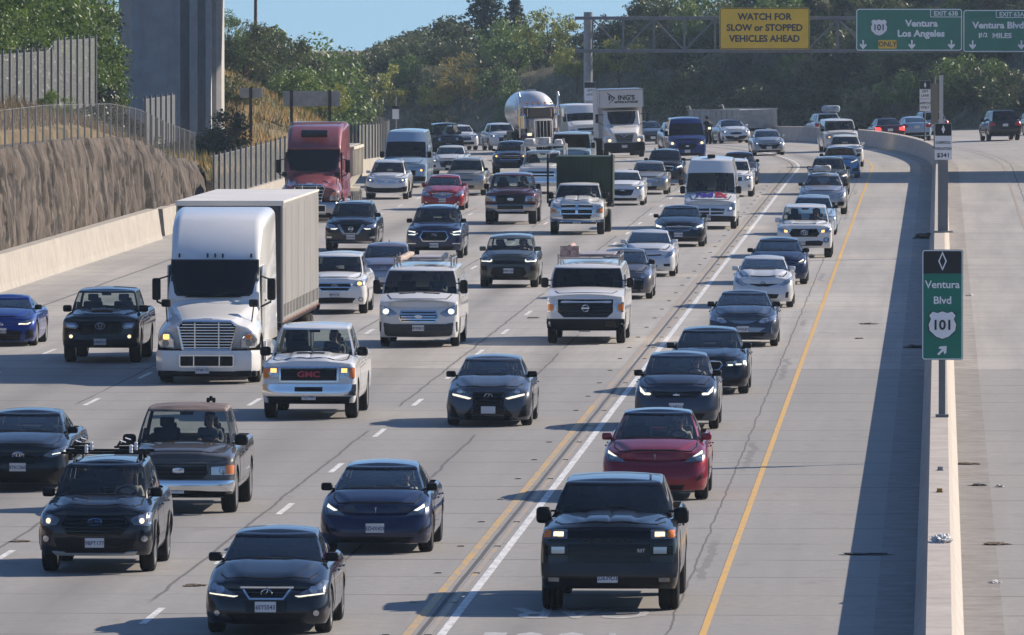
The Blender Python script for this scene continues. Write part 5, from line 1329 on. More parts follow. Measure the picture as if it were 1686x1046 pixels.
def fogs(c, x, z, r=.05, m=LAMP):
    return patch(c, "fog_lamp", [(ell(x, z, r*1.4, r*1.3), BLACK, .008), (ell(x, z, r, r), m, .014)], True)
# ---- carpool lane, nearest first
c = put(plan('pickup', L=5.9, W=2.06, R=.42, tw=.29, fo=.96, wb=3.75, zb=.36, edge=[(0, 1.17), (.3, 1.24), (1.4, 1.34), (2.6, 1.33), (5.9, 1.36)], crown=[(0, .02), (.35, .07), (1.4, .06), (2, .02), (5.9, 0)],
        bumps=[(.2, 1.35, .40, .85, .025, .2), (.25, 1.7, 0, .36, .035, .08)], mir=(.23, .25, .10), mirz=-.06, mirq=.2, rim=(6, DARKALLOY), cab=dict(f0=1.42, f1=2.1, r1=3.95, r0=4.2, zr=1.93, w0=.90, w1=.71)),
        1006, 1003, BLK, "black pickup truck with bulged hood and two lit amber lamps, nearest in the carpool lane", "pickup truck", "pickup_truck", gl=GLASSDARK)
hs = lights(c, rect(.62, .96, 1.10, 1.235), LAMPDARK, [rect(.66, .85, 1.125, 1.215)], LITWARM)
patch(c, "turn_signal", [(rect(.87, .965, 1.12, 1.22), AMBER, .02)], True)
grille(c, sym([(0, .74), (.62, .74), (.62, 1.22), (0, 1.22)]), GLOSSBLACK, None, hb=4, bm_=GLOSSBLACK, bw=.03)
intake(c, rect(-.62, .62, 1.03, 1.11), BLK, "grille_bar", .03)
text("CHEVROLET", .085, Matrix.Translation((0, fronty(c, 0, 1.07)-.036, 1.07)) @ FACE_CAM, DARKALLOY, c.root, bold=.004, sx=1.75)
text("RST", .07, Matrix.Translation((.48, fronty(c, .48, .93)-.045, .93)) @ FACE_CAM, ALLOY, c.root, bold=.002)
patch(c, "fog_lamp", [(rect(.62, .95, .86, 1.0), GLOSSBLACK, .008), (rect(.66, .86, .885, .985), LAMP, .016)], True)
intake(c, sym([(0, .55), (.98, .55), (1.0, .74), (0, .74)]), mat("bumper_band", (.022, .023, .026), .35), "bumper", .03); intake(c, sym([(0, .37), (.75, .37), (.85, .53), (0, .53)]))
plate(c, -.02, .53, "22639D3"); patch(c, "fog_lamp", [(rect(.74, .9, .47, .53), LAMPDARK, .03)], True)
bm = bmesh.new(); p = c.bvh.ray_cast(Vector((.55, 2.5-c.L/2, 5)), Vector((0, 0, -1)), 5)[0]; bx(bm, p+Vector((0, 0, .03)), (.04, .12, .07), .015); obj("antenna_fin", bm, ALLOY, c.root)
CRED = c = put(plan('suv', L=4.75, W=1.92, R=.36, fo=.87, wb=2.89, zb=.2, sill=.22, rx=.5, ry=.5, bow=.14, edge=[(0, .74), (.35, .86), (1.05, 1.02), (2.4, 1.06), (4.3, 1.12), (4.75, 1.05)],
        front=[(0, .08), (.12, .02), (.4, 0), (.65, .04), (.85, .12), (1, .25)], mirbody=True, rim=(10, DARKALLOY), cab=dict(f0=1.0, f1=2.0, r1=3.5, r0=4.55, zr=1.62, w1=.6, cvx=.05, drop=.05)),
        1080, 822, RED, "metallic red rounded electric car with dark glass roof and lit headlamps", "car", "electric_car", GLASSROOF)
lights(c, [(.53, .70), (.66, .80), (.86, .92), (.9, .83), (.86, .72)], LAMPDARK, [(.66, .80), (.86, .91), (.87, .86), (.74, .795)])
emblem(c, 'tee', .80, .05); intake(c, sym([(0, .30), (.55, .30), (.5, .22), (0, .22)])); patch(c, "side_vent", [([(.74, .36), (.86, .42), (.86, .52), (.8, .45)], BLACK, .006)], True)
c = put(plan('hatch', L=4.15, W=1.77, R=.32, fo=.82, wb=2.6, zb=.2, edge=[(0, .78), (.3, .9), (.95, 1.06), (2.4, 1.09), (4.15, 1.12)], rim=(5, DARKALLOY), cab=dict(f0=.92, f1=1.85, r1=3.4, r0=4.05, zr=1.6, w1=.58)),
        1115, 706, SLATE, "slate grey small hatchback with hooked running lights behind the red car", "car", "hatchback_car")
lights(c, [(.5, .72), (.6, .70), (.83, .84), (.8, .96), (.68, .85)], LAMPDARK, [(.5, .745), (.53, .715), (.68, .725), (.78, .80), (.8, .93), (.74, .87), (.66, .77), (.55, .77)], LIT)
grille(c, sym([(0, .69), (.42, .69), (.52, .78), (.5, .82), (0, .80)]), GLOSSBLACK); emblem(c, 'bowtie', .74, .055)
intake(c, sym([(0, .24), (.55, .24), (.62, .36), (0, .36)])); plate(c, 0, .5, "8LNR214"); CBOLT = c
c = put(plan('sedan', L=4.95, W=1.87, fo=.88, wb=2.98, R=.34, edge=[(0, .70), (.35, .80), (1.45, .96), (2.6, 1.0), (4.0, 1.03), (4.95, .95)], bumps=[(.3, 1.3, .3, .72, .025, .16)], rim=(10, ALLOY), cab=dict(f0=1.45, f1=2.3, r1=3.5, r0=4.35, zr=1.48, w1=.6)),
        1166, 648, BLK2, "black sedan with squared twin headlamp rings behind the slate hatchback", "car", "sedan_car")
lights(c, [(.42, .64), (.88, .68), (.88, .80), (.5, .77), (.42, .74)], LAMPDARK, [[(.46, .655), (.58, .655), (.58, .69), (.46, .685)], [(.64, .665), (.78, .675), (.78, .71), (.64, .70)], [(.80, .68), (.87, .69), (.87, .78), (.80, .77)]], LITCOLD)
for s in (1, -1): grille(c, [(s*x, z) for x, z in [(.03, .55), (.27, .58), (.34, .68), (.29, .76), (.05, .76)]][::s], BLACK, CHROME, .02, vb=7, bm_=DARKALLOY, bw=.012)
emblem(c, 'round', .79, .04); intake(c, sym([(0, .24), (.7, .24), (.78, .36), (.3, .40), (0, .40)])); intake(c, sym([(0, .42), (.2, .42), (.2, .43), (0, .43)]), CHROME, "bumper_trim"); plate(c, 0, .46, "7XKD330")
c = put(plan('hatch', L=4.58, W=1.81, fo=.92, wb=2.69, edge=[(0, .70), (.35, .80), (1.2, .97), (2.4, 1.0), (4.0, 1.05), (4.58, 1.03)], bumps=[(.2, 1.0, .22, .55, .02, .14)], cab=dict(f0=1.15, f1=2.1, r1=3.0, r0=4.3, zr=1.43, w1=.56)),
        1224, 570, GREYB, "blue grey hatchback with creased hood and a satin silver grille band", "car", "hatchback_car")
lights(c, [(.4, .64), (.52, .61), (.84, .70), (.86, .82), (.5, .74)], LAMP)
grille(c, sym([(0, .60), (.2, .62), (.44, .70), (0, .68)]), ALLOY); intake(c, sym([(0, .40), (.42, .40), (.58, .50), (0, .52)]), SILV, "grille_panel"); intake(c, sym([(0, .28), (.5, .28), (.62, .38), (0, .38)]))
patch(c, "fog_trim", [([(.72, .36), (.78, .34), (.82, .52), (.74, .55)], CHROME, .01)], True); plate(c, 0, .47, "7WHL821")
CPRI = c = put(plan('hatch', W=1.75, edge=[(0, .70), (.3, .84), (1.0, 1.02), (2.4, 1.05), (4.45, 1.1)], bumps=[(.15, 1.0, .3, .6, .02, .16)], mirbody=True, cab=dict(f0=.9, f1=2.0)),
        1257, 506, PEARL, "white hybrid hatchback with winged badge grille between the blue grey hatchback and a navy sedan", "car", "hatchback_car")
lights(c, [(.45, .66), (.6, .64), (.82, .76), (.84, .92), (.66, .80)], LAMP)
grille(c, sym([(0, .63), (.12, .62), (.42, .69), (.1, .69), (0, .71)]), BLACK); emblem(c, 'oval3', .71, .055); intake(c, sym([(0, .28), (.4, .28), (.46, .40), (0, .42)])); patch(c, "side_vent", [([(.64, .30), (.72, .30), (.74, .48), (.66, .45)], BLACK, .006)], True)
c = put(plan('sedan', L=4.7, W=1.85, fo=.84, wb=2.88, edge=[(0, .66), (.35, .79), (1.0, .95), (2.6, .98), (4.0, 1.02), (4.7, .96)], cab=dict(f0=.95, f1=1.95, r1=3.2, r0=4.4, zr=1.44, w1=.58, cvx=.05)),
        1281, 468, NAVY2, "dark navy smooth electric sedan behind the white hybrid hatchback", "car", "electric_car", GLASSROOF)
lights(c, [(.52, .62), (.64, .71), (.82, .82), (.86, .74), (.82, .64)], LAMPDARK, [(.62, .70), (.8, .80), (.82, .75), (.7, .69)], LITWARM); intake(c, sym([(0, .22), (.5, .22), (.55, .3), (0, .3)])); emblem(c, 'tee', .72, .04)
CTAC = c = put(plan('pickup', L=5.4, W=1.89, R=.38, tw=.26, fo=.92, wb=3.24, edge=[(0, .98), (.3, 1.08), (1.3, 1.17), (2.6, 1.19), (5.4, 1.22)], mir=(.2, .16, .1), mirbody=True, bumps=[(.2, 1.2, .36, .75, .03, .16)], cab=dict(f0=1.25, f1=1.9, r1=3.5, r0=3.75, zr=1.8, w0=.82, w1=.68)),
        1325, 424, WHT, "white pickup with hexagonal black grille and glowing amber lamps in the carpool lane", "pickup truck", "pickup_truck")
lights(c, [(.5, .92), (.58, .84), (.9, .88), (.92, 1.02), (.6, .98)], LAMP, [[(.56, .86), (.70, .87), (.70, .97), (.56, .94)]], LITAMBER)
grille(c, sym([(0, .74), (.42, .74), (.5, .84), (.4, .97), (0, .98)]), BLACK, BLACK, .03, hb=5, bm_=DARKALLOY); emblem(c, 'oval3', .87, .085)
intake(c, sym([(0, .42), (.58, .42), (.66, .56), (.5, .60), (0, .58)])); fogs(c, .74, .62, .07); plate(c, -.12, .53, "41307T2")
c = put(plan('sedan', W=1.8, cab=dict(zr=1.48)), 1338, 387, PALEB, "pale blue sedan hidden behind the white pickup with amber lamps", "car", "sedan_car", gl=GLASSDARK)
lights(c, [(.5, .6), (.85, .74), (.85, .62)]); intake(c, rect(-.4, .4, .3, .5)); plate(c, 0, .42)
c = put(plan('suv', L=4.85, W=1.94, R=.38, fo=.93, wb=2.9, edge=[(0, .78), (.35, .92), (1.3, 1.1), (2.4, 1.13), (4.4, 1.16), (4.85, 1.1)], rx=.5, ry=.5, rim=(10, ALLOY), cab=dict(f0=1.25, f1=2.0, zr=1.66)),
        1355, 353, SILV, "silver SUV with oval headlamps and baggage on its roof rack", "SUV", "suv_car"); roof_rails(c); CPOR = c
lights(c, [(.52, .74), (.6, .66), (.86, .76), (.9, .92), (.7, .90)], LAMP); intake(c, sym([(0, .34), (.46, .34), (.52, .5), (0, .52)])); intake(c, [(.58, .34), (.86, .38), (.86, .54), (.6, .52)], BLACK); intake(c, [(-.86, .38), (-.58, .34), (-.6, .52), (-.86, .54)], BLACK); emblem(c, 'oval', .76, .04)
c = put(plan('suv', W=1.85, cab=dict(zr=1.68)), 1364, 321, OLIVE, "olive grey SUV with silver roof rails behind the SUV with roof baggage", "SUV", "suv_car"); roof_rails(c)
lights(c, [(.5, .80), (.62, .76), (.86, .84), (.86, .96), (.6, .9)], LAMP, [(.62, .80), (.82, .85), (.82, .93), (.62, .88)], LITWARM); intake(c, sym([(0, .36), (.55, .36), (.6, .6), (0, .62)])); grille(c, sym([(0, .74), (.42, .76), (.46, .88), (0, .9)]), BLACK)
c = put(plan('sedan', L=4.7, W=1.9, fo=.85, wb=2.88, edge=[(0, .74), (.3, .84), (1.1, 1.0), (2.6, 1.03), (4.7, 1.02)], cab=dict(f0=1.05, f1=1.9, zr=1.5, w1=.6), mirbody=False), 1383, 293, SKYB, "light blue car with hooked white lamp outlines on the inside of the bend", "car", "electric_car", GLASSROOF)
lights(c, [(.5, .70), (.86, .78), (.88, .90), (.55, .80)], LAMPDARK, [(.5, .72), (.86, .85), (.87, .89), (.5, .76)], LIT); patch(c, "side_vent", [([(.6, .32), (.86, .34), (.86, .5), (.6, .46)], BLACK, .006)], True)
c = put(plan('suv', W=1.88, cab=dict(zr=1.66), mirbody=True), 1392, 275, WHT, "white SUV with dark lamp corners behind the light blue car", "SUV", "suv_car"); roof_rails(c)
lights(c, [(.52, .84), (.6, .76), (.88, .80), (.88, .92), (.6, .9)], LAMPDARK); grille(c, sym([(0, .52), (.34, .54), (.42, .8), (0, .86)]), BLACK)
c = put(plan('van', L=5.1, W=1.92, fo=.9, wb=3.1, edge=[(0, .92), (.3, 1.02), (.95, 1.15), (1.6, 1.18), (5.1, 1.2)], cab=dict(f0=.9, f1=1.5, r1=4.9, r0=5.0, zr=1.86, w0=.84, w1=.76, wins=W4), mir=(.2, .16, .1)), 1384, 250, WHT2, "tall white vehicle farthest along the carpool lane at the bend", "van", "passenger_van"); antenna(c, .3)
lights(c, [(.54, .82), (.62, .74), (.86, .76), (.86, .94), (.6, .92)], LAMP, [(.6, .80), (.72, .78), (.72, .88), (.6, .88)], LITAMBER); grille(c, sym([(0, .6), (.45, .62), (.48, .8), (0, .82)]), BLACK)
# ---- first general lane
c = put(plan('sedan', L=4.6, W=1.80, R=.33, fo=.87, wb=2.73, zb=.17, edge=[(0, .66), (.35, .76), (1.25, .95), (2.6, .98), (3.9, 1.02), (4.6, .95)], bumps=[(.2, 1.2, .28, .62, .025, .16)], rim=(10, ALLOY), mir=(.2, .13, .1)),
        445, 1041, BLK2, "black sports sedan with silver trapezoid grille, lowest in the frame", "car", "sedan_car", gl=GLASSDARK)
lights(c, [(.40, .56), (.80, .78), (.86, .76), (.84, .62), (.46, .54)], LAMPDARK, [(.40, .565), (.46, .54), (.83, .605), (.83, .628), (.47, .563)], LIT)
patch(c, "lens", [(ell(.66, .66, .05, .05), LAMP, .02), (ell(.76, .69, .04, .045), LAMP, .02)], True)
grille(c, sym([(0, .53), (.24, .53), (.37, .69), (0, .69)]), BLACK, CHROME, .025, hb=3, bm_=DARKALLOY, bw=.014); emblem(c, 'lshape', .61, .06)
plate(c, -.01, .42, "6SYS543"); intake(c, sym([(0, .17), (.5, .17), (.58, .33), (0, .33)])); fogs(c, .71, .33, .042); intake(c, sym([(0, .34), (.3, .34), (.3, .50), (0, .5)]), GLOSSBLACK, "bumper_panel", .004)
c = put(plan('sedan', L=4.7, W=1.85, fo=.84, wb=2.88, zb=.18, rx=.5, ry=.48, bow=.14, edge=[(0, .66), (.35, .79), (1.0, .95), (2.6, .98), (4.0, 1.02), (4.7, .96)], front=[(0, .08), (.12, .02), (.4, 0), (.65, .04), (.85, .12), (1, .25)], rim=(5, DARKALLOY), cab=dict(f0=.95, f1=1.95, r1=3.2, r0=4.4, zr=1.44, w1=.58, cvx=.05)),
        622, 908, NAVY, "deep blue smooth electric sedan with driver visible behind the windshield", "car", "electric_car", GLASSROOF); CM3 = c
lights(c, [(.50, .62), (.62, .71), (.82, .84), (.86, .76), (.82, .64)], LAMPDARK, [(.60, .70), (.8, .82), (.82, .76), (.68, .685)], LITCOLD)
emblem(c, 'tee', .715, .045); plate(c, 0, .43, "8ZHX429"); intake(c, sym([(0, .2), (.58, .2), (.64, .28), (0, .29)])); patch(c, "side_vent", [([(.70, .32), (.82, .38), (.82, .5), (.76, .42)], BLACK, .006)], True)
CLEX = c = put(plan('sedan', L=4.68, W=1.81, R=.335, fo=.9, wb=2.8, zb=.15, edge=[(0, .68), (.35, .78), (1.3, .96), (2.6, .98), (3.9, 1.02), (4.68, .96)], bumps=[(.2, 1.25, .3, .66, .025, .16)], rim=(10, ALLOY), mir=(.21, .13, .11)),
        807, 700, GREYD, "dark grey sedan with huge hourglass grille and slash running lights", "car", "sedan_car")
lights(c, [(.36, .66), (.5, .62), (.8, .74), (.78, .86), (.56, .78)], LAMPDARK)
patch(c, "running_light", [([(.36, .60), (.42, .58), (.76, .66), (.76, .69), (.44, .62)], LIT, .02)], True)
grille(c, sym([(0, .16), (.46, .16), (.5, .26), (.26, .50), (.32, .72), (0, .72)]), BLACK, DARKALLOY, .025, hb=9, bm_=GLOSSBLACK, bw=.012); emblem(c, 'lshape', .64, .065); plate(c, 0, .36) ; patch(c, "side_vent", [([(.62, .2), (.8, .22), (.8, .48), (.72, .42)], BLACK, .006)], True)
CNV = c = put(plan('van', L=6.1, W=2.03, R=.38, fo=1.0, wb=3.7, zb=.42, edge=[(0, 1.16), (.3, 1.25), (1.3, 1.42), (1.9, 1.44), (6.1, 1.45)], rx=.22, ry=.26, front=[(0, .08), (.1, .02), (.3, 0), (.5, .03), (.85, .05), (1, .15)], mir=(.2, .26, .16), cab=dict(f0=1.3, f1=1.75, r1=6.0, r0=6.06, zr=2.08, w0=.96, w1=.86)),
        966, 565, WHT, "white work van with black wedge grille, ladder rack and pink rolls on the roof", "van", "cargo_van", gl=GLASSDARK)
lights(c, [(.76, .84), (.98, .84), (.99, 1.10), (.74, 1.06)], LAMP); patch(c, "turn_signal", [(rect(.84, .97, .87, 1.04), AMBER, .022)], True)
grille(c, sym([(0, .70), (.56, .70), (.72, .84), (.72, 1.16), (0, 1.16)]), GLOSSBLACK, None, hb=3, bm_=BLACK, bw=.05); emblem(c, 'ringbar', .94, .085)
intake(c, sym([(0, .36), (.86, .36), (1.0, .44), (1.0, .66), (0, .66)]), BLACK, "bumper", .03); plate(c, -.02, .40, "9AGL193"); patch(c, "tow_socket", [(rect(.5, .78, .44, .6), GLOSSBLACK, .04)])
c = put(plan('hatch', W=1.745, cab=dict(f0=.9, f1=2.0)), 1027, 492, GREYM, "grey hatchback tucked behind the white work van's right side", "car", "hatchback_car")
lights(c, [(.5, .68), (.56, .62), (.84, .70), (.84, .90), (.66, .82)], LAMP); intake(c, sym([(0, .24), (.6, .24), (.62, .62), (.3, .66), (0, .64)]), BLACK); plate(c, 0, .48)
c = put(plan('hatch', W=1.75, edge=[(0, .68), (.3, .82), (1.0, 1.0), (2.4, 1.05), (4.45, 1.1)], mirbody=True, cab=dict(f0=.9, f1=2.0)), 1068, 455, PEARL, "pearl white hatchback with thin grille slit in the first general lane", "car", "hatchback_car", gl=GLASSDARK)
lights(c, [(.52, .62), (.62, .6), (.84, .74), (.84, .92), (.66, .80)], LAMP); intake(c, sym([(0, .66), (.4, .68), (.44, .72), (0, .70)]), BLACK, "grille"); intake(c, rect(-.3, .3, .30, .38)); patch(c, "fog_lamp", [(rect(.5, .7, .34, .42), BLACK, .006)], True); plate(c, 0, .46)
c = put(plan('sedan', W=1.82, edge=[(0, .70), (.35, .80), (1.3, .98), (2.6, 1.0), (3.9, 1.04), (4.75, .98)]), 1119, 406, BLK2, "black sedan with chrome winged grille just below the parcel van", "car", "sedan_car")
lights(c, [(.46, .66), (.6, .60), (.86, .70), (.86, .84), (.6, .76)], LAMP, [(.6, .66), (.84, .72), (.84, .8), (.6, .74)], LITCOLD); grille(c, sym([(0, .56), (.36, .58), (.46, .72), (0, .74)]), BLACK, CHROME, .018, hb=2, bw=.012); emblem(c, 'oval3', .70, .07); plate(c, -.02, .44, "6PKT582"); intake(c, sym([(0, .22), (.6, .22), (.66, .32), (0, .32)]))
CFED = c = put(plan('van', L=5.9, W=2.0, fo=1.0, wb=3.66, R=.35, zb=.3, edge=[(0, .92), (.3, 1.05), (.9, 1.32), (1.6, 1.36), (5.9, 1.38)], cab=dict(f0=.85, f1=1.7, r1=5.8, r0=5.86, zr=2.72, w0=.95, w1=.76, ts=(.03, .58), bulge=.06, wins=[(.02, .18, .05, .42)])),
        1170, 377, WHT, "white tall parcel van with blue and red lettering across its hood", "van", "parcel_van")
lights(c, [(.62, .70), (.7, .66), (.94, .74), (.96, 1.02), (.8, .96)], LAMP, [ell(.78, .80, .06, .06)], LITCOLD); grille(c, sym([(0, .56), (.5, .58), (.56, .78), (0, .80)]), BLACK, CHROME, .02, hb=1, bm_=PEARL, bw=.05); intake(c, rect(-.035, .035, .56, .8), PEARL, "grille_bar", .03)
intake(c, sym([(0, .3), (.92, .3), (.96, .5), (0, .52)]), BLACK, "bumper", .02); plate(c, -.12, .42)
FEDP = mat("letter_purple", (0.06, 0.035, 0.30), .4); FEDR = mat("letter_red", (0.45, 0.03, 0.06), .4)
def hoodtext(c, s, size, x, q, m, sx=1.0, bold=.01, sy=1.0):
    # letters laid on the bonnet's curve
    o = text(s, size, Matrix.Identity(4), m, c.root, bold=bold, ext=.0, sx=1); o.matrix_local = Matrix.Identity(4)
    for v in o.data.vertices: X, Q = x+v.co.x*sx, q+v.co.y*sy; v.co = Vector((X, Q-c.L/2, c.deck(X, Q)+.022))
hoodtext(c, "Fed", .5, -.22, .60, FEDP, .92, .024, 1.0); hoodtext(c, "Ex", .5, .40, .60, FEDR, .92, .024, 1.0)
bm = bmesh.new(); p = c.bvh.ray_cast(Vector((0, 2.2-c.L/2, 5)), Vector((0, 0, -1)), 5)[0]; bx(bm, p+Vector((0, 0, .06)), (.3, .5, .14), .05, seg=3); obj("roof_vent", bm, BLACK, c.root)
c = put(plan('suv', W=1.8, cab=dict(zr=1.66), mirbody=True), 1207, 324, WHT, "white SUV with one glowing lamp showing behind the parcel van", "SUV", "suv_car"); roof_rails(c, WHT)
lights(c, [(.5, .74), (.62, .72), (.86, .80), (.86, .98), (.6, .94)], LAMP, [ell(.66, .85, .06, .06)], LITWARM); grille(c, sym([(0, .66), (.4, .7), (.42, .88), (0, .9)]), BLACK, CHROME); fogs(c, .72, .48)
c = put(plan('sedan', W=1.83, edge=[(0, .7), (.35, .8), (1.3, 1.0), (2.6, 1.03), (4.75, 1.0)], cab=dict(zr=1.52)), 1216, 304, NAVY2, "dark blue sedan peeking out behind the white SUV beside the parcel van", "car", "sedan_car")
lights(c, [(.5, .62), (.85, .78), (.85, .64)]); intake(c, rect(-.4, .4, .25, .55)); plate(c, 0, .45)
c = put(plan('sedan', W=1.8, L=4.6, edge=[(0, .66), (.35, .77), (1.2, .95), (2.6, .98), (4.6, .98)], mirbody=True, cab=dict(f0=1.15, f1=2.0)), 1265, 256, SILV, "silver sedan with wide dark grille alone beside the bend's white line", "car", "sedan_car")
lights(c, [(.5, .66), (.6, .60), (.84, .70), (.86, .78), (.6, .74)], LAMP, [ell(.66, .68, .05, .04)], LITCOLD); grille(c, sym([(0, .36), (.4, .38), (.62, .62), (.3, .66), (0, .66)]), BLACK, hb=3, bm_=DARKALLOY); plate(c, 0, .43); intake(c, sym([(0, .2), (.6, .2), (.7, .3), (0, .3)])); emblem(c, 'hshape', .6, .06)
c = put(plan('sedan', W=1.84, edge=[(0, .70), (.35, .80), (1.3, .96), (2.6, .99), (4.75, .98)], mirbody=True, rim=(5, DARKALLOY)), 1209, 236, PEARL, "two tone sedan, white with black roof, in front of the grey trailer", "car", "sedan_car", roofm=BLK)
lights(c, [(.44, .68), (.6, .62), (.86, .70), (.86, .82), (.6, .77)], LAMP, [ell(.66, .71, .06, .05)], LITCOLD); grille(c, sym([(0, .52), (.3, .54), (.42, .64), (0, .68)]), BLACK, CHROME, .02); plate(c, 0, .45); intake(c, sym([(0, .2), (.5, .2), (.72, .44), (.5, .46), (0, .42)])); patch(c, "side_vent", [([(.72, .26), (.84, .3), (.84, .5), (.8, .46)], BLACK, .006)], True)
# ---- second general lane
CFOR = c = put(plan('suv', L=4.64, W=1.82, R=.36, fo=.92, wb=2.67, zb=.3, sill=.3, edge=[(0, .92), (.3, 1.0), (1.15, 1.12), (2.4, 1.16), (4.3, 1.2), (4.64, 1.14)], bumps=[(.2, 1.05, .3, .62, .03, .16)], cab=dict(f0=1.12, f1=1.8, zr=1.75, w1=.61), rim=(5, ALLOY), mir=(.2, .15, .11), mirbody=False),
        164, 940, BLK2, "black SUV with a bike and ski rack across its roof, nearest on the left", "SUV", "suv_car"); roof_rails(c, BLACK); clad(c)
lights(c, [(.56, .86), (.62, .78), (.86, .76), (.88, .98), (.8, .96), (.62, .90)], LAMPDARK, [ell(.74, .84, .045, .05)], LITWARM); patch(c, "running_light", [([(.82, .80), (.88, .78), (.88, .95), (.84, .96)], LAMP, .018)], True)
grille(c, sym([(0, .62), (.42, .64), (.54, .78), (.46, .92), (0, .92)]), BLACK, GLOSSBLACK, .03, hb=4, bm_=GLOSSBLACK); emblem(c, 'pleiades', .83, .075, m=mat("badge_blue", (.06, .2, .5), .2, .5, 1.0))
plate(c, 0, .50, "9BPT177"); intake(c, sym([(0, .36), (.6, .36), (.66, .58), (0, .58)]), BLACK); intake(c, sym([(0, .31), (.62, .31), (.68, .37), (.5, .36), (.46, .335), (0, .335)]), mat("skid_silver", (.42, .42, .42), .4), "skid_plate", .035); fogs(c, .78, .56, .05)
COLD = c2 = put(plan('pickup', L=5.4, W=1.98, R=.38, fo=.92, wb=3.5, zb=.36, edge=[(0, .93), (.3, 1.03), (1.35, 1.14), (2.6, 1.16), (5.4, 1.2)], rx=.3, ry=.3, cab=dict(f0=1.3, f1=1.95, r1=3.3, r0=3.5, zr=1.87, w0=.86, w1=.69), mir=(.24, .2, .1)),
        300, 843, BROWN, "old faded brown pickup with rusty roof and chrome bumper", "pickup truck", "pickup_truck", roofm=RUST); c = c2
lights(c, [(.58, .70), (.96, .70), (.97, .86), (.58, .84)], LAMP); patch(c, "turn_signal", [(rect(.83, .965, .71, .87), AMBER, .02)], True)
grille(c, sym([(0, .60), (.44, .62), (.54, .72), (.50, .90), (0, .90)]), BLACK, BROWN, .03, hb=3, bm_=DARKALLOY); emblem(c, 'oval', .78, .075)
intake(c, sym([(0, .44), (.94, .42), (.98, .60), (0, .60)]), CHROME, "bumper", .035); intake(c, sym([(0, .30), (.8, .30), (.86, .42), (0, .42)]), BLACK); plate(c, -.05, .45, "6B93249")
bm = bmesh.new(); p = c.bvh.ray_cast(Vector((.35, 3.1-c.L/2, 5)), Vector((0, 0, -1)), 5)[0]
for k in range(3): bx(bm, p+Vector((-.05+.05*k, .02*k, .04+.03*(k % 2))), (.06, .08, .09), .02)
obj("roof_beacon", bm, BLACK, c.root)
CGMC = c = put(plan('pickup', L=5.85, W=2.03, R=.40, fo=.98, wb=3.65, zb=.36, edge=[(0, 1.13), (.3, 1.22), (1.4, 1.30), (2.6, 1.31), (5.85, 1.34)], bumps=[(.25, 1.3, 0, .42, .03, .12)], cab=dict(f0=1.42, f1=2.05, r1=3.7, r0=3.9, zr=2.0, w0=.9, w1=.72), mir=(.24, .2, .12)),
        513, 688, WHT, "white pickup with black grille lettered in red and a chrome bumper", "pickup truck", "pickup_truck")
lights(c, rect(.66, .97, .88, 1.12), LAMP, [rect(.68, .84, 1.0, 1.1)], LITAMBER); patch(c, "turn_signal", [(rect(.86, .975, .90, 1.10), AMBER, .02)], True)
grille(c, sym([(0, .82), (.62, .82), (.62, 1.12), (0, 1.12)]), BLACK, CHROME, .04, hb=5, bm_=DARKALLOY); text("GMC", .17, Matrix.Translation((0, fronty(c, 0, .97)-.05, .97)) @ FACE_CAM, mat("letter_red", (0.45, 0.03, 0.06), .4), c.root, bold=.006, sx=1.3)
intake(c, sym([(0, .52), (.98, .52), (1.0, .76), (0, .76)]), CHROME, "bumper", .04); patch(c, "bumper_slot", [(rect(-.3, .3, .60, .70), BLACK, .055)]); intake(c, sym([(0, .34), (.86, .34), (.92, .5), (0, .5)])); plate(c, 0, .5, "7L27081"); fogs(c, .66, .64, .06)
patch(c, "hood_scoop", [([(-.3, .7), (.3, .7), (.3, .86), (-.3, .86)], BLACK, .02)], mode='top')
CTRA = c = put(plan('van', L=5.6, W=2.06, R=.35, fo=1.02, wb=3.3, zb=.26, edge=[(0, 1.02), (.3, 1.16), (.85, 1.34), (1.6, 1.38), (5.6, 1.4)], cab=dict(f0=.8, f1=1.5, zr=2.08, w0=.98, w1=.84), mir=(.2, .36, .14)),
        692, 570, WHT, "white delivery van with chrome slatted grille, lit lamps and roof rack clamps", "van", "cargo_van")
lights(c, [(.54, .86), (.7, .78), (.98, .84), (.99, 1.10), (.86, 1.06), (.6, .92)], LAMP, [ell(.84, .92, .10, .085)], LITCOLD)
grille(c, sym([(0, .66), (.44, .66), (.50, .78), (.44, .92), (0, .92)]), BLACK, CHROME, .035, hb=3, bw=.035); emblem(c, 'oval', .79, .07)
intake(c, sym([(0, .28), (.8, .30), (1.0, .42), (1.0, .66), (.7, .60), (0, .60)]), mat("bumper_grey", (.035, .037, .042), .6), "bumper", .02); plate(c, 0, .50, "8Y97812"); intake(c, sym([(0, .36), (.35, .36), (.4, .42), (0, .42)]))
for s in (1, -1): patch(c, "hood_vent", [([(s*.1, .62), (s*.52, .62), (s*.52, .68), (s*.1, .68)], BLACK, .012)], mode='top')
CSOUL = c = put(plan('suv', L=4.2, W=1.8, R=.34, fo=.84, wb=2.6, zb=.24, sill=.24, edge=[(0, .86), (.3, .94), (1.0, 1.07), (2.4, 1.1), (4.2, 1.14)], cab=dict(f0=1.02, f1=1.6, r1=3.9, r0=4.12, zr=1.61, w1=.64), mir=(.2, .14, .11), mirbody=True),
        839, 473, OLIVE, "olive grey boxy compact SUV with mesh lower grille in the second lane", "SUV", "suv_car")
lights(c, [(.5, .80), (.6, .77), (.86, .80), (.88, .92), (.5, .92)], LAMPDARK, [(.5, .80), (.56, .775), (.84, .80), (.84, .83), (.56, .82), (.52, .88), (.5, .88)], LITCOLD)
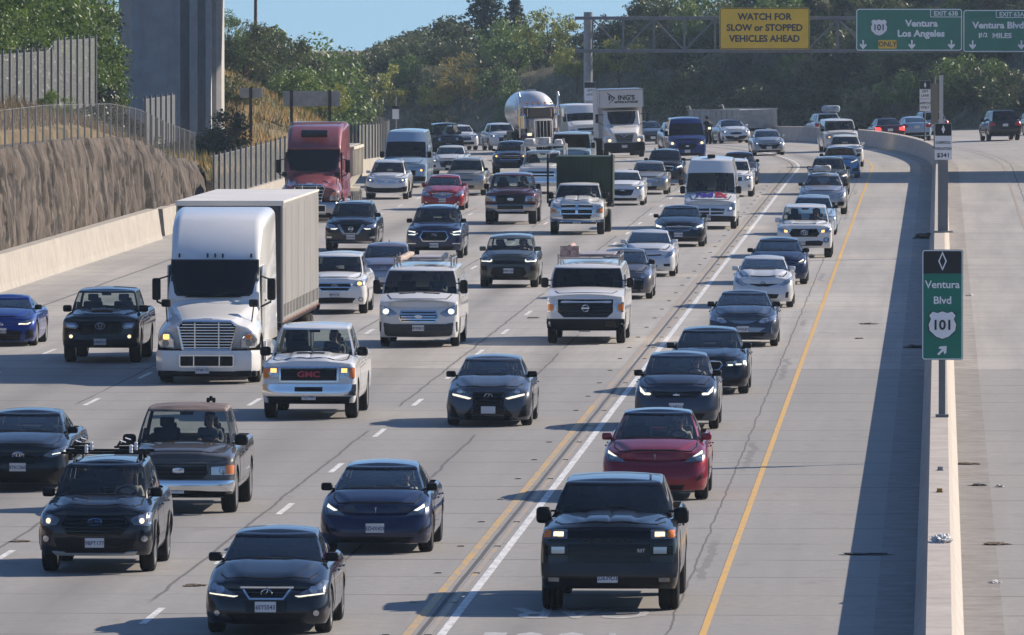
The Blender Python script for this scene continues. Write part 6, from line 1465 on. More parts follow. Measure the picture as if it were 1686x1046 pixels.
grille(c, sym([(0, .34), (.44, .34), (.54, .46), (.46, .62), (0, .64)]), BLACK, GLOSSBLACK, .03, hb=5, vb=11, bm_=DARKALLOY, bw=.01); plate(c, 0, .53, "8RMW206"); intake(c, sym([(0, .74), (.48, .74), (.48, .82), (0, .84)]), GLOSSBLACK, "grille_band"); intake(c, sym([(0, .26), (.6, .26), (.6, .32), (0, .32)])); patch(c, "side_vent", [(rect(.66, .84, .54, .68), BLACK, .008)], True)
CDOD = c = put(plan('pickup', L=6.0, W=2.02, R=.43, tw=.26, fo=.95, wb=3.9, zb=.50, sill=.58, gap=.15, dual=True, edge=[(0, 1.05), (.3, 1.17), (1.4, 1.3), (2.6, 1.3), (6.0, 1.1)], rx=.5, ry=.42, cab=dict(f0=1.4, f1=2.0, r1=3.1, r0=3.3, zr=1.93, w0=.88, w1=.72), mir=(.22, .24, .14), bumps=[(.15, 1.3, 0, .5, .05, .12)]),
        951, 386, WHT2, "white heavy pickup with crossbar grille carrying a green steel bin", "pickup truck", "pickup_truck")
lights(c, [(.62, .82), (.96, .82), (.96, 1.04), (.86, 1.12), (.62, 1.04)], LAMP); patch(c, "turn_signal", [(rect(.86, .95, .85, .97), AMBER, .02)], True)
grille(c, sym([(0, .78), (.6, .78), (.58, 1.12), (0, 1.14)]), BLACK, CHROME, .04, hb=1, bw=.04); patch(c, "grille_bar", [(rect(-.05, .05, .78, 1.13), CHROME, .035)])
intake(c, sym([(0, .48), (.96, .48), (.99, .66), (.6, .66), (.5, .60), (0, .60)]), CHROME, "bumper", .03); intake(c, sym([(0, .6), (.5, .6), (.56, .76), (0, .76)])); fogs(c, .78, .57, .07); plate(c, 0, .5, "5F31884")
c = put(plan('hatch', W=1.8, edge=[(0, .70), (.35, .82), (1.25, .98), (2.4, 1.02), (4.45, 1.08)], mirbody=True, cab=dict(f0=1.2, f1=2.0)), 1027, 338, WHT, "white hatchback with wide black winged grille right of the green bin", "car", "hatchback_car")
lights(c, [(.46, .70), (.6, .66), (.86, .76), (.86, .86), (.6, .80)], LAMP, [ell(.62, .74, .05, .05)], LITWARM); grille(c, sym([(0, .40), (.34, .42), (.46, .66), (0, .68)]), BLACK, CHROME, .02, hb=3, bm_=DARKALLOY); emblem(c, 'vshape', .62, .06); intake(c, sym([(0, .22), (.55, .22), (.6, .32), (0, .32)])); fogs(c, .72, .36)
c = put(plan('sedan', W=1.8, cab=dict(zr=1.47)), 1068, 320, GOLD, "champagne sedan left of the parcel van's mirror", "car", "sedan_car")
lights(c, [(.5, .62), (.6, .58), (.85, .66), (.85, .82), (.6, .76)], LAMP); grille(c, sym([(0, .54), (.36, .56), (.4, .68), (0, .7)]), SILV, CHROME, .015, hb=3); intake(c, sym([(0, .26), (.36, .26), (.4, .38), (0, .38)])); plate(c, 0, .45)
c = put(plan('suv', W=1.84, cab=dict(zr=1.67)), 1094, 305, BLK2, "black SUV with black roof rails behind the champagne sedan", "SUV", "suv_car", gl=GLASSDARK); roof_rails(c, BLACK)
lights(c, [(.48, .80), (.6, .76), (.86, .84), (.86, .96), (.6, .9)], LAMP, [(.58, .80), (.84, .86), (.84, .94), (.6, .88)], LITCOLD); grille(c, sym([(0, .7), (.4, .72), (.44, .88), (0, .9)]), GLOSSBLACK, CHROME, .03); intake(c, rect(-.55, .55, .34, .52)); plate(c, 0, .56)
c = put(plan('van', L=5.6, W=2.05, R=.35, fo=1.0, wb=3.4, edge=[(0, .98), (.3, 1.12), (.85, 1.32), (1.6, 1.36), (5.6, 1.38)], cab=dict(f0=.8, f1=1.6, zr=2.36, w0=.97, w1=.78, ts=(.03, .72), wins=[(.02, .18, .06, .5)])), 1131, 264, VANB, "dark blue tall passenger van with both lamps lit", "van", "passenger_van", gl=GLASSDARK)
lights(c, [(.58, .86), (.7, .80), (.96, .86), (.98, 1.1), (.66, 1.0)], LAMP, [ell(.8, .94, .1, .09)], LITWARM); grille(c, sym([(0, .62), (.44, .64), (.48, .88), (0, .9)]), BLACK, hb=3, bm_=DARKALLOY); plate(c, 0, .5); intake(c, sym([(0, .28), (.7, .3), (.8, .4), (0, .42)])); emblem(c, 'oval', .78, .07)
c = put(plan('suv', W=1.84), 1117, 249, SILV, "silver SUV mostly hidden behind the dark blue van", "SUV", "suv_car"); lights(c, [(.5, .78), (.86, .84), (.86, .98), (.6, .92)], LAMP, [ell(.74, .88, .06, .06)], LITWARM); grille(c, rect(-.42, .42, .68, .88), BLACK)
c = put(plan('sedan', W=1.85, cab=dict(zr=1.47)), 1073, 238, GREYD, "dark grey sedan just right of the lettered moving truck", "car", "sedan_car"); lights(c, [(.5, .62), (.85, .72), (.85, .62)], LAMPDARK); grille(c, rect(-.5, .5, .3, .6), BLACK); plate(c, -.05, .42)
# ---- third general lane
c = put(plan('sedan', L=4.9, W=1.84, R=.34, fo=.95, wb=2.82, zb=.17, edge=[(0, .72), (.35, .82), (1.35, .98), (2.6, 1.0), (3.9, 1.04), (4.9, .98)], cab=dict(f0=1.3, f1=2.15), mir=(.2, .13, .1)),
        37, 806, BLK, "black sedan cut by the left edge of the picture beside the brown pickup", "car", "sedan_car")
lights(c, [(.46, .66), (.6, .62), (.9, .72), (.9, .84), (.6, .76)], LAMPDARK, [(.62, .66), (.86, .73), (.86, .75), (.62, .68)], LITCOLD); grille(c, sym([(0, .50), (.3, .52), (.44, .64), (0, .70)]), BLACK, DARKALLOY, .02); emblem(c, 'oval3', .665, .075); plate(c, 0, .46, "8TKC065"); intake(c, sym([(0, .18), (.56, .18), (.76, .42), (.4, .44), (0, .4)]))
c = put(plan('suv', L=4.6, W=1.8, R=.35, fo=.9, wb=2.64, zb=.28, edge=[(0, .88), (.3, .97), (1.15, 1.1), (2.4, 1.14), (4.6, 1.16)], cab=dict(zr=1.72, w1=.62), mirbody=True), 554, 516, WHT, "white SUV with winged black grille beside the long white trailer", "SUV", "suv_car")
lights(c, [(.5, .80), (.62, .78), (.86, .82), (.88, 1.0), (.58, .92)], LAMP, [ell(.70, .86, .08, .06)], LITAMBER); grille(c, sym([(0, .66), (.38, .66), (.46, .78), (.44, .86), (0, .86)]), BLACK, CHROME, .02, hb=1, bw=.03); emblem(c, 'pleiades', .8, .06); plate(c, 0, .56, "8JPA733"); intake(c, sym([(0, .32), (.5, .32), (.6, .46), (0, .48)])); fogs(c, .74, .42)
c = put(plan('sedan', W=1.8, cab=dict(zr=1.5), edge=[(0, .7), (.35, .8), (1.3, .98), (2.6, 1.02), (4.75, 1.0)]), 634, 482, paint("paint_lilac_grey", (.22, .20, .24), .5, dust=.08), "lilac grey car hidden behind the van with the roof clamps", "car", "sedan_car"); antenna(c, .0)
lights(c, [(.5, .64), (.86, .78), (.86, .64)], LAMP); grille(c, rect(-.4, .4, .5, .66), SILV, hb=2); emblem(c, 'vshape', .72, .08); plate(c, 0, .42)
CASC = c = put(plan('suv', L=5.0, W=1.93, R=.37, fo=.97, wb=2.89, zb=.28, edge=[(0, .93), (.3, 1.02), (1.3, 1.15), (2.4, 1.18), (5.0, 1.22)], cab=dict(f0=1.25, f1=1.95, r1=4.4, r0=4.9, zr=1.78, w1=.66), rim=(5, ALLOY), mir=(.2, .15, .11)), 717, 425, NAVY2, "navy blue large SUV with silver framed hexagon grille and white lamps", "SUV", "suv_car"); roof_rails(c)
lights(c, [(.52, .88), (.62, .76), (.88, .78), (.92, .96), (.88, .99)], LAMPDARK, [[(.54, .88), (.60, .86), (.66, .78), (.88, .80), (.88, .82), (.7, .83)], [(.66, .86), (.88, .93), (.88, .96), (.62, .90)]], LITCOLD); grille(c, sym([(0, .60), (.38, .60), (.48, .74), (.38, .92), (0, .92)]), BLACK, CHROME, .03, hb=5, bm_=DARKALLOY); emblem(c, 'pleiades', .8, .06); plate(c, 0, .46, "8PLN417"); intake(c, sym([(0, .3), (.6, .3), (.7, .42), (0, .42)])); patch(c, "bumper_trim", [(rect(.62, .88, .5, .53), CHROME, .012)], True)
CMAR = c = put(plan('pickup', L=5.7, W=2.0, R=.43, tw=.31, fo=.95, wb=3.6, zb=.52, sill=.58, gap=.14, rx=.42, ry=.4, edge=[(0, 1.12), (.3, 1.22), (1.4, 1.33), (2.6, 1.34), (5.7, 1.38)], cab=dict(f0=1.4, f1=2.0, zr=1.98, w0=.88, w1=.72), mir=(.2, .22, .12)), 842, 369, MAROON, "maroon raised pickup with silver bumper and wide black tyres", "pickup truck", "pickup_truck")
lights(c, rect(.58, .95, .90, 1.10), LAMP); grille(c, sym([(0, .84), (.52, .84), (.54, 1.14), (0, 1.14)]), BLACK, DARKALLOY, .02, hb=4, vb=8, bm_=DARKALLOY); emblem(c, 'oval', .98, .09); intake(c, sym([(0, .50), (.5, .50), (.6, .56), (.96, .54), (.96, .76), (0, .76)]), ALLOY, "bumper", .03); intake(c, rect(-.5, .5, .6, .74), GLOSSBLACK, "bumper_slot", .04); plate(c, 0, .58, "7M40213"); intake(c, rect(-.95, .95, .77, .84), GLOSSBLACK, "trim_band", .02)
CCHE = c = put(plan('pickup', L=5.8, W=2.0, edge=[(0, 1.06), (.3, 1.15), (1.4, 1.27), (2.6, 1.28), (5.8, 1.3)], cab=dict(zr=1.9, f1=2.05)), 892, 319, WHT2, "white work truck with a ladder rack left of the green bin", "pickup truck", "pickup_truck")
lights(c, rect(.6, .95, .78, .98), LAMP); grille(c, rect(-.6, .6, .76, 1.0), BLACK, CHROME, .03, hb=1, bw=.05); intake(c, rect(-.96, .96, .52, .7), CHROME, "bumper", .03); plate(c, 0, .5)
c = put(plan('van', L=5.5, W=2.04, fo=.95, edge=[(0, 1.0), (.3, 1.12), (.9, 1.25), (1.6, 1.28), (5.5, 1.3)], cab=dict(zr=2.1, w1=.86)), 941, 286, PALEB, "pale blue van behind the green bin", "van", "cargo_van", gl=GLASSDARK)
lights(c, [(.6, .8), (.96, .84), (.96, 1.05), (.66, 1.0)], LAMP); grille(c, rect(-.45, .45, .62, .86), BLACK)
c = put(plan('suv', L=4.7, W=1.83, edge=[(0, .80), (.35, .92), (1.2, 1.04), (2.4, 1.08), (4.7, 1.12)], cab=dict(zr=1.66)), 767, 322, GOLD, "beige SUV between the red sedan and the maroon pickup", "SUV", "suv_car", gl=GLASSDARK); roof_rails(c, SILV)
lights(c, [(.52, .72), (.62, .66), (.86, .76), (.86, .94), (.62, .88)], LAMP); grille(c, sym([(0, .64), (.36, .66), (.38, .74), (0, .74)]), BLACK, SILV); intake(c, rect(-.4, .4, .36, .46))
CMER = c = put(plan('sedan', L=4.6, W=1.8, mirbody=True, bumps=[(.2, 1.2, .25, .6, .02, .16)], rim=(10, ALLOY)), 730, 346, RED2, "bright red sedan with silver grille and round badge", "car", "sedan_car")
lights(c, [(.5, .62), (.6, .58), (.86, .64), (.86, .82), (.62, .72)], LAMP); grille(c, sym([(0, .52), (.34, .54), (.44, .70), (0, .72)]), BLACK, CHROME, .02, hb=3, bw=.02); emblem(c, 'star', .62, .085); plate(c, 0, .42, "6MZE951"); fogs(c, .66, .34); intake(c, rect(-.5, .5, .2, .28))
c = put(plan('suv', L=4.6, W=1.85, edge=[(0, .84), (.35, .95), (1.15, 1.07), (2.4, 1.1), (4.6, 1.14)], cab=dict(zr=1.70), mirbody=True), 638, 328, PEARL, "pearl white SUV with dark lower bumper left of the red sedan", "SUV", "suv_car"); roof_rails(c); clad(c, BLACK, .07)
lights(c, [(.52, .80), (.6, .72), (.86, .80), (.88, .98), (.66, .9)], LAMP, [ell(.7, .83, .05, .05)], LITWARM); grille(c, sym([(0, .66), (.36, .68), (.44, .84), (0, .86)]), PEARL, CHROME, .02, hb=1, bw=.06); intake(c, sym([(0, .3), (.86, .34), (.9, .58), (.5, .5), (0, .5)]), BLACK, "lower_bumper", .012); plate(c, -.02, .58); emblem(c, 'bowtie', .77, .06)
c = put(plan('van', L=5.9, W=2.02, fo=1.0, wb=3.66, edge=[(0, .95), (.3, 1.08), (.9, 1.34), (1.6, 1.38), (5.9, 1.4)], cab=dict(f0=.85, f1=1.7, r1=5.8, r0=5.86, zr=2.66, w0=.96, w1=.8, ts=(.03, .60), bulge=.05, wins=[(.02, .18, .05, .42)])), 668, 309, PALEB, "pale blue tall van behind the pearl white SUV", "van", "cargo_van", gl=GLASSDARK)
lights(c, [(.62, .72), (.7, .68), (.94, .76), (.96, 1.02), (.8, .96)], LAMP, [ell(.76, .80, .07, .06)], LITAMBER); grille(c, rect(-.5, .5, .56, .8), BLACK, hb=2, bm_=DARKALLOY); intake(c, sym([(0, .3), (.92, .3), (.96, .52), (0, .54)]), BLACK, "bumper", .02)
c = put(plan('sedan', W=1.86, L=4.9, mirbody=True, cab=dict(zr=1.46)), 741, 287, PEARL, "white sedan with big dark grille behind the beige SUV", "car", "sedan_car")
lights(c, [(.5, .66), (.6, .6), (.88, .70), (.88, .78), (.6, .74)], LAMP, [ell(.72, .69, .06, .04)], LITCOLD); grille(c, sym([(0, .32), (.4, .36), (.5, .64), (0, .7)]), BLACK, CHROME, .02, hb=5, bm_=DARKALLOY); patch(c, "side_vent", [(ell(.74, .42, .09, .07), BLACK, .006)], True); plate(c, 0, .38)
c = put(plan('suv', W=1.84, cab=dict(zr=1.66)), 841, 286, NAVY2, "dark blue SUV with one amber lamp behind the beige SUV", "SUV", "suv_car")
lights(c, [(.5, .80), (.86, .86), (.86, 1.0), (.56, .94)], LAMP, [ell(.68, .88, .06, .06)], LITAMBER); grille(c, rect(-.48, .48, .7, .9), BLACK, CHROME, .02, hb=1); intake(c, rect(-.5, .5, .4, .56))
CJEEP = c = put(plan('suv', L=4.2, W=1.88, R=.42, tw=.28, fo=.7, wb=2.75, zb=.5, sill=.5, gap=.12, rx=.12, ry=.14, bow=.03, edge=[(0, 1.02), (.3, 1.1), (1.3, 1.16), (2.4, 1.2), (4.2, 1.22)], side=[(0, .1), (.3, .06), (.6, .1), (1, .14)], cab=dict(f0=1.3, f1=1.5, r1=4.0, r0=4.15, zr=1.9, w0=.76, w1=.7, b0=.04, b1=.03, cvx=.0, round=.05)), 737, 255, BLK, "black boxy off-road vehicle with seven upright grille slots", "SUV", "off_road_car")
grille(c, rect(-.42, .42, .72, 1.06), GREYD, None, vb=8, bm_=BLACK, bw=.05); patch(c, "headlight", [(ell(.52, .93, .12, .12), BLK, .01), (ell(.52, .93, .09, .09), LAMP, .02)], True); intake(c, rect(-.9, .9, .5, .66), BLACK, "bumper", .06); plate(c, 0, .6)
clad(c, BLACK, .16)
c = put(plan('suv', W=1.82, cab=dict(zr=1.62)), 762, 248, PEARL, "pale car right behind the black boxy off-roader", "car", "compact_car"); lights(c, [(.5, .78), (.86, .84), (.86, .98), (.6, .92)], LAMP); grille(c, rect(-.42, .42, .62, .86), NAVY2); intake(c, rect(-.6, .6, .36, .52))
c = put(plan('suv', W=1.88, cab=dict(zr=1.68)), 829, 247, PEARL, "white SUV half hidden by the tanker truck's dark wheels", "SUV", "suv_car"); lights(c, [(.5, .80), (.86, .84), (.86, .96), (.6, .92)], LAMP, [ell(.68, .87, .06, .05)], LITCOLD); grille(c, rect(-.4, .4, .5, .86), BLACK, CHROME)
c = put(plan('van', L=6.2, W=2.2, R=.4, fo=1.0, wb=3.9, edge=[(0, 1.1), (.3, 1.3), (.95, 1.6), (1.6, 1.62), (6.2, 1.64)], cab=dict(f0=.9, f1=1.5, r1=6.1, r0=6.16, zr=2.72, w0=1.06, w1=.98, ts=(.03, .5), wins=[(.02, .2, .05, .5)])), 963, 243, WHT, "white high roof truck between the tanker and the lettered moving truck", "truck", "delivery_truck", gl=GLASSDARK)
lights(c, [(.7, .9), (1.0, .9), (1.02, 1.1), (.7, 1.1)], LAMP); grille(c, rect(-.5, .5, .7, 1.2), BLACK, CHROME); intake(c, rect(-1, 1, .4, .6), BLACK, "bumper", .03)
# ---- fourth and fifth lanes
c = put(plan('pickup', L=5.4, W=1.91, R=.39, tw=.27, fo=.94, wb=3.24, zb=.38, edge=[(0, 1.02), (.3, 1.12), (1.3, 1.21), (2.6, 1.22), (5.4, 1.25)], mir=(.22, .17, .1), bumps=[(.2, 1.2, .36, .75, .025, .16)], cab=dict(f0=1.25, f1=1.9, r1=3.5, r0=3.75, zr=1.81, w0=.83, w1=.69), rim=(6, DARKALLOY)),
        170, 596, BLK, "black pickup with hood scoop and small lit fog lamps left of the white semi truck", "pickup truck", "pickup_truck")
lights(c, [(.54, .92), (.6, .84), (.92, .88), (.94, 1.02), (.6, 1.0)], LAMPDARK); patch(c, "lens", [(rect(.62, .84, .89, .97), LAMP, .02)], True)
grille(c, sym([(0, .72), (.46, .72), (.56, .84), (.46, 1.02), (0, 1.02)]), BLACK, GLOSSBLACK, .03, hb=5, vb=9, bm_=GLOSSBLACK, bw=.012); emblem(c, 'oval3', .92, .085, m=ALLOY); intake(c, sym([(0, .40), (.84, .40), (.9, .58), (0, .58)])); plate(c, 0, .53, "63047U1"); patch(c, "fog_lamp", [(ell(.72, .66, .08, .07), BLACK, .01), (ell(.72, .66, .045, .045), LITWARM, .018)], True)
patch(c, "hood_scoop", [([(-.26, .55), (.26, .55), (.3, .9), (-.3, .9)], BLK, .05)], mode='top'); patch(c, "scoop_mouth", [([(-.22, .53), (.22, .53), (.22, .56), (-.22, .56)], GLOSSBLACK, .045)], mode='top')
c = put(plan('sedan', L=4.27, W=1.78, R=.32, fo=.85, wb=2.57, zb=.14, sill=.16, edge=[(0, .60), (.35, .72), (1.2, .88), (2.6, .9), (4.27, .92)], cab=dict(f0=1.2, f1=2.0, r1=2.7, r0=3.9, zr=1.3, w1=.54), rim=(10, ALLOY)), 6, 569, BLUE, "bright blue low coupe cut by the picture's left edge", "car", "sports_coupe")
lights(c, [(.44, .58), (.6, .54), (.86, .62), (.86, .72), (.6, .66)], LAMPDARK, [[(.44, .55), (.7, .55), (.78, .62), (.76, .64), (.66, .58), (.46, .585)]], LIT); grille(c, sym([(0, .18), (.5, .18), (.58, .40), (0, .44)]), BLACK, hb=4, bm_=DARKALLOY); emblem(c, 'ringbar', .56, .05); plate(c, 0, .4, "9CDE318"); patch(c, "side_vent", [([(.62, .2), (.84, .24), (.82, .46), (.66, .40)], BLACK, .006)], True)
c = put(plan('suv', L=4.65, W=1.84, R=.36, fo=.94, wb=2.7, zb=.27, edge=[(0, .92), (.3, 1.0), (1.2, 1.13), (2.4, 1.16), (4.65, 1.18)], cab=dict(zr=1.72, w1=.62), mir=(.2, .15, .1)), 580, 413, BLK2, "black SUV with broad silver V grille and white running lights", "SUV", "suv_car"); roof_rails(c)
lights(c, [(.44, .80), (.56, .74), (.86, .84), (.88, .98), (.6, .92)], LAMP, [[(.44, .82), (.52, .745), (.70, .76), (.70, .80), (.56, .80)]], LIT); grille(c, sym([(0, .62), (.24, .62), (.46, .92), (0, .93)]), BLACK, None, hb=4, bm_=DARKALLOY); patch(c, "grille_vee", [([(.18, .60), (.27, .60), (.48, .90), (.38, .92)], ALLOY, .03), ], True); intake(c, rect(-.25, .25, .595, .645), ALLOY, "grille_trim", .03); emblem(c, 'ringbar', .78, .075); plate(c, 0, .5, "8HDA440"); intake(c, sym([(0, .3), (.7, .3), (.76, .36), (0, .36)]), ALLOY, "skid_plate", .012); patch(c, "fog_lamp", [(rect(.66, .84, .46, .52), LAMP, .012)], True)
# ------------------------------------------------------------------ heavy trucks (origin on the ground under the front axle, nose towards -Y)
def wheels_at(root, spots, Rw, tw, rimm=ALLOY, sp=8):
    for x, y in spots:
        o = shared("wheel", ("tyre", Rw, tw), lambda b: tyre_shape(b, Rw, tw), [RUBBER], root, (x, y, Rw))
        shared("rim", ("rim", Rw, tw, sp, rimm.name), lambda b: rim_shape(b, Rw, tw, sp), [rimm, BLACK], o, (0, 0, 0), (0, 0, 0 if x > 0 else math.pi))
def arch_sec(w, z0, z1, y, r, n=5, wt=None):
    # section: flat bottom, rounded top corners; wt = width at the top
    wt = wt or w; pts = [Vector((w/2, y, z0))]
    for cx, a0 in ((wt/2-r, 0), (-wt/2+r, 90)):
        for k in range(n+1):
            a = R(a0+90*k/n); pts.append(Vector((cx+r*math.cos(a), y, z1-r+r*math.sin(a))))
    pts.append(Vector((-w/2, y, z0))); return pts
def semi(label, px, py, col, fair=4.0, visor=False, grn=9, hoodw=1.5, slope=0.0, cat="semi truck", name="semi_truck", sleeper=6.2, mirz=2.15):
    s, b = hit(px, py); o = empty(name, (0, 0, 0), 0, label, cat); F = 1.25
    hk = hoodw/1.5; st = [(-1.18, .66*hk, 1.48, 1.20, 1.13), (-1.0, .68*hk, 1.53, 1.24, 1.19), (-.62, .72*hk, 1.60, 1.30, 1.2), (-.6, .72*hk, 1.604, 1.305, 1.2), (-.45, .75*hk, 1.63, 1.33, 1.2), (-.2, .80*hk, 1.68, 1.36, 1.2), (.1, .85*hk, 1.73, 1.39, 1.2), (.4, .92*hk, 1.79, 1.43, 1.19), (.6, .97*hk, 1.84, 1.46, 1.18), (.62, .975*hk, 1.845, 1.46, 1.18), (.88, 1.03, 1.97, 1.55, 1.14)]
    bm = bmesh.new(); rings = []
    for (y, wt, zt_, zs, ws) in st:
        zb_ = .77 if abs(y) > .61 else .53+math.sqrt(max(0, .62**2-y*y)); zb_ = max(zb_, .77)
        half = [(ws, zb_), (ws, zb_*.5+zs*.5-.04), (ws-.02, zs-.09), (ws-.12, zs), ((ws+wt)/2+.02, (zs*.62+zt_*.38)), (wt+.05, zt_-.14), (wt-.04, zt_-.03), (wt*.5, zt_+.012), (0, zt_+.03)]
        f = max(0, 1-(y+1.18)/.6); pl = lambda x: .30*f*(abs(x)/1.2)**2.6
        rings.append([Vector((x, y+pl(x), z)) for x, z in half]+[Vector((-x, y+pl(x), z)) for x, z in half[-2::-1]])
    loft(bm, rings, True); hd = obj("hood", bm, col, o, True); hd.modifiers.new("smooth", 'SUBSURF').render_levels = 2
    for sx in (1, -1):
        bm = bmesh.new(); secs = []
        for k in range(13):
            a = R(180*k/12); p = Vector((0, -math.cos(a)*.625, .53+math.sin(a)*.625)); secs.append([p+Vector((sx*.7, 0, 0)), p+Vector((sx*1.205, 0, 0)), p+Vector((sx*1.205, 0, -.035)), p+Vector((sx*.7, 0, -.035))])
        loft(bm, secs); obj("fender_lip", bm, BLACK, o, True)
        hp = [(sx*x, -1.18+.30*(x/1.2)**2.6-.03, z) for x, z in ((.78, .83), (1.12, .85), (1.16, 1.04), (1.04, 1.21), (.92, 1.19), (.78, 1.02))]
        bm = bmesh.new(); cen = sum((Vector(p) for p in hp), Vector())/6; loft(bm, [[Vector(p)+Vector((0, .12, 0)) for p in hp], [Vector(p)+Vector((0, -.02, 0)) for p in hp], [cen+(Vector(p)-cen)*.85+Vector((0, -.05, 0)) for p in hp]]); hl = obj("headlight", bm, LAMP, o, True)
        bm = bmesh.new(); bx(bm, (sx*.96, -1.10, 1.10), (.15, .05, .12), .03); obj("turn_signal", bm, LITAMBER if sx < 0 else AMBER, hl)
        bm = bmesh.new(); lathe(bm, [(-.02, .0001), (-.02, .075), (.03, .085)], 'Y', (sx*.98, -1.09, .95), 16); obj("lens", bm, LAMPDARK, hl)
    bm = bmesh.new()
    pts = []
    for z in (.30, .36, .72, .78):
        ins = .05 if z in (.30, .78) else 0; ring = []
        for x, y in ((-1.22, -.55), (-1.21, -.95), (-1.05, -1.22), (-.5, -1.30), (.5, -1.30), (1.05, -1.22), (1.21, -.95), (1.22, -.55), (1.0, -.5), (-1.0, -.5)): ring.append(Vector((x*(1-ins*.3), y+ins*.6 if y < -.6 else y, z)))
        pts.append(ring)
    loft(bm, pts); obj("bumper", bm, col if not visor else ALLOY, o, True)
    bm = bmesh.new(); bx(bm, (0, -.9, .24), (2.3, .5, .14), .03); bx(bm, (0, -1.22, .25), (2.1, .06, .12), .02); obj("valance", bm, BLACK, o)
    bm = bmesh.new(); bx(bm, (0, -1.315, .54), (1.22, .02, .22), .03); obj("lower_grille", bm, BLACK, o); bm = bmesh.new(); frame_(bm, 1.3, .3, .06, .035, -1.328, cz=.54); [bx(bm, (x, -1.327, .54), (.03, .014, .22)) for x in (-.3, .3)]; obj("grille_trim", bm, CHROME, o)
    gw, gt, gb = hoodw-.14, 1.46, .80
    bm = bmesh.new(); loft(bm, [[Vector((x, -1.20, z)) for x, z in ((-gw/2+.12, gb), (gw/2-.12, gb), (gw/2, gt-.1), (gw/2-.12, gt), (-gw/2+.12, gt), (-gw/2, gt-.1))], [Vector((x, -1.12, z)) for x, z in ((-gw/2+.12, gb), (gw/2-.12, gb), (gw/2, gt-.1), (gw/2-.12, gt), (-gw/2+.12, gt), (-gw/2, gt-.1))]]); gr = obj("grille", bm, BLACK, o)
    bm = bmesh.new()
    for z in np.linspace(gb+.05, gt-.07, grn): k = min(1, (z-gb)/.5); ww = gw-.24+.2*k if z < gt-.1 else gw-.2; bx(bm, (0, -1.215, z), (ww, .03, .024), .006)
    for x in (-.28, .28): bx(bm, (x, -1.222, (gb+gt)/2), (.03, .02, gt-gb-.04))
    ol = [(-gw/2+.12, gb), (gw/2-.12, gb), (gw/2, gt-.1), (gw/2-.12, gt), (-gw/2+.12, gt), (-gw/2, gt-.1)]; tube(bm, [(x, -1.21, z) for x, z in ol+ol[:1]], .035, 8, cap=False); obj("grille_bars", bm, CHROME, gr, True)
    bm = bmesh.new(); bx(bm, (0, -1.16, 1.5), (.26, .05, .07), .02); obj("emblem", bm, CHROME, o)
    # cab
    bm = bmesh.new(); y0 = 2.1-F; zt = fair
    loft(bm, [arch_sec(2.16, .95, 1.98, y0-.02, .08, wt=2.1), arch_sec(2.2, .9, 2.06, y0+.06, .1, wt=2.14), arch_sec(2.22, .9, 2.86, y0+.62, .12, wt=2.1), arch_sec(2.24, .9, 3.05, y0+.8, .14, wt=2.1), arch_sec(2.34, .9, (zt+3.05)/2+.2, y0+1.5, .22, wt=2.16), arch_sec(2.42, .9, zt-.12, y0+2.4, .26, wt=2.26), arch_sec(2.46, .9, zt, y0+3.4, .26, wt=2.34), arch_sec(2.46, .9, zt, sleeper-F, .2, wt=2.36)])
    cb = obj("cab", bm, col, o, True); cb.data.set_sharp_from_angle(angle=R(70))
    def slant(t): return y0-.10+(.50)*t
    bm = bmesh.new(); secs = []
    for t in (0, .25, .5, .75, 1):
        z = 1.99+.82*t; w = 2.08-.06*t; secs.append([Vector((w/2*x, slant(t)+.16*abs(x)**3, z+.0)) for x in (-1, -.8, -.5, -.2, 0, .2, .5, .8, 1)])
    loft(bm, secs, False, closed=False); obj("windshield", bm, GLASSDARK, o, True)
    bm = bmesh.new(); secs2 = [[Vector((p.x*1.03, p.y+.03, p.z+(.03 if i == 4 else -.03 if i == 0 else 0))) for p in s_] for i, s_ in enumerate(secs)]; secs3 = [[p+Vector((0, .4, 0)) for p in s_] for s_ in secs2]; loft(bm, [secs3[0]]+secs2+[secs3[-1]], False, closed=False); obj("interior", bm, mat("cab_inside", (.016, .017, .02), .7), o, True)
    bm = bmesh.new()
    for x0, x1 in ((-.8, -.1), (.1, .8)): tube(bm, [(x0, slant(.02)-.07+.08*abs(x0), 2.02), ((x0+x1)/2, slant(.12)-.09, 2.1), (x1, slant(.1)-.08+.05*abs(x1), 2.08)], .012, 5)
    obj("wiper", bm, BLACK, o)
    for sx in (1, -1):
        bm = bmesh.new(); bx(bm, (sx*1.115, y0+1.0, 2.32), (.02, .75, .62), .006); obj("side_window", bm, GLASSDARK, o)
        bm = bmesh.new(); bx(bm, (sx*1.118, y0+1.05, 1.6), (.03, 1.05, 2.2), .012); d = obj("door", bm, col, o); bm = bmesh.new(); bx(bm, (sx*1.14, y0+1.4, 1.85), (.04, .16, .04), .01); obj("door_handle", bm, BLACK, d)
        bm = bmesh.new(); bx(bm, (sx*1.36, y0+.18, mirz), (.2, .16, .52), .06, seg=3); tube(bm, [(sx*1.1, y0+.35, mirz-.42), (sx*1.34, y0+.2, mirz-.3), (sx*1.36, y0+.2, mirz-.2)], .025, 6); tube(bm, [(sx*1.1, y0+.4, mirz+.3), (sx*1.36, y0+.2, mirz+.22)], .02, 6); obj("side_mirror", bm, BLACK, o)
        bm = bmesh.new(); bx(bm, (sx*1.03, -.25, 1.86), (.22, .12, .18), .05, seg=3); tube(bm, [(sx*1.03, -.25, 1.8), (sx*1.0, -.35, 1.5), (sx*.98, -.5, 1.3)], .016, 6); obj("hood_mirror", bm, BLACK, o)
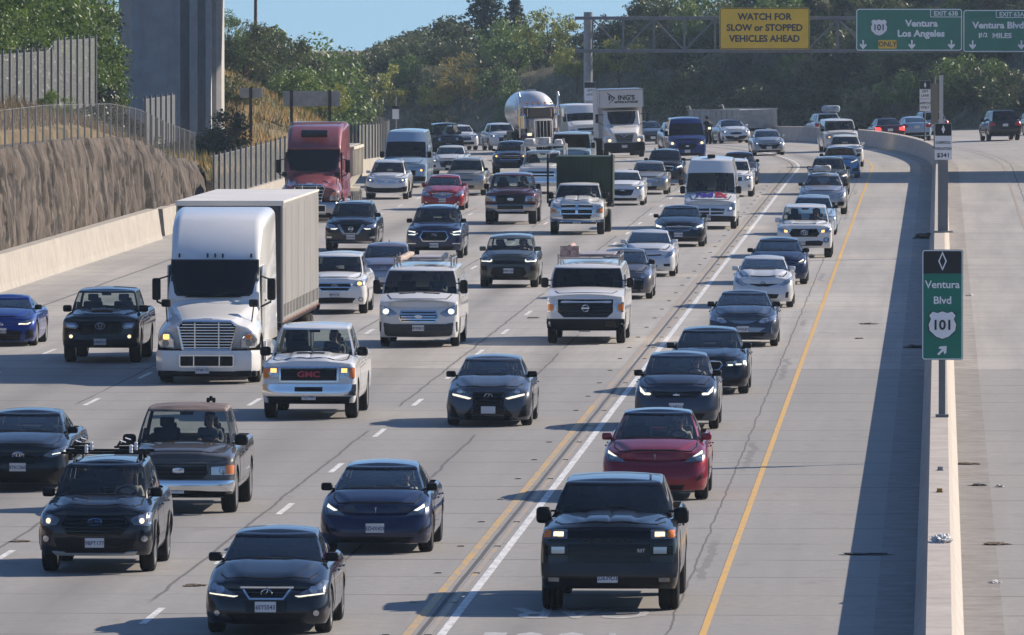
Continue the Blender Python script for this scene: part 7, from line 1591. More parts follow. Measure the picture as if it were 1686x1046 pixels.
        bm = bmesh.new(); bx(bm, (sx*1.12, 2.4, .62), (.2, 1.9, .62), .06, seg=2); obj("side_skirt", bm, col, o); bm = bmesh.new(); lathe(bm, [(3.3, .0001), (3.3, .3), (4.5, .3), (4.5, .0001)], 'Y', (sx*.98, 0, .62), 18); obj("fuel_tank", bm, CHROME, o)
    if visor:
        bm = bmesh.new(); bx(bm, (0, y0+.95, 3.42), (1.05, .35, .16), .05, Matrix.Rotation(R(30), 3, 'X')); obj("roof_vent", bm, GLOSSBLACK, o); bm = bmesh.new(); bx(bm, (0, y0+.52, 2.84), (2.06, .24, .08), .02); obj("sun_visor", bm, col, o)
    else:
        bm = bmesh.new()
        for x in (-.85, -.18, 0, .18, .85): bx(bm, (x, y0+.60+.05*abs(x), 2.93), (.045, .06, .1), .015)
        obj("marker_lamp", bm, GLOSSBLACK, o)
    bm = bmesh.new()
    for sx in (1, -1): bx(bm, (sx*.42, 3.3, .8), (.1, 7.8, .28))
    bx(bm, (0, 0, .5), (2.0, .16, .14)); bx(bm, (0, .6, .8), (1.2, 1.6, .7)); obj("chassis", bm, BLACK, o)
    wheels_at(o, [(1.03, 0), (-1.03, 0)], .52, .30); wheels_at(o, [(sx*x, y) for sx in (1, -1) for x in (.82, 1.1) for y in (5.6, 6.95)], .51, .26)
    bm = bmesh.new(); bx(bm, (-.1, -1.34, .33), (.32, .02, .16), .005); lp = obj("license_plate", bm, PLATE, o); text("YP38172", .085, Matrix.Translation((-.1, -1.351, .33)) @ FACE_CAM, PLATEBLUE, lp, bold=.002, ext=.001)
    pose(o, s, b); return o, s, b
TRAILW = mat("trailer_white", (.235, .232, .228), .55, var=.10, vs_=.6); TRAILR = mat("trailer_roof", (.62, .60, .56), .5, var=.1, vs_=.5); VANW = mat("van_box_white", (.62, .61, .60), .5, var=.05, vs_=.6); NAVYP = mat("trailer_front", (.012, .016, .03), .4)
o, s, b = semi("white semi truck with tall rounded roof fairing and chrome barred grille", 347, 629, WHT)
t = empty("semi_trailer", (0, 0, 0), 0, "long white curtain sided trailer pulled by the white semi truck", "trailer")
bm = bmesh.new(); L = 13.4; bx(bm, (0, L/2, 2.62), (2.58, L, 2.9), .04); obj("box", bm, TRAILW, t)
bm = bmesh.new(); bx(bm, (0, -.012, 2.6), (2.46, .02, 2.78), .01); obj("front_wall", bm, NAVYP, t)
bm = bmesh.new(); bx(bm, (0, L/2, 4.085), (2.62, L+.06, .06), .015); bx(bm, (0, -.02, 4.06), (2.62, .05, .12), .01); obj("roof_rail", bm, TRAILR, t)
for sx in (1, -1):
    bm = bmesh.new(); bx(bm, (sx*1.292, L/2, 2.6), (.006, L-.1, 2.7), .002)
    for k in range(6): bx(bm, (sx*1.296, .9+k*2.3, 2.6), (.008, .12, 2.68), .003)
    for k in range(24): bx(bm, (sx*1.298, .3+k*.55, 1.47), (.012, .11, .30), .003, mi=1); bx(bm, (sx*1.296, .45+k*.55, 1.2), (.010, .16, .07), .003, mi=2)
    obj("curtain", bm, [TRAILW, BLACK, mat("pale_red", (.35, .16, .13), .6)], t)
bm = bmesh.new(); bx(bm, (0, L/2, 1.12), (2.5, L, .1), .02); [bx(bm, (sx*.5, L/2+1, .95), (.1, L-2, .28)) for sx in (1, -1)]; bx(bm, (0, L-2.4, .55), (1.9, 2.2, .2)); obj("chassis", bm, BLACK, t)
wheels_at(t, [(sx*x, y) for sx in (1, -1) for x in (.82, 1.12) for y in (L-3.0, L-1.75)], .51, .26)
pose(t, s, b, 6.1)
o, s, b = semi("maroon semi truck with slotted roof fairing", 513, 365, paint("paint_truck_maroon", (.23, .055, .07), .1, .5, dust=.5), fair=3.85, visor=True, grn=5, hoodw=1.3)
CREAM = mat("dump_cream", (.50, .47, .40), .65, var=.2, vs_=1.0)
t = empty("dump_trailer", (0, 0, 0), 0, "cream steel dump trailer behind the maroon semi truck", "trailer")
bm = bmesh.new(); loft(bm, [[Vector((x, y, z)) for x, z in ((-.9, 1.15), (.9, 1.15), (1.25, 1.7), (1.25, 2.75), (1.2, 2.8), (-1.2, 2.8), (-1.25, 2.75), (-1.25, 1.7))] for y in (0, 6.5)]); obj("box", bm, CREAM, t)
bm = bmesh.new()
for k in range(8):
    for sx in (1, -1): bx(bm, (sx*1.27, .1+k*.9, 2.2), (.05, .10, 1.1), .01)
for sx in (1, -1): bx(bm, (sx*1.26, 3.25, 2.77), (.12, 6.6, .12), .02)
obj("rib", bm, CREAM, t); bm = bmesh.new(); bx(bm, (0, 3.25, 2.84), (2.3, 6.4, .06), .03); obj("tarpaulin", bm, mat("tarp", (.3, .29, .27), .8, var=.3), t)
bm = bmesh.new(); [bx(bm, (sx*.42, 3.2, .95), (.12, 6.4, .3)) for sx in (1, -1)]; bx(bm, (0, 4.6, .5), (1.9, .2, .2)); obj("chassis", bm, BLACK, t)
for sx in (1, -1):
    bm = bmesh.new(); secs = []
    for k in range(9): a = R(180*k/8); p = Vector((0, 4.6-.66*math.cos(a), .51+.62*math.sin(a))); secs.append([p+Vector((sx*.7, 0, 0)), p+Vector((sx*1.27, 0, 0)), p+Vector((sx*1.27, 0, .03)), p+Vector((sx*.7, 0, .03))])
    loft(bm, secs); obj("mudguard", bm, CREAM, t)
wheels_at(t, [(sx*x, y) for sx in (1, -1) for x in (.82, 1.12) for y in (4.6, 5.85)], .51, .26); pose(t, s, b, 6.0)
# conventional truck with a tank
s, b = hit(893, 252); o = empty("tanker_truck", (0, 0, 0), 0, "maroon tanker truck with chrome grille, twin stacks and a white round tank", "tanker truck"); TM = paint("paint_tanker_maroon", (.12, .015, .02), .2, dust=.15)
bm = bmesh.new(); loft(bm, [arch_sec(1.0, .9, 1.92, -1.15, .1), arch_sec(1.1, .9, 1.98, 0, .12), arch_sec(1.5, 1.0, 2.05, 1.1, .14)]); obj("hood", bm, PEARL, o, True)
bm = bmesh.new(); bx(bm, (0, -1.18, 1.42), (.98, .04, 1.0), .02); g_ = obj("grille", bm, BLACK, o); bm = bmesh.new(); frame_(bm, 1.12, 1.14, .1, .09, -1.215, cz=1.42); [bx(bm, (x, -1.205, 1.42), (.025, .02, 1.0)) for x in np.linspace(-.4, .4, 5)]; obj("grille_frame", bm, CHROME, g_)
for sx in (1, -1):
    bm = bmesh.new(); secs = []
    for k in range(11): a = R(180*k/10); p = Vector((0, -.75*math.cos(a), .53+.68*math.sin(a))); secs.append([p+Vector((sx*.55, 0, 0)), p+Vector((sx*1.2, 0, 0)), p+Vector((sx*1.2, 0, -.08)), p+Vector((sx*.55, 0, -.08))])
    loft(bm, secs); obj("fender", bm, TM, o, True); bm = bmesh.new(); bx(bm, (sx*.82, -.98, 1.12), (.34, .2, .22), .06, seg=3); hl = obj("headlight", bm, CHROME, o, True); bm = bmesh.new(); bx(bm, (sx*.82, -1.09, 1.12), (.26, .03, .15), .03); obj("lit_bulb", bm, LITWARM if sx < 0 else LAMP, hl)
    bm = bmesh.new(); tube(bm, [(sx*1.15, 1.25, .9), (sx*1.15, 1.25, 3.35), (sx*1.15, 1.4, 3.5)], .075, 12); tube(bm, [(sx*1.15, 1.25, 1.6), (sx*1.15, 1.25, 2.7)], .12, 12); obj("exhaust_stack", bm, CHROME, o, True)
    bm = bmesh.new(); lathe(bm, [(1.45, .0001), (1.45, .19), (2.2, .19), (2.3, .1), (2.3, .0001)], 'Z', (sx*.98, .75, 0), 16); obj("air_cleaner", bm, CHROME, o, True); bm = bmesh.new(); bx(bm, (sx*1.38, 1.0, 2.35), (.18, .1, .5), .03); tube(bm, [(sx*1.0, 1.2, 2.5), (sx*1.36, 1.0, 2.5)], .02); obj("side_mirror", bm, CHROME, o)
    bm = bmesh.new(); bx(bm, (sx*.7, 1.12, 2.35), (.02, .04, .5)); obj("window_post", bm, CHROME, o)
bm = bmesh.new(); bx(bm, (0, -1.28, .62), (2.36, .12, .5), .04); obj("bumper", bm, CHROME, o)
bm = bmesh.new(); loft(bm, [arch_sec(1.75, 1.0, 2.75, 1.15, .12), arch_sec(1.8, 1.0, 2.82, 2.2, .12), arch_sec(1.8, 1.0, 2.78, 2.6, .12)]); obj("cab", bm, TM, o, True)
bm = bmesh.new(); bx(bm, (0, 1.13, 2.36), (1.5, .03, .56), .08); obj("windshield", bm, GLASSDARK, o); bm = bmesh.new(); bx(bm, (0, .98, 2.74), (1.8, .36, .1), .03, Matrix.Rotation(R(18), 3, 'X')); obj("sun_visor", bm, CHROME, o)
bm = bmesh.new(); [bx(bm, (x, 1.25, 2.92), (.12, .14, .12), .04) for x in np.linspace(-.7, .7, 5)]; obj("marker_lamp", bm, AMBER, o)
TANK = mat("tank_white", (.70, .70, .70), .32, .25, coat=.4, var=.05)
bm = bmesh.new(); lathe(bm, [(3.0, .0001), (3.08, .5), (3.3, .9), (3.65, 1.12), (4.1, 1.2), (10.4, 1.2), (10.8, 1.1), (11.1, .8), (11.25, .0001)], 'Y', (0, 0, 2.42), 36); tk = obj("tank", bm, TANK, o, True); bm = bmesh.new(); bx(bm, (0, 5.5, 3.64), (.5, .5, .16), .05); bx(bm, (0, 7, 3.62), (.4, 3.0, .04)); obj("hatch", bm, ALLOY, tk)
bm = bmesh.new(); [bx(bm, (sx*.42, 4.6, .85), (.12, 11.2, .3)) for sx in (1, -1)]; bx(bm, (0, 6, 1.15), (1.5, 7, .3)); [bx(bm, (sx*1.1, 7.4, 1.0), (.3, 3.2, .5), .05) for sx in (1, -1)]; bx(bm, (0, 0, .5), (1.9, .15, .15)); obj("chassis", bm, BLACK, o)
wheels_at(o, [(1.0, 0), (-1.0, 0)], .52, .30); wheels_at(o, [(sx*x, y) for sx in (1, -1) for x in (.82, 1.12) for y in (5.6, 6.95, 9.4, 10.7)], .51, .26); pose(o, s, b)
# lettered moving truck
s, b = hit(1027, 259); o = empty("moving_truck", (0, 0, 0), 0, "white box moving truck with black lettering over the cab and lit headlamps", "truck")
bm = bmesh.new(); loft(bm, [arch_sec(1.5, .75, 1.38, -1.0, .14), arch_sec(1.62, .75, 1.5, -.8, .16), arch_sec(1.8, .8, 1.66, -.2, .18), arch_sec(2.0, .9, 1.8, .75, .18)]); obj("hood", bm, WHT, o, True)
bm = bmesh.new(); gp = [(-.42, .86), (.42, .86), (.54, 1.3), (-.54, 1.3)]; loft(bm, [[Vector((x, -1.05, z)) for x, z in gp], [Vector((x, -.9, z)) for x, z in gp]]); g_ = obj("grille", bm, BLACK, o); bm = bmesh.new(); tube(bm, [(x, -1.06, z) for x, z in gp+gp[:1]], .03, 6, cap=False); [bx(bm, (0, -1.06, z), (.85+.2*(z-.86)/.44, .02, .014)) for z in (.95, 1.04, 1.13, 1.22)]; tube(bm, [(-.22, -1.07, 1.3), (0, -1.07, 1.16), (.22, -1.07, 1.3)], .03, 6); obj("grille_bars", bm, ALLOY, g_)
for sx in (1, -1):
    bm = bmesh.new(); secs = []
    for k in range(11): a = R(180*k/10); p = Vector((0, -.68*math.cos(a), .53+.66*math.sin(a))); secs.append([p+Vector((sx*.6, 0, 0)), p+Vector((sx*1.14, 0, 0)), p+Vector((sx*1.16, 0, -.1)), p+Vector((sx*.6, 0, -.1))])
    loft(bm, secs); bx(bm, (sx*.88, -.72, 1.0), (.5, .42, .46), .12, seg=3); obj("fender", bm, WHT, o, True); bm = bmesh.new(); bx(bm, (sx*.86, -.95, .96), (.4, .08, .26), .06, seg=3); hl = obj("headlight", bm, LAMP, o, True); bm = bmesh.new(); lathe(bm, [(-.02, .0001), (-.02, .09), (.03, .09)], 'Y', (sx*.82, -.98, .96), 16); obj("lit_bulb", bm, LITWARM, hl)
    bm = bmesh.new(); bx(bm, (sx*1.42, .5, 2.2), (.16, .1, .5), .04); tube(bm, [(sx*1.0, .8, 2.4), (sx*1.4, .5, 2.4)], .02); tube(bm, [(sx*1.0, .8, 1.8), (sx*1.4, .5, 2.0)], .02); obj("side_mirror", bm, BLACK, o)
bm = bmesh.new(); bx(bm, (0, -.98, .58), (2.3, .2, .5), .06); bx(bm, (0, -.7, .4), (1.6, .5, .3)); obj("bumper", bm, BLACK, o)
bm = bmesh.new(); loft(bm, [arch_sec(2.06, .9, 1.8, .72, .08, wt=2.0), arch_sec(2.1, .9, 1.9, .78, .1, wt=2.0), arch_sec(2.1, .9, 2.62, 1.15, .12, wt=1.94), arch_sec(2.12, .9, 2.68, 2.3, .12, wt=1.98)]); obj("cab", bm, WHT, o, True)
bm = bmesh.new(); loft(bm, [[Vector((x*w, y+.1*abs(x)**2, z)) for x in (-1, -.6, -.2, .2, .6, 1)] for w, y, z in ((.95, .70, 1.84), (.93, .86, 2.2), (.91, 1.04, 2.56))], False, closed=False); obj("windshield", bm, GLASSDARK, o, True); bm = bmesh.new(); loft(bm, [[Vector((x*w, y+.04+.1*abs(x)**2, z)) for x in (-1, -.6, -.2, .2, .6, 1)] for w, y, z in ((.95, .70, 1.84), (.93, .86, 2.2), (.91, 1.04, 2.56))], False, closed=False); obj("interior", bm, mat("cab_inside", (.016, .017, .02), .7), o, True)
bm = bmesh.new(); bx(bm, (0, 4.9, 2.4), (2.46, 5.2, 2.7), .03); bx(bm, (0, 1.55, 3.28), (2.458, 1.6, 1.0), .03); BOXM = obj("box", bm, VANW, o); bm = bmesh.new()
for sx in (1, -1): bx(bm, (sx*1.235, 4.1, 3.79), (.04, 6.8, .06)); bx(bm, (sx*1.225, 2.26, 2.4), (.05, .06, 2.7)); bx(bm, (sx*1.22, .76, 3.28), (.05, .05, 1.0))
bx(bm, (0, 4.1, 3.80), (2.46, 6.8, .03)); obj("box_trim", bm, ALLOY, o)
tx("ING'S", .36, .28, .735, 3.32, INK, o, sx=1.1, bold=.012); tx("MOVING & STORAGE", .155, .27, .735, 3.08, INK, o, sx=.88, bold=.008)
flat("logo", [[(-.82, 3.66), (-.32, 3.32), (-.44, 3.32)], [(-.82, 3.66), (-.44, 3.32), (-.76, 3.56)], [(-.32, 3.32), (-.80, 2.92), (-.44, 3.30)], [(-.72, 3.48), (-.72, 3.18), (-.63, 3.22), (-.63, 3.44)], [(-.63, 3.44), (-.50, 3.33), (-.58, 3.33)], [(-.63, 3.22), (-.58, 3.33), (-.50, 3.33)]], .738, INK, o)
bm = bmesh.new(); [bx(bm, (sx*.42, 3.4, .85), (.12, 8, .3)) for sx in (1, -1)]; bx(bm, (0, 0, .5), (1.9, .15, .15)); obj("chassis", bm, BLACK, o); wheels_at(o, [(1.0, 0), (-1.0, 0)], .49, .28); wheels_at(o, [(sx*x, 5.6) for sx in (1, -1) for x in (.82, 1.08)], .49, .26)
bm = bmesh.new(); bx(bm, (0, -1.1, .62), (.31, .02, .16), .005); obj("license_plate", bm, PLATE, o); pose(o, s, b)
# things carried on vehicles
def on(c, name, bm, m, label, cat, smooth=False):
    # an object of its own standing on a vehicle, in that vehicle's own frame
    o = obj(name, bm, m, None, smooth); bpy.context.view_layer.update(); o.matrix_world = c.root.matrix_basis.copy(); return tag(o, label, cat)
def rest(c, x, q): return c.bvh.ray_cast(Vector((x, q-c.L/2, 6)), Vector((0, 0, -1)), 6)[0]
c = CDOD; GB = mat("bin_green", (.012, .035, .014), .6, var=.35, vs_=1.2); bm = bmesh.new(); L2 = c.L/2
bx(bm, (.16, 4.7-L2, 2.02), (2.08, 2.9, 1.6), .02); 
for x in np.linspace(-.82, 1.14, 7): bx(bm, (x, 3.24-L2, 2.02), (.07, .05, 1.5), .01)
bx(bm, (.16, 3.24-L2, 2.8), (2.12, .08, .09), .01); bx(bm, (.16, 4.7-L2, 2.83), (2.12, 2.96, .06), .01); on(c, "steel_bin", bm, GB, "dark green steel bin carried behind the white heavy pickup's cab", "bin")
bm = bmesh.new(); bx(bm, (0, 4.75-L2, 1.1), (2.36, 3.1, .2), .02); 
for s_ in (1, -1): tube(bm, [(s_*1.2, 3.2-L2, 1.1), (s_*1.2, 3.2-L2, 2.95)], .04); bx(bm, (s_*.98, 4.85-L2, .98), (.5, 1.1, .06), .01)
obj("flatbed", bm, BLACK, c.root)
# rack on the nearest dark SUV
c = CFOR; bm = bmesh.new(); z = rest(c, 0, 2.6).z+.10; L2 = c.L/2
for q in (2.05, 2.95): tube(bm, [(-.72, q-L2, z), (.72, q-L2, z)], .024, 6)
for x in (-.66, .66):
    for q in (2.05, 2.95): bx(bm, (x*.86, q-L2, z-.06), (.06, .09, .12), .01)
obj("roof_rack", bm, BLACK, c.root)
for x, lab in ((-.42, "ski clamp with pale fittings on the left of the black SUV's rack"), (.30, "ski clamp with pale fittings on the right of the black SUV's rack")):
    bm = bmesh.new()
    for q in (1.95, 2.9):
        bx(bm, (x, q-L2, z+.04), (.3, .07, .035), .01); bx(bm, (x, q-L2, z+.10), (.3, .07, .035), .01); bx(bm, (x+.12, q-L2, z+.07), (.05, .09, .13), .012, mi=1); tube(bm, [(x-.10, q-.04-L2, z+.1), (x-.04, q-.06-L2, z+.2), (x+.04, q-.05-L2, z+.17)], .02, 5, mi=1)
    on(c, "ski_clamp", bm, [BLACK, WHITE], lab, "ski rack")
# roof gear on the vans
def ladder_rack(c, q0, q1, w):
    bm = bmesh.new(); L2 = c.L/2
    for q in np.linspace(q0, q1, 3):
        z = rest(c, 0, q).z+.12; tube(bm, [(-w, q-L2, z), (w, q-L2, z)], .025, 6)
        for s_ in (1, -1): tube(bm, [(s_*w, q-L2, z-.2), (s_*w, q-L2, z+.12)], .022, 6)
    for s_ in (1, -1): tube(bm, [(s_*w, q0-L2, z+.02), (s_*w, q1-L2, z+.02)], .02, 6)
    obj("ladder_rack", bm, ALLOY, c.root); return z
zz = ladder_rack(CTRA, 2.2, 5.0, .74); L2 = CTRA.L/2
CANV = mat("canvas_tan", (.34, .28, .24), .8, var=.35, vs_=9)
bm = bmesh.new(); tube(bm, [(-.62, 1.9-L2, zz+.02), (-.5, 2.6-L2, zz+.06), (-.42, 3.6-L2, zz+.10), (-.40, 4.6-L2, zz+.10)], [.07, .085, .09, .06], 10); bx(bm, (-.60, 1.95-L2, zz+.02), (.12, .1, .16), .03); on(CTRA, "canvas_roll", bm, CANV, "tan rolled canvas strapped on the left of the van's roof", "roll", True)
bm = bmesh.new(); tube(bm, [(.62, 2.0-L2, zz), (.60, 2.4-L2, zz+.12), (.58, 3.0-L2, zz+.10)], [.05, .08, .05], 8); bx(bm, (.62, 2.2-L2, zz+.1), (.10, .3, .2), .04); bx(bm, (.56, 2.5-L2, zz+.05), (.18, .2, .14), .04); on(CTRA, "roof_clamp", bm, ALLOY, "grey ladder clamp on the right of the van's roof", "clamp", True)
bm = bmesh.new(); bx(bm, (.1, 4.2-L2, zz+.03), (.9, 2.0, .05), .01); on(CTRA, "roof_panel", bm, mat("dusty_panel", (.33, .31, .33), .5, var=.2), "flat grey panel lying on the van's roof rack", "panel")
zz = ladder_rack(CNV, 2.4, 5.6, .80); L2 = CNV.L/2; PINK = mat("foam_pink", (.36, .26, .24), .8, var=.3, vs_=8)
bm = bmesh.new()
for k in range(2): tube(bm, [(-.62+.2*k, 2.9-L2, zz+.10), (-.62+.2*k, 5.2-L2, zz+.10)], .085, 12)
tube(bm, [(-.52, 2.9-L2, zz+.24), (-.52, 5.2-L2, zz+.24)], .08, 12); bx(bm, (-.52, 3.0-L2, zz+.14), (.5, .06, .3), .02); on(CNV, "foam_roll", bm, PINK, "bundle of pinkish rolls on the white work van's roof", "roll", True)
bm = bmesh.new(); bx(bm, (.2, 4.2-L2, zz+.06), (.9, 2.6, .04), .01); on(CNV, "roof_panel", bm, mat("dusty_panel2", (.3, .27, .29), .5, var=.2), "flat panel lying right of the rolls on the white work van", "panel")
c = CCHE; bm = bmesh.new(); L2 = c.L/2; z = 2.12
for q in (2.0, 3.4, 5.5):
    tube(bm, [(-.95, q-L2, z), (.95, q-L2, z)], .035, 6)
    for s_ in (1, -1): tube(bm, [(s_*.95, q-L2, 1.3 if q > 3.6 else 1.7), (s_*.95, q-L2, z)], .03, 6)
for s_ in (1, -1): tube(bm, [(s_*.95, 1.8-L2, z), (s_*.95, 5.6-L2, z)], .035, 6)
obj("ladder_rack", bm, WHT2, c.root)
bm = bmesh.new(); bx(bm, (-.62, 2.9-L2, z+.16), (.42, 2.0, .26), .05); bx(bm, (.05, 2.7-L2, z+.19), (.5, 1.2, .32), .06); bx(bm, (.68, 3.1-L2, z+.14), (.34, 2.2, .22), .05); tube(bm, [(.9, 1.9-L2, z+.3), (.98, 2.1-L2, z+.05), (1.02, 2.4-L2, z-.15)], .06, 6); on(c, "tool_bundle", bm, mat("bundle_white", (.5, .5, .5), .6, var=.4, vs_=4), "pale bundles tied on the white work truck's rack", "bundle")
c = CPOR; L2 = c.L/2; z = rest(c, 0, 2.8).z; bm = bmesh.new(); bx(bm, (-.05, 2.7-L2, z+.18), (.7, 1.0, .26), .1, seg=3); bx(bm, (-.5, 2.6-L2, z+.13), (.3, .6, .16), .06, seg=3); tube(bm, [(-.4, 2.2-L2, z+.1), (0, 2.15-L2, z+.32), (.35, 2.2-L2, z+.1)], .02, 5, mi=1); bx(bm, (-.05, 2.75-L2, z+.33), (.4, .5, .1), .04, mi=1)
on(c, "roof_baggage", bm, [mat("bag_pale", (.55, .55, .56), .6, var=.3, vs_=5), BLACK], "pale strapped baggage on the silver SUV's roof", "baggage", True)
# motorcycle and rider filtering behind the blue van
s, b = hit(1166, 237); o = empty("motorcycle", (0, 0, 0), 0, "dark motorcycle between the blue van and the two tone sedan", "motorcycle")
bm = bmesh.new(); bx(bm, (0, .1, .75), (.28, .9, .3), .1, seg=3); bx(bm, (0, -.55, .95), (.36, .3, .4), .1, seg=3); bx(bm, (0, .7, .8), (.2, .6, .14), .05); tube(bm, [(0, -.75, .32), (0, -.5, 1.0)], .05); obj("body", bm, BLACK, o)
for y in (-.78, .72):
    w = shared("wheel", ("tyre", .31, .14), lambda b_: tyre_shape(b_, .31, .14), [RUBBER], o, (0, y, .31)); shared("rim", ("rim", .31, .14, 5, DARKALLOY.name), lambda b_: rim_shape(b_, .31, .14, 5), [DARKALLOY, BLACK], w)
bm = bmesh.new(); tube(bm, [(-.38, -.42, 1.08), (0, -.5, 1.02), (.38, -.42, 1.08)], .018); obj("handlebar", bm, ALLOY, o); bm = bmesh.new(); bx(bm, (0, -.72, .95), (.18, .05, .14), .04); obj("headlight", bm, LIT, o)
pose(o, s, b); MOTO = (s, b)
# ------------------------------------------------------------------ people
SKIN = mat("skin", (.42, .25, .18), .55); HAIRD = mat("hair_dark", (.02, .015, .012), .6); HAIRL = mat("hair_brown", (.16, .09, .05), .6)
def person(label, shirt, hair, longhair=False, mask=False, hat=False, legs=True, riding=False):
    # seated body, hips at the origin, facing -Y: one skinned surface from pelvis to fingertips
    V, E, Rr = [], [], []
    def chain(pts, parent=None):
        for p, r in pts:
            V.append(p); Rr.append(r); i = len(V)-1
            if parent is not None: E.append((parent, i))
            parent = i
        return parent
    chain([((0, 0, .10), .15)]); chest = chain([((0, .03, .30), .14), ((0, .05, .45), .15)], 0); neck = chain([((0, .03, .57), .065), ((0, .01, .63), .058)], chest)
    head = chain([((0, -.005, .70), .078), ((0, -.01, .77), .092), ((0, .0, .84), .075)], neck)
    for s in (1, -1):
        sh = chain([((s*.17, .04, .50), .065)], chest)
        w = ((s*.20, -.12, .30), (s*.15, -.37, .36)) if not riding else ((s*.30, -.16, .30), (s*.36, -.42, .30))
        el = chain([((s*.21, .0, .38), .05), (w[0], .042), ((w[0][0]*.5+w[1][0]*.5, (w[0][1]+w[1][1])/2, (w[0][2]+w[1][2])/2), .038), (w[1], .028)], sh)
        x, y, z = w[1]; palm = chain([((x, y-.05, z+.01), .030), ((x, y-.085, z+.015), .026)], el)
        for k in range(4):
            dx = (k-1.5)*.019; ln = (.030, .034, .032, .025)[k]
            chain([((x+dx, y-.105, z+.02), .0095), ((x+dx, y-.105-ln*.6, z+.01), .009), ((x+dx*.95, y-.105-ln*.7, z-.02), .0085), ((x+dx*.9, y-.095, z-.035), .008)], palm)
        chain([((x-s*.03, y-.065, z+.0), .011), ((x-s*.042, y-.09, z-.012), .010), ((x-s*.034, y-.11, z-.022), .009)], palm)
        if legs: chain([((s*.10, -.05, .09), .085), ((s*.12, -.42, .16 if not riding else .02), .065), ((s*.12, -.50 if not riding else -.25, -.2 if not riding else -.32), .045), ((s*.12, -.55 if not riding else -.22, -.30 if not riding else -.50), .04), ((s*.12, -.66 if not riding else -.36, -.32 if not riding else -.52), .03)], 0)
    me = bpy.data.meshes.new("body"); me.from_pydata(V, E, []); o = bpy.data.objects.new("tmp", me); COL.objects.link(o)
    sk = o.modifiers.new("skin", 'SKIN'); sub = o.modifiers.new("sub", 'SUBSURF'); sub.levels = 1; sub.render_levels = 1
    for d, r in zip(me.skin_vertices[0].data, Rr): d.radius = (r, r)
    me.skin_vertices[0].data[0].use_root = True
    dg = bpy.context.evaluated_depsgraph_get(); bme = bpy.data.meshes.new_from_object(o.evaluated_get(dg)); bpy.data.objects.remove(o)
    bme.name = "body"; bme.materials.clear()
    for m in (SKIN, shirt, mat("trousers", (.02, .022, .03), .8)): bme.materials.append(m)
    mi = []
    for p in bme.polygons:
        c = p.center; hand = c.y < -.34 and c.z > .2; mi.append(0 if c.z > .575 or hand else (1 if c.z > .12 and c.y > -.36 else 2))
    bme.polygons.foreach_set("material_index", mi); bme.polygons.foreach_set("use_smooth", [True]*len(bme.polygons))
    b = bpy.data.objects.new("person", bme); COL.objects.link(b); tag(b, label, "person")
    # face, ears and hair
    bm = bmesh.new(); bx(bm, (0, -.105, .755), (.028, .04, .05), .012)
    for s in (1, -1): bx(bm, (s*.092, .0, .765), (.018, .04, .06), .008)
    obj("nose", bm, SKIN, b, True)
    bm = bmesh.new()
    for s in (1, -1): bx(bm, (s*.036, -.094, .785), (.028, .012, .014), .005)
    bx(bm, (0, -.092, .712), (.05, .014, .014), .005); obj("eye", bm, HAIRD, b)
    bm = bmesh.new(); secs = []
    for k in range(6):
        t = k/5; z = .80+.085*t; r = .098*math.cos(t*1.25); secs.append([Vector((r*math.cos(a), .008+r*1.08*math.sin(a)*(1 if math.sin(a) > 0 else .93), z)) for a in np.linspace(0, 2*math.pi, 17)[:-1]])
    loft(bm, secs)
    bx(bm, (0, .065, .76), (.15, .07, .14), .03)
    if longhair:
        for s in (1, -1): tube(bm, [(s*.085, .03, .80), (s*.10, .035, .68), (s*.105, .02, .52), (s*.10, -.01, .42)], [.03, .04, .04, .02], 8)
    obj("hair" if not hat else "cap", bm, hair, b, True)
    if hat: bm = bmesh.new(); bx(bm, (0, -.13, .815), (.15, .1, .015), .006); obj("cap_peak", bm, hair, b)
    if mask: bm = bmesh.new(); bx(bm, (0, -.088, .715), (.12, .06, .085), .025, seg=3); obj("face_mask", bm, mat("mask_pale", (.35, .42, .5), .8), b, True)
    return b
def seat_person(c, b, dx=0):
    M = Matrix.Translation((c.W*.2+dx, c.seatq-.2-c.L/2, c.zr-1.0))
    b.matrix_world = c.root.matrix_basis @ M
for c, kw in ((CM3, dict(label="driver in white top behind the wheel of the deep blue electric sedan", shirt=mat("shirt_white", (.6, .6, .6), .8), hair=HAIRD)),
              (CFOR, dict(label="long haired driver of the black SUV with the ski rack", shirt=mat("shirt_pale", (.45, .40, .36), .8), hair=HAIRL, longhair=True)),
              (CTRA, dict(label="driver with dark cap and pale face mask in the white delivery van", shirt=mat("shirt_grey", (.10, .10, .11), .8), hair=HAIRD, mask=True, hat=True)),
              (CBOLT, dict(label="driver of the slate grey small hatchback", shirt=mat("shirt_tan", (.35, .28, .22), .8), hair=HAIRL))):
    seat_person(c, person(**kw))
DRV = [person("driver in grey shirt behind the wheel of the white pickup lettered in red", mat("shirt_grey", (.10, .10, .11), .8), HAIRD), person("driver in pale shirt behind the wheel of the dark grey sedan with hourglass grille", mat("shirt_pale", (.45, .40, .36), .8), HAIRL)]
def copy_person(p):
    q = p.copy(); COL.objects.link(q)
    for ch in p.children: d = ch.copy(); COL.objects.link(d); d.parent = q
    return q
seat_person(CGMC, DRV[0]); seat_person(CLEX, DRV[1])
for c, k, lab in ((COLD, 0, "driver of the old faded brown pickup"), (CSOUL, 1, "driver of the olive grey boxy compact SUV"), (CASC, 0, "driver of the navy blue large SUV"), (CTAC, 0, "driver of the white pickup with amber lamps"), (CRED, 1, "driver of the metallic red electric car"), (CFED, 0, "driver of the white parcel van"), (CPRI, 1, "driver of the white hybrid hatchback"), (CMAR, 0, "driver of the maroon raised pickup"), (CDOD, 1, "driver of the white heavy pickup with the green bin"), (CMER, 0, "driver of the bright red sedan")):
    q = copy_person(DRV[k]); tag(q, lab, "person"); seat_person(c, q)
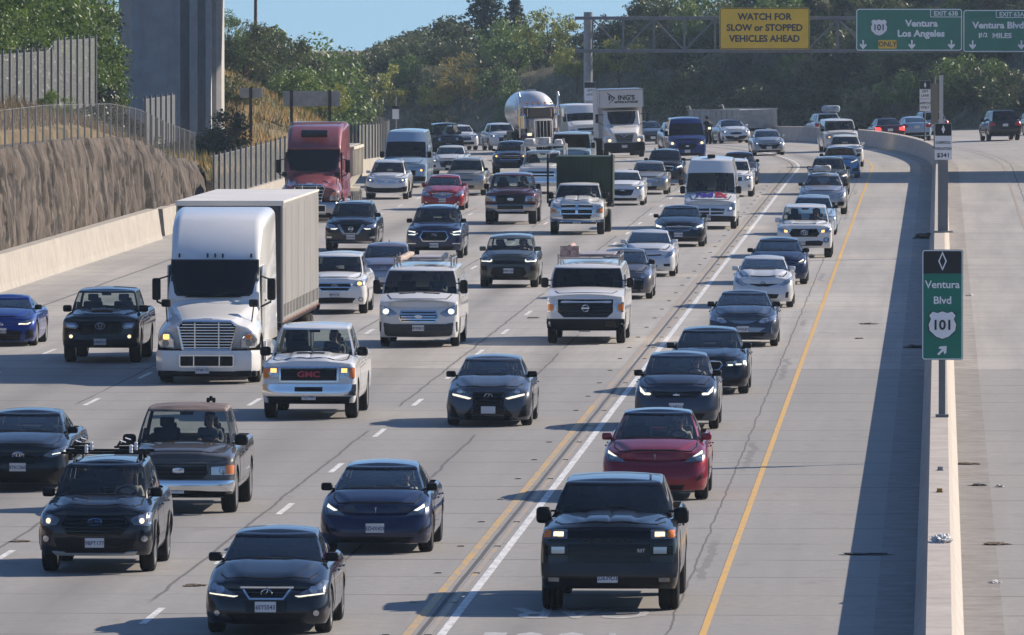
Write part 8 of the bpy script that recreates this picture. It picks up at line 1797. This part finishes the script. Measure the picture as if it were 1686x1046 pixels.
r = person("motorcycle rider in dark jacket and helmet beside the blue van", mat("jacket_black", (.015, .015, .017), .6), GLOSSBLACK, riding=True)
p = empty("tmp_pose", (0, 0, 0)); pose(p, *MOTO); r.matrix_world = p.matrix_basis @ Matrix.Translation((0, .15, .82)); bpy.data.objects.remove(p)
bm = bmesh.new(); lathe(bm, [(.68, .06), (.70, .11), (.76, .13), (.83, .12), (.88, .08), (.905, .0001)], 'Z', (0, 0, 0), 16); obj("helmet", bm, GLOSSBLACK, r, True)
# ------------------------------------------------------------------ vehicles driving away on the right roadway
def away(kw, px, py, col, label, cat, lit=False, name="suv_car", tail=None, roofm=None):
    s, b = hit(px, py); c = car(name, kw, (0, 0, 0), 0, col, label, cat, roofm, 1, GLASSDARK, "vehicles driving away on the right roadway")
    pose(c.root, s, b, c.L/2-(c.L-c.qr), True); hw = c.hw; z = c.edge(c.L)
    patch(c, "tail_light", [(tail or [(hw*.56, z-.22), (hw*.93, z-.26), (hw*.95, z-.02), (hw*.6, z-.06)], LITRED if lit else REDLENS, .01)], True, mode='rear')
    patch(c, "rear_bumper", [(rect(-hw*.8, hw*.8, .36, .52), BLACK, .008)], mode='rear')
    y = c.bvh.ray_cast(Vector((0, c.L/2+1.5, z-.2)), Vector((0, -1, 0)), 4)[0].y
    bm = bmesh.new(); bx(bm, (0, y+.015, z-.2), (.31, .012, .155), .004); obj("license_plate", bm, PLATE, c.root); return c
away(plan('suv', W=1.93, L=4.95, cab=dict(r1=4.3, r0=4.8, zr=1.8, w1=.66)), 1643, 231, BLK, "black SUV driving away alone on the right roadway", "SUV")
away(plan('sedan', W=1.84), 1697, 222, MAROON, "dark red car driving away, cut by the picture's right edge", "car", name="sedan_car", roofm=BLK2)
away(plan('sedan', W=1.84, L=4.7), 1453, 234, MAROON, "dark red sedan with glowing brake lights behind the median barrier", "car", True, name="sedan_car", roofm=GREYD)
away(plan('hatch', W=1.78), 1497, 232, PALEB, "pale blue hatchback driving away between the red sedan and the grey SUV", "car", name="hatchback_car")
away(plan('suv', W=1.86, cab=dict(zr=1.72)), 1525, 230, SILV, "silver grey SUV driving away partly behind the median signs", "SUV", tail=[(.62, .9), (.9, .9), (.9, 1.15), (.66, 1.1)])
cc = away(plan('suv', W=1.84, cab=dict(zr=1.72)), 1352, 232, WHT, "white SUV driving away with a wrapped bundle on its roof", "SUV"); roof_rails(cc, BLACK)
bm = bmesh.new(); zz = rest(cc, 0, 2.8).z; bx(bm, (-.32, 3.2-cc.L/2, zz+.22), (.95, 1.5, .42), .18, seg=3); on(cc, "roof_bundle", bm, mat("bundle_grey", (.3, .36, .42), .6, var=.4, vs_=3), "rounded grey wrapped bundle tied on the white SUV's roof", "bundle", True)
s, b = hit(1207, 233); t = empty("cargo_trailer", (0, 0, 0), 0, "long pale steel walled trailer behind the two tone sedan and the silver sedan", "trailer"); PALEW = mat("trailer_pale", (.34, .34, .33), .6, .1, var=.2)
bm = bmesh.new(); bx(bm, (0, 0, 1.4), (2.5, 9.4, 1.15), .02); obj("box", bm, PALEW, t); bm = bmesh.new()
for k in range(10):
    for sx in (1, -1): bx(bm, (sx*1.27, -4.5+k, 1.4), (.06, .09, 1.1), .01)
for sx in (1, -1): bx(bm, (sx*1.26, 0, 1.99), (.1, 9.5, .08)); bx(bm, (sx*1.265, 0, 1.4), (.05, 9.3, .06))
for x in (-1.1, 1.1): tube(bm, [(x, -4.6, 1.95), (x+.1, -4.6, 2.25), (x+.3, -4.6, 2.17)], .06, 6)
obj("rib", bm, PALEW, t); bm = bmesh.new(); bx(bm, (0, 0, .75), (1.2, 9, .2)); obj("chassis", bm, BLACK, t); wheels_at(t, [(sx*x, y) for sx in (1, -1) for x in (.82, 1.1) for y in (-3.2, -1.9)], .5, .26); pose(t, s, b, 0, True); t.rotation_euler.z += R(10)
# ------------------------------------------------------------------ litter and fittings
def at_b(px, py, z): 
    d = ray(px, py); Y = (CAM_H-z)/-d.z; return Vector((d.x*Y, Y, z))
p = at_b(1550, 893, BARH); bm = bmesh.new(); bmesh.ops.create_icosphere(bm, subdivisions=4, radius=1.0)
for v in bm.verts:
    n = noise.fractal(v.co*2.4+Vector((3, 1, 2)), .7, 2.2, 5); f = 1+.45*n; v.co = Vector((v.co.x*.15*f, v.co.y*.28*f, max(0, v.co.z+.25)*.09*(1+.5*n)))
o = obj("plastic_bag", bm, mat("bag_white", (.62, .62, .61), .8), None, False); o.location = p; tag(o, "crumpled white plastic bag lying on top of the median barrier", "litter")
for px, py, m, lab in ((1547, 811, mat("reflector_amber", (.35, .2, .02), .4), "small amber reflector on the barrier's top"), (1548, 775, mat("reflector_grey", (.25, .25, .25), .4), "small grey reflector on the barrier's top beyond the amber one")):
    bm = bmesh.new(); bx(bm, (0, 0, .035), (.09, .05, .07), .008); bx(bm, (0, .02, .01), (.11, .12, .02), .004); o = obj("reflector", bm, m); o.location = at_b(px, py, BARH); tag(o, lab, "reflector")
LITM = [mat("litter_dark", (.02, .02, .022), .7), mat("litter_brown", (.10, .07, .045), .8), mat("litter_pale", (.5, .5, .48), .6)]
def litter(px, py, w, d, h, m, label, name="debris_piece"):
    s, b = hit(px, py); bm = bmesh.new(); bmesh.ops.create_icosphere(bm, subdivisions=3, radius=.5)
    sd = Vector((px*.01, py*.01, 0))
    for v in bm.verts: n = 1+.6*noise.fractal(v.co*3+sd, .7, 2, 4); v.co = Vector((v.co.x*w*n, v.co.y*d*n, max(-.1, v.co.z)*h*n))
    o = obj(name, bm, m, None, False); o.location = P(s, b, .01); o.rotation_euler.z = rng.uniform(-.5, .5); return tag(o, label, "debris")
litter(1428, 914, .9, .25, .05, LITM[0], "long dark tyre strip at the edge of the barrier's shadow", "tyre_scrap"); litter(1525, 393, .9, .8, .35, LITM[0], "dark heap of debris at the foot of the barrier", "debris_heap"); litter(1507, 573, .6, .5, .12, LITM[0], "dark scrap in the barrier's shade left of the green median sign", "tyre_scrap")
litter(1430, 534, .5, .35, .05, LITM[1], "thin brown strip on the pale shoulder", "debris_strip"); litter(1414, 558, .22, .2, .04, LITM[1], "small brown scrap below the thin strip on the shoulder"); litter(1640, 897, .4, .4, .06, LITM[1], "tangled brown wire scrap on the right roadway's shoulder", "wire_scrap"); litter(1596, 487, .22, .3, .1, LITM[2], "white crumpled paper right of the green median sign", "paper_scrap"); litter(1612, 800, .3, .25, .06, LITM[0], "dark flat scrap right of the barrier", "tyre_scrap"); litter(1646, 802, .12, .3, .08, LITM[2], "white paper scrap on the right shoulder", "paper_scrap"); litter(1638, 960, .18, .3, .06, LITM[2], "pale stick of debris low on the right shoulder", "debris_strip"); litter(1590, 765, .5, .3, .06, LITM[1], "brown scrap hugging the barrier's right foot")
for px, py in ((877, 524), (1185, 425), (1192, 424), (320, 965), (34, 892)): litter(px, py, .3, .4, .04, LITM[1], "small brown scrap on the traffic lanes", "debris_piece")["group"] = "scraps on the lanes"
# ------------------------------------------------------------------ the air
hz = bpy.data.materials.new("haze"); hz.use_nodes = True; nt = hz.node_tree; nt.nodes.remove(nt.nodes["Principled BSDF"]); pv = nt.nodes.new("ShaderNodeVolumePrincipled")
pv.inputs["Color"].default_value = (.62, .80, 1.0, 1); pv.inputs["Density"].default_value = 0.0001; pv.inputs["Anisotropy"].default_value = 0.3
nt.links.new(pv.outputs[0], nt.nodes["Material Output"].inputs["Volume"])
bm = bmesh.new(); bx(bm, (0, 460, 12.0), (700, 980, 66.0)); h = obj("haze", bm, hz); tag(h, "thin bluish haze over the whole valley", "haze", kind="stuff"); h.visible_shadow = True
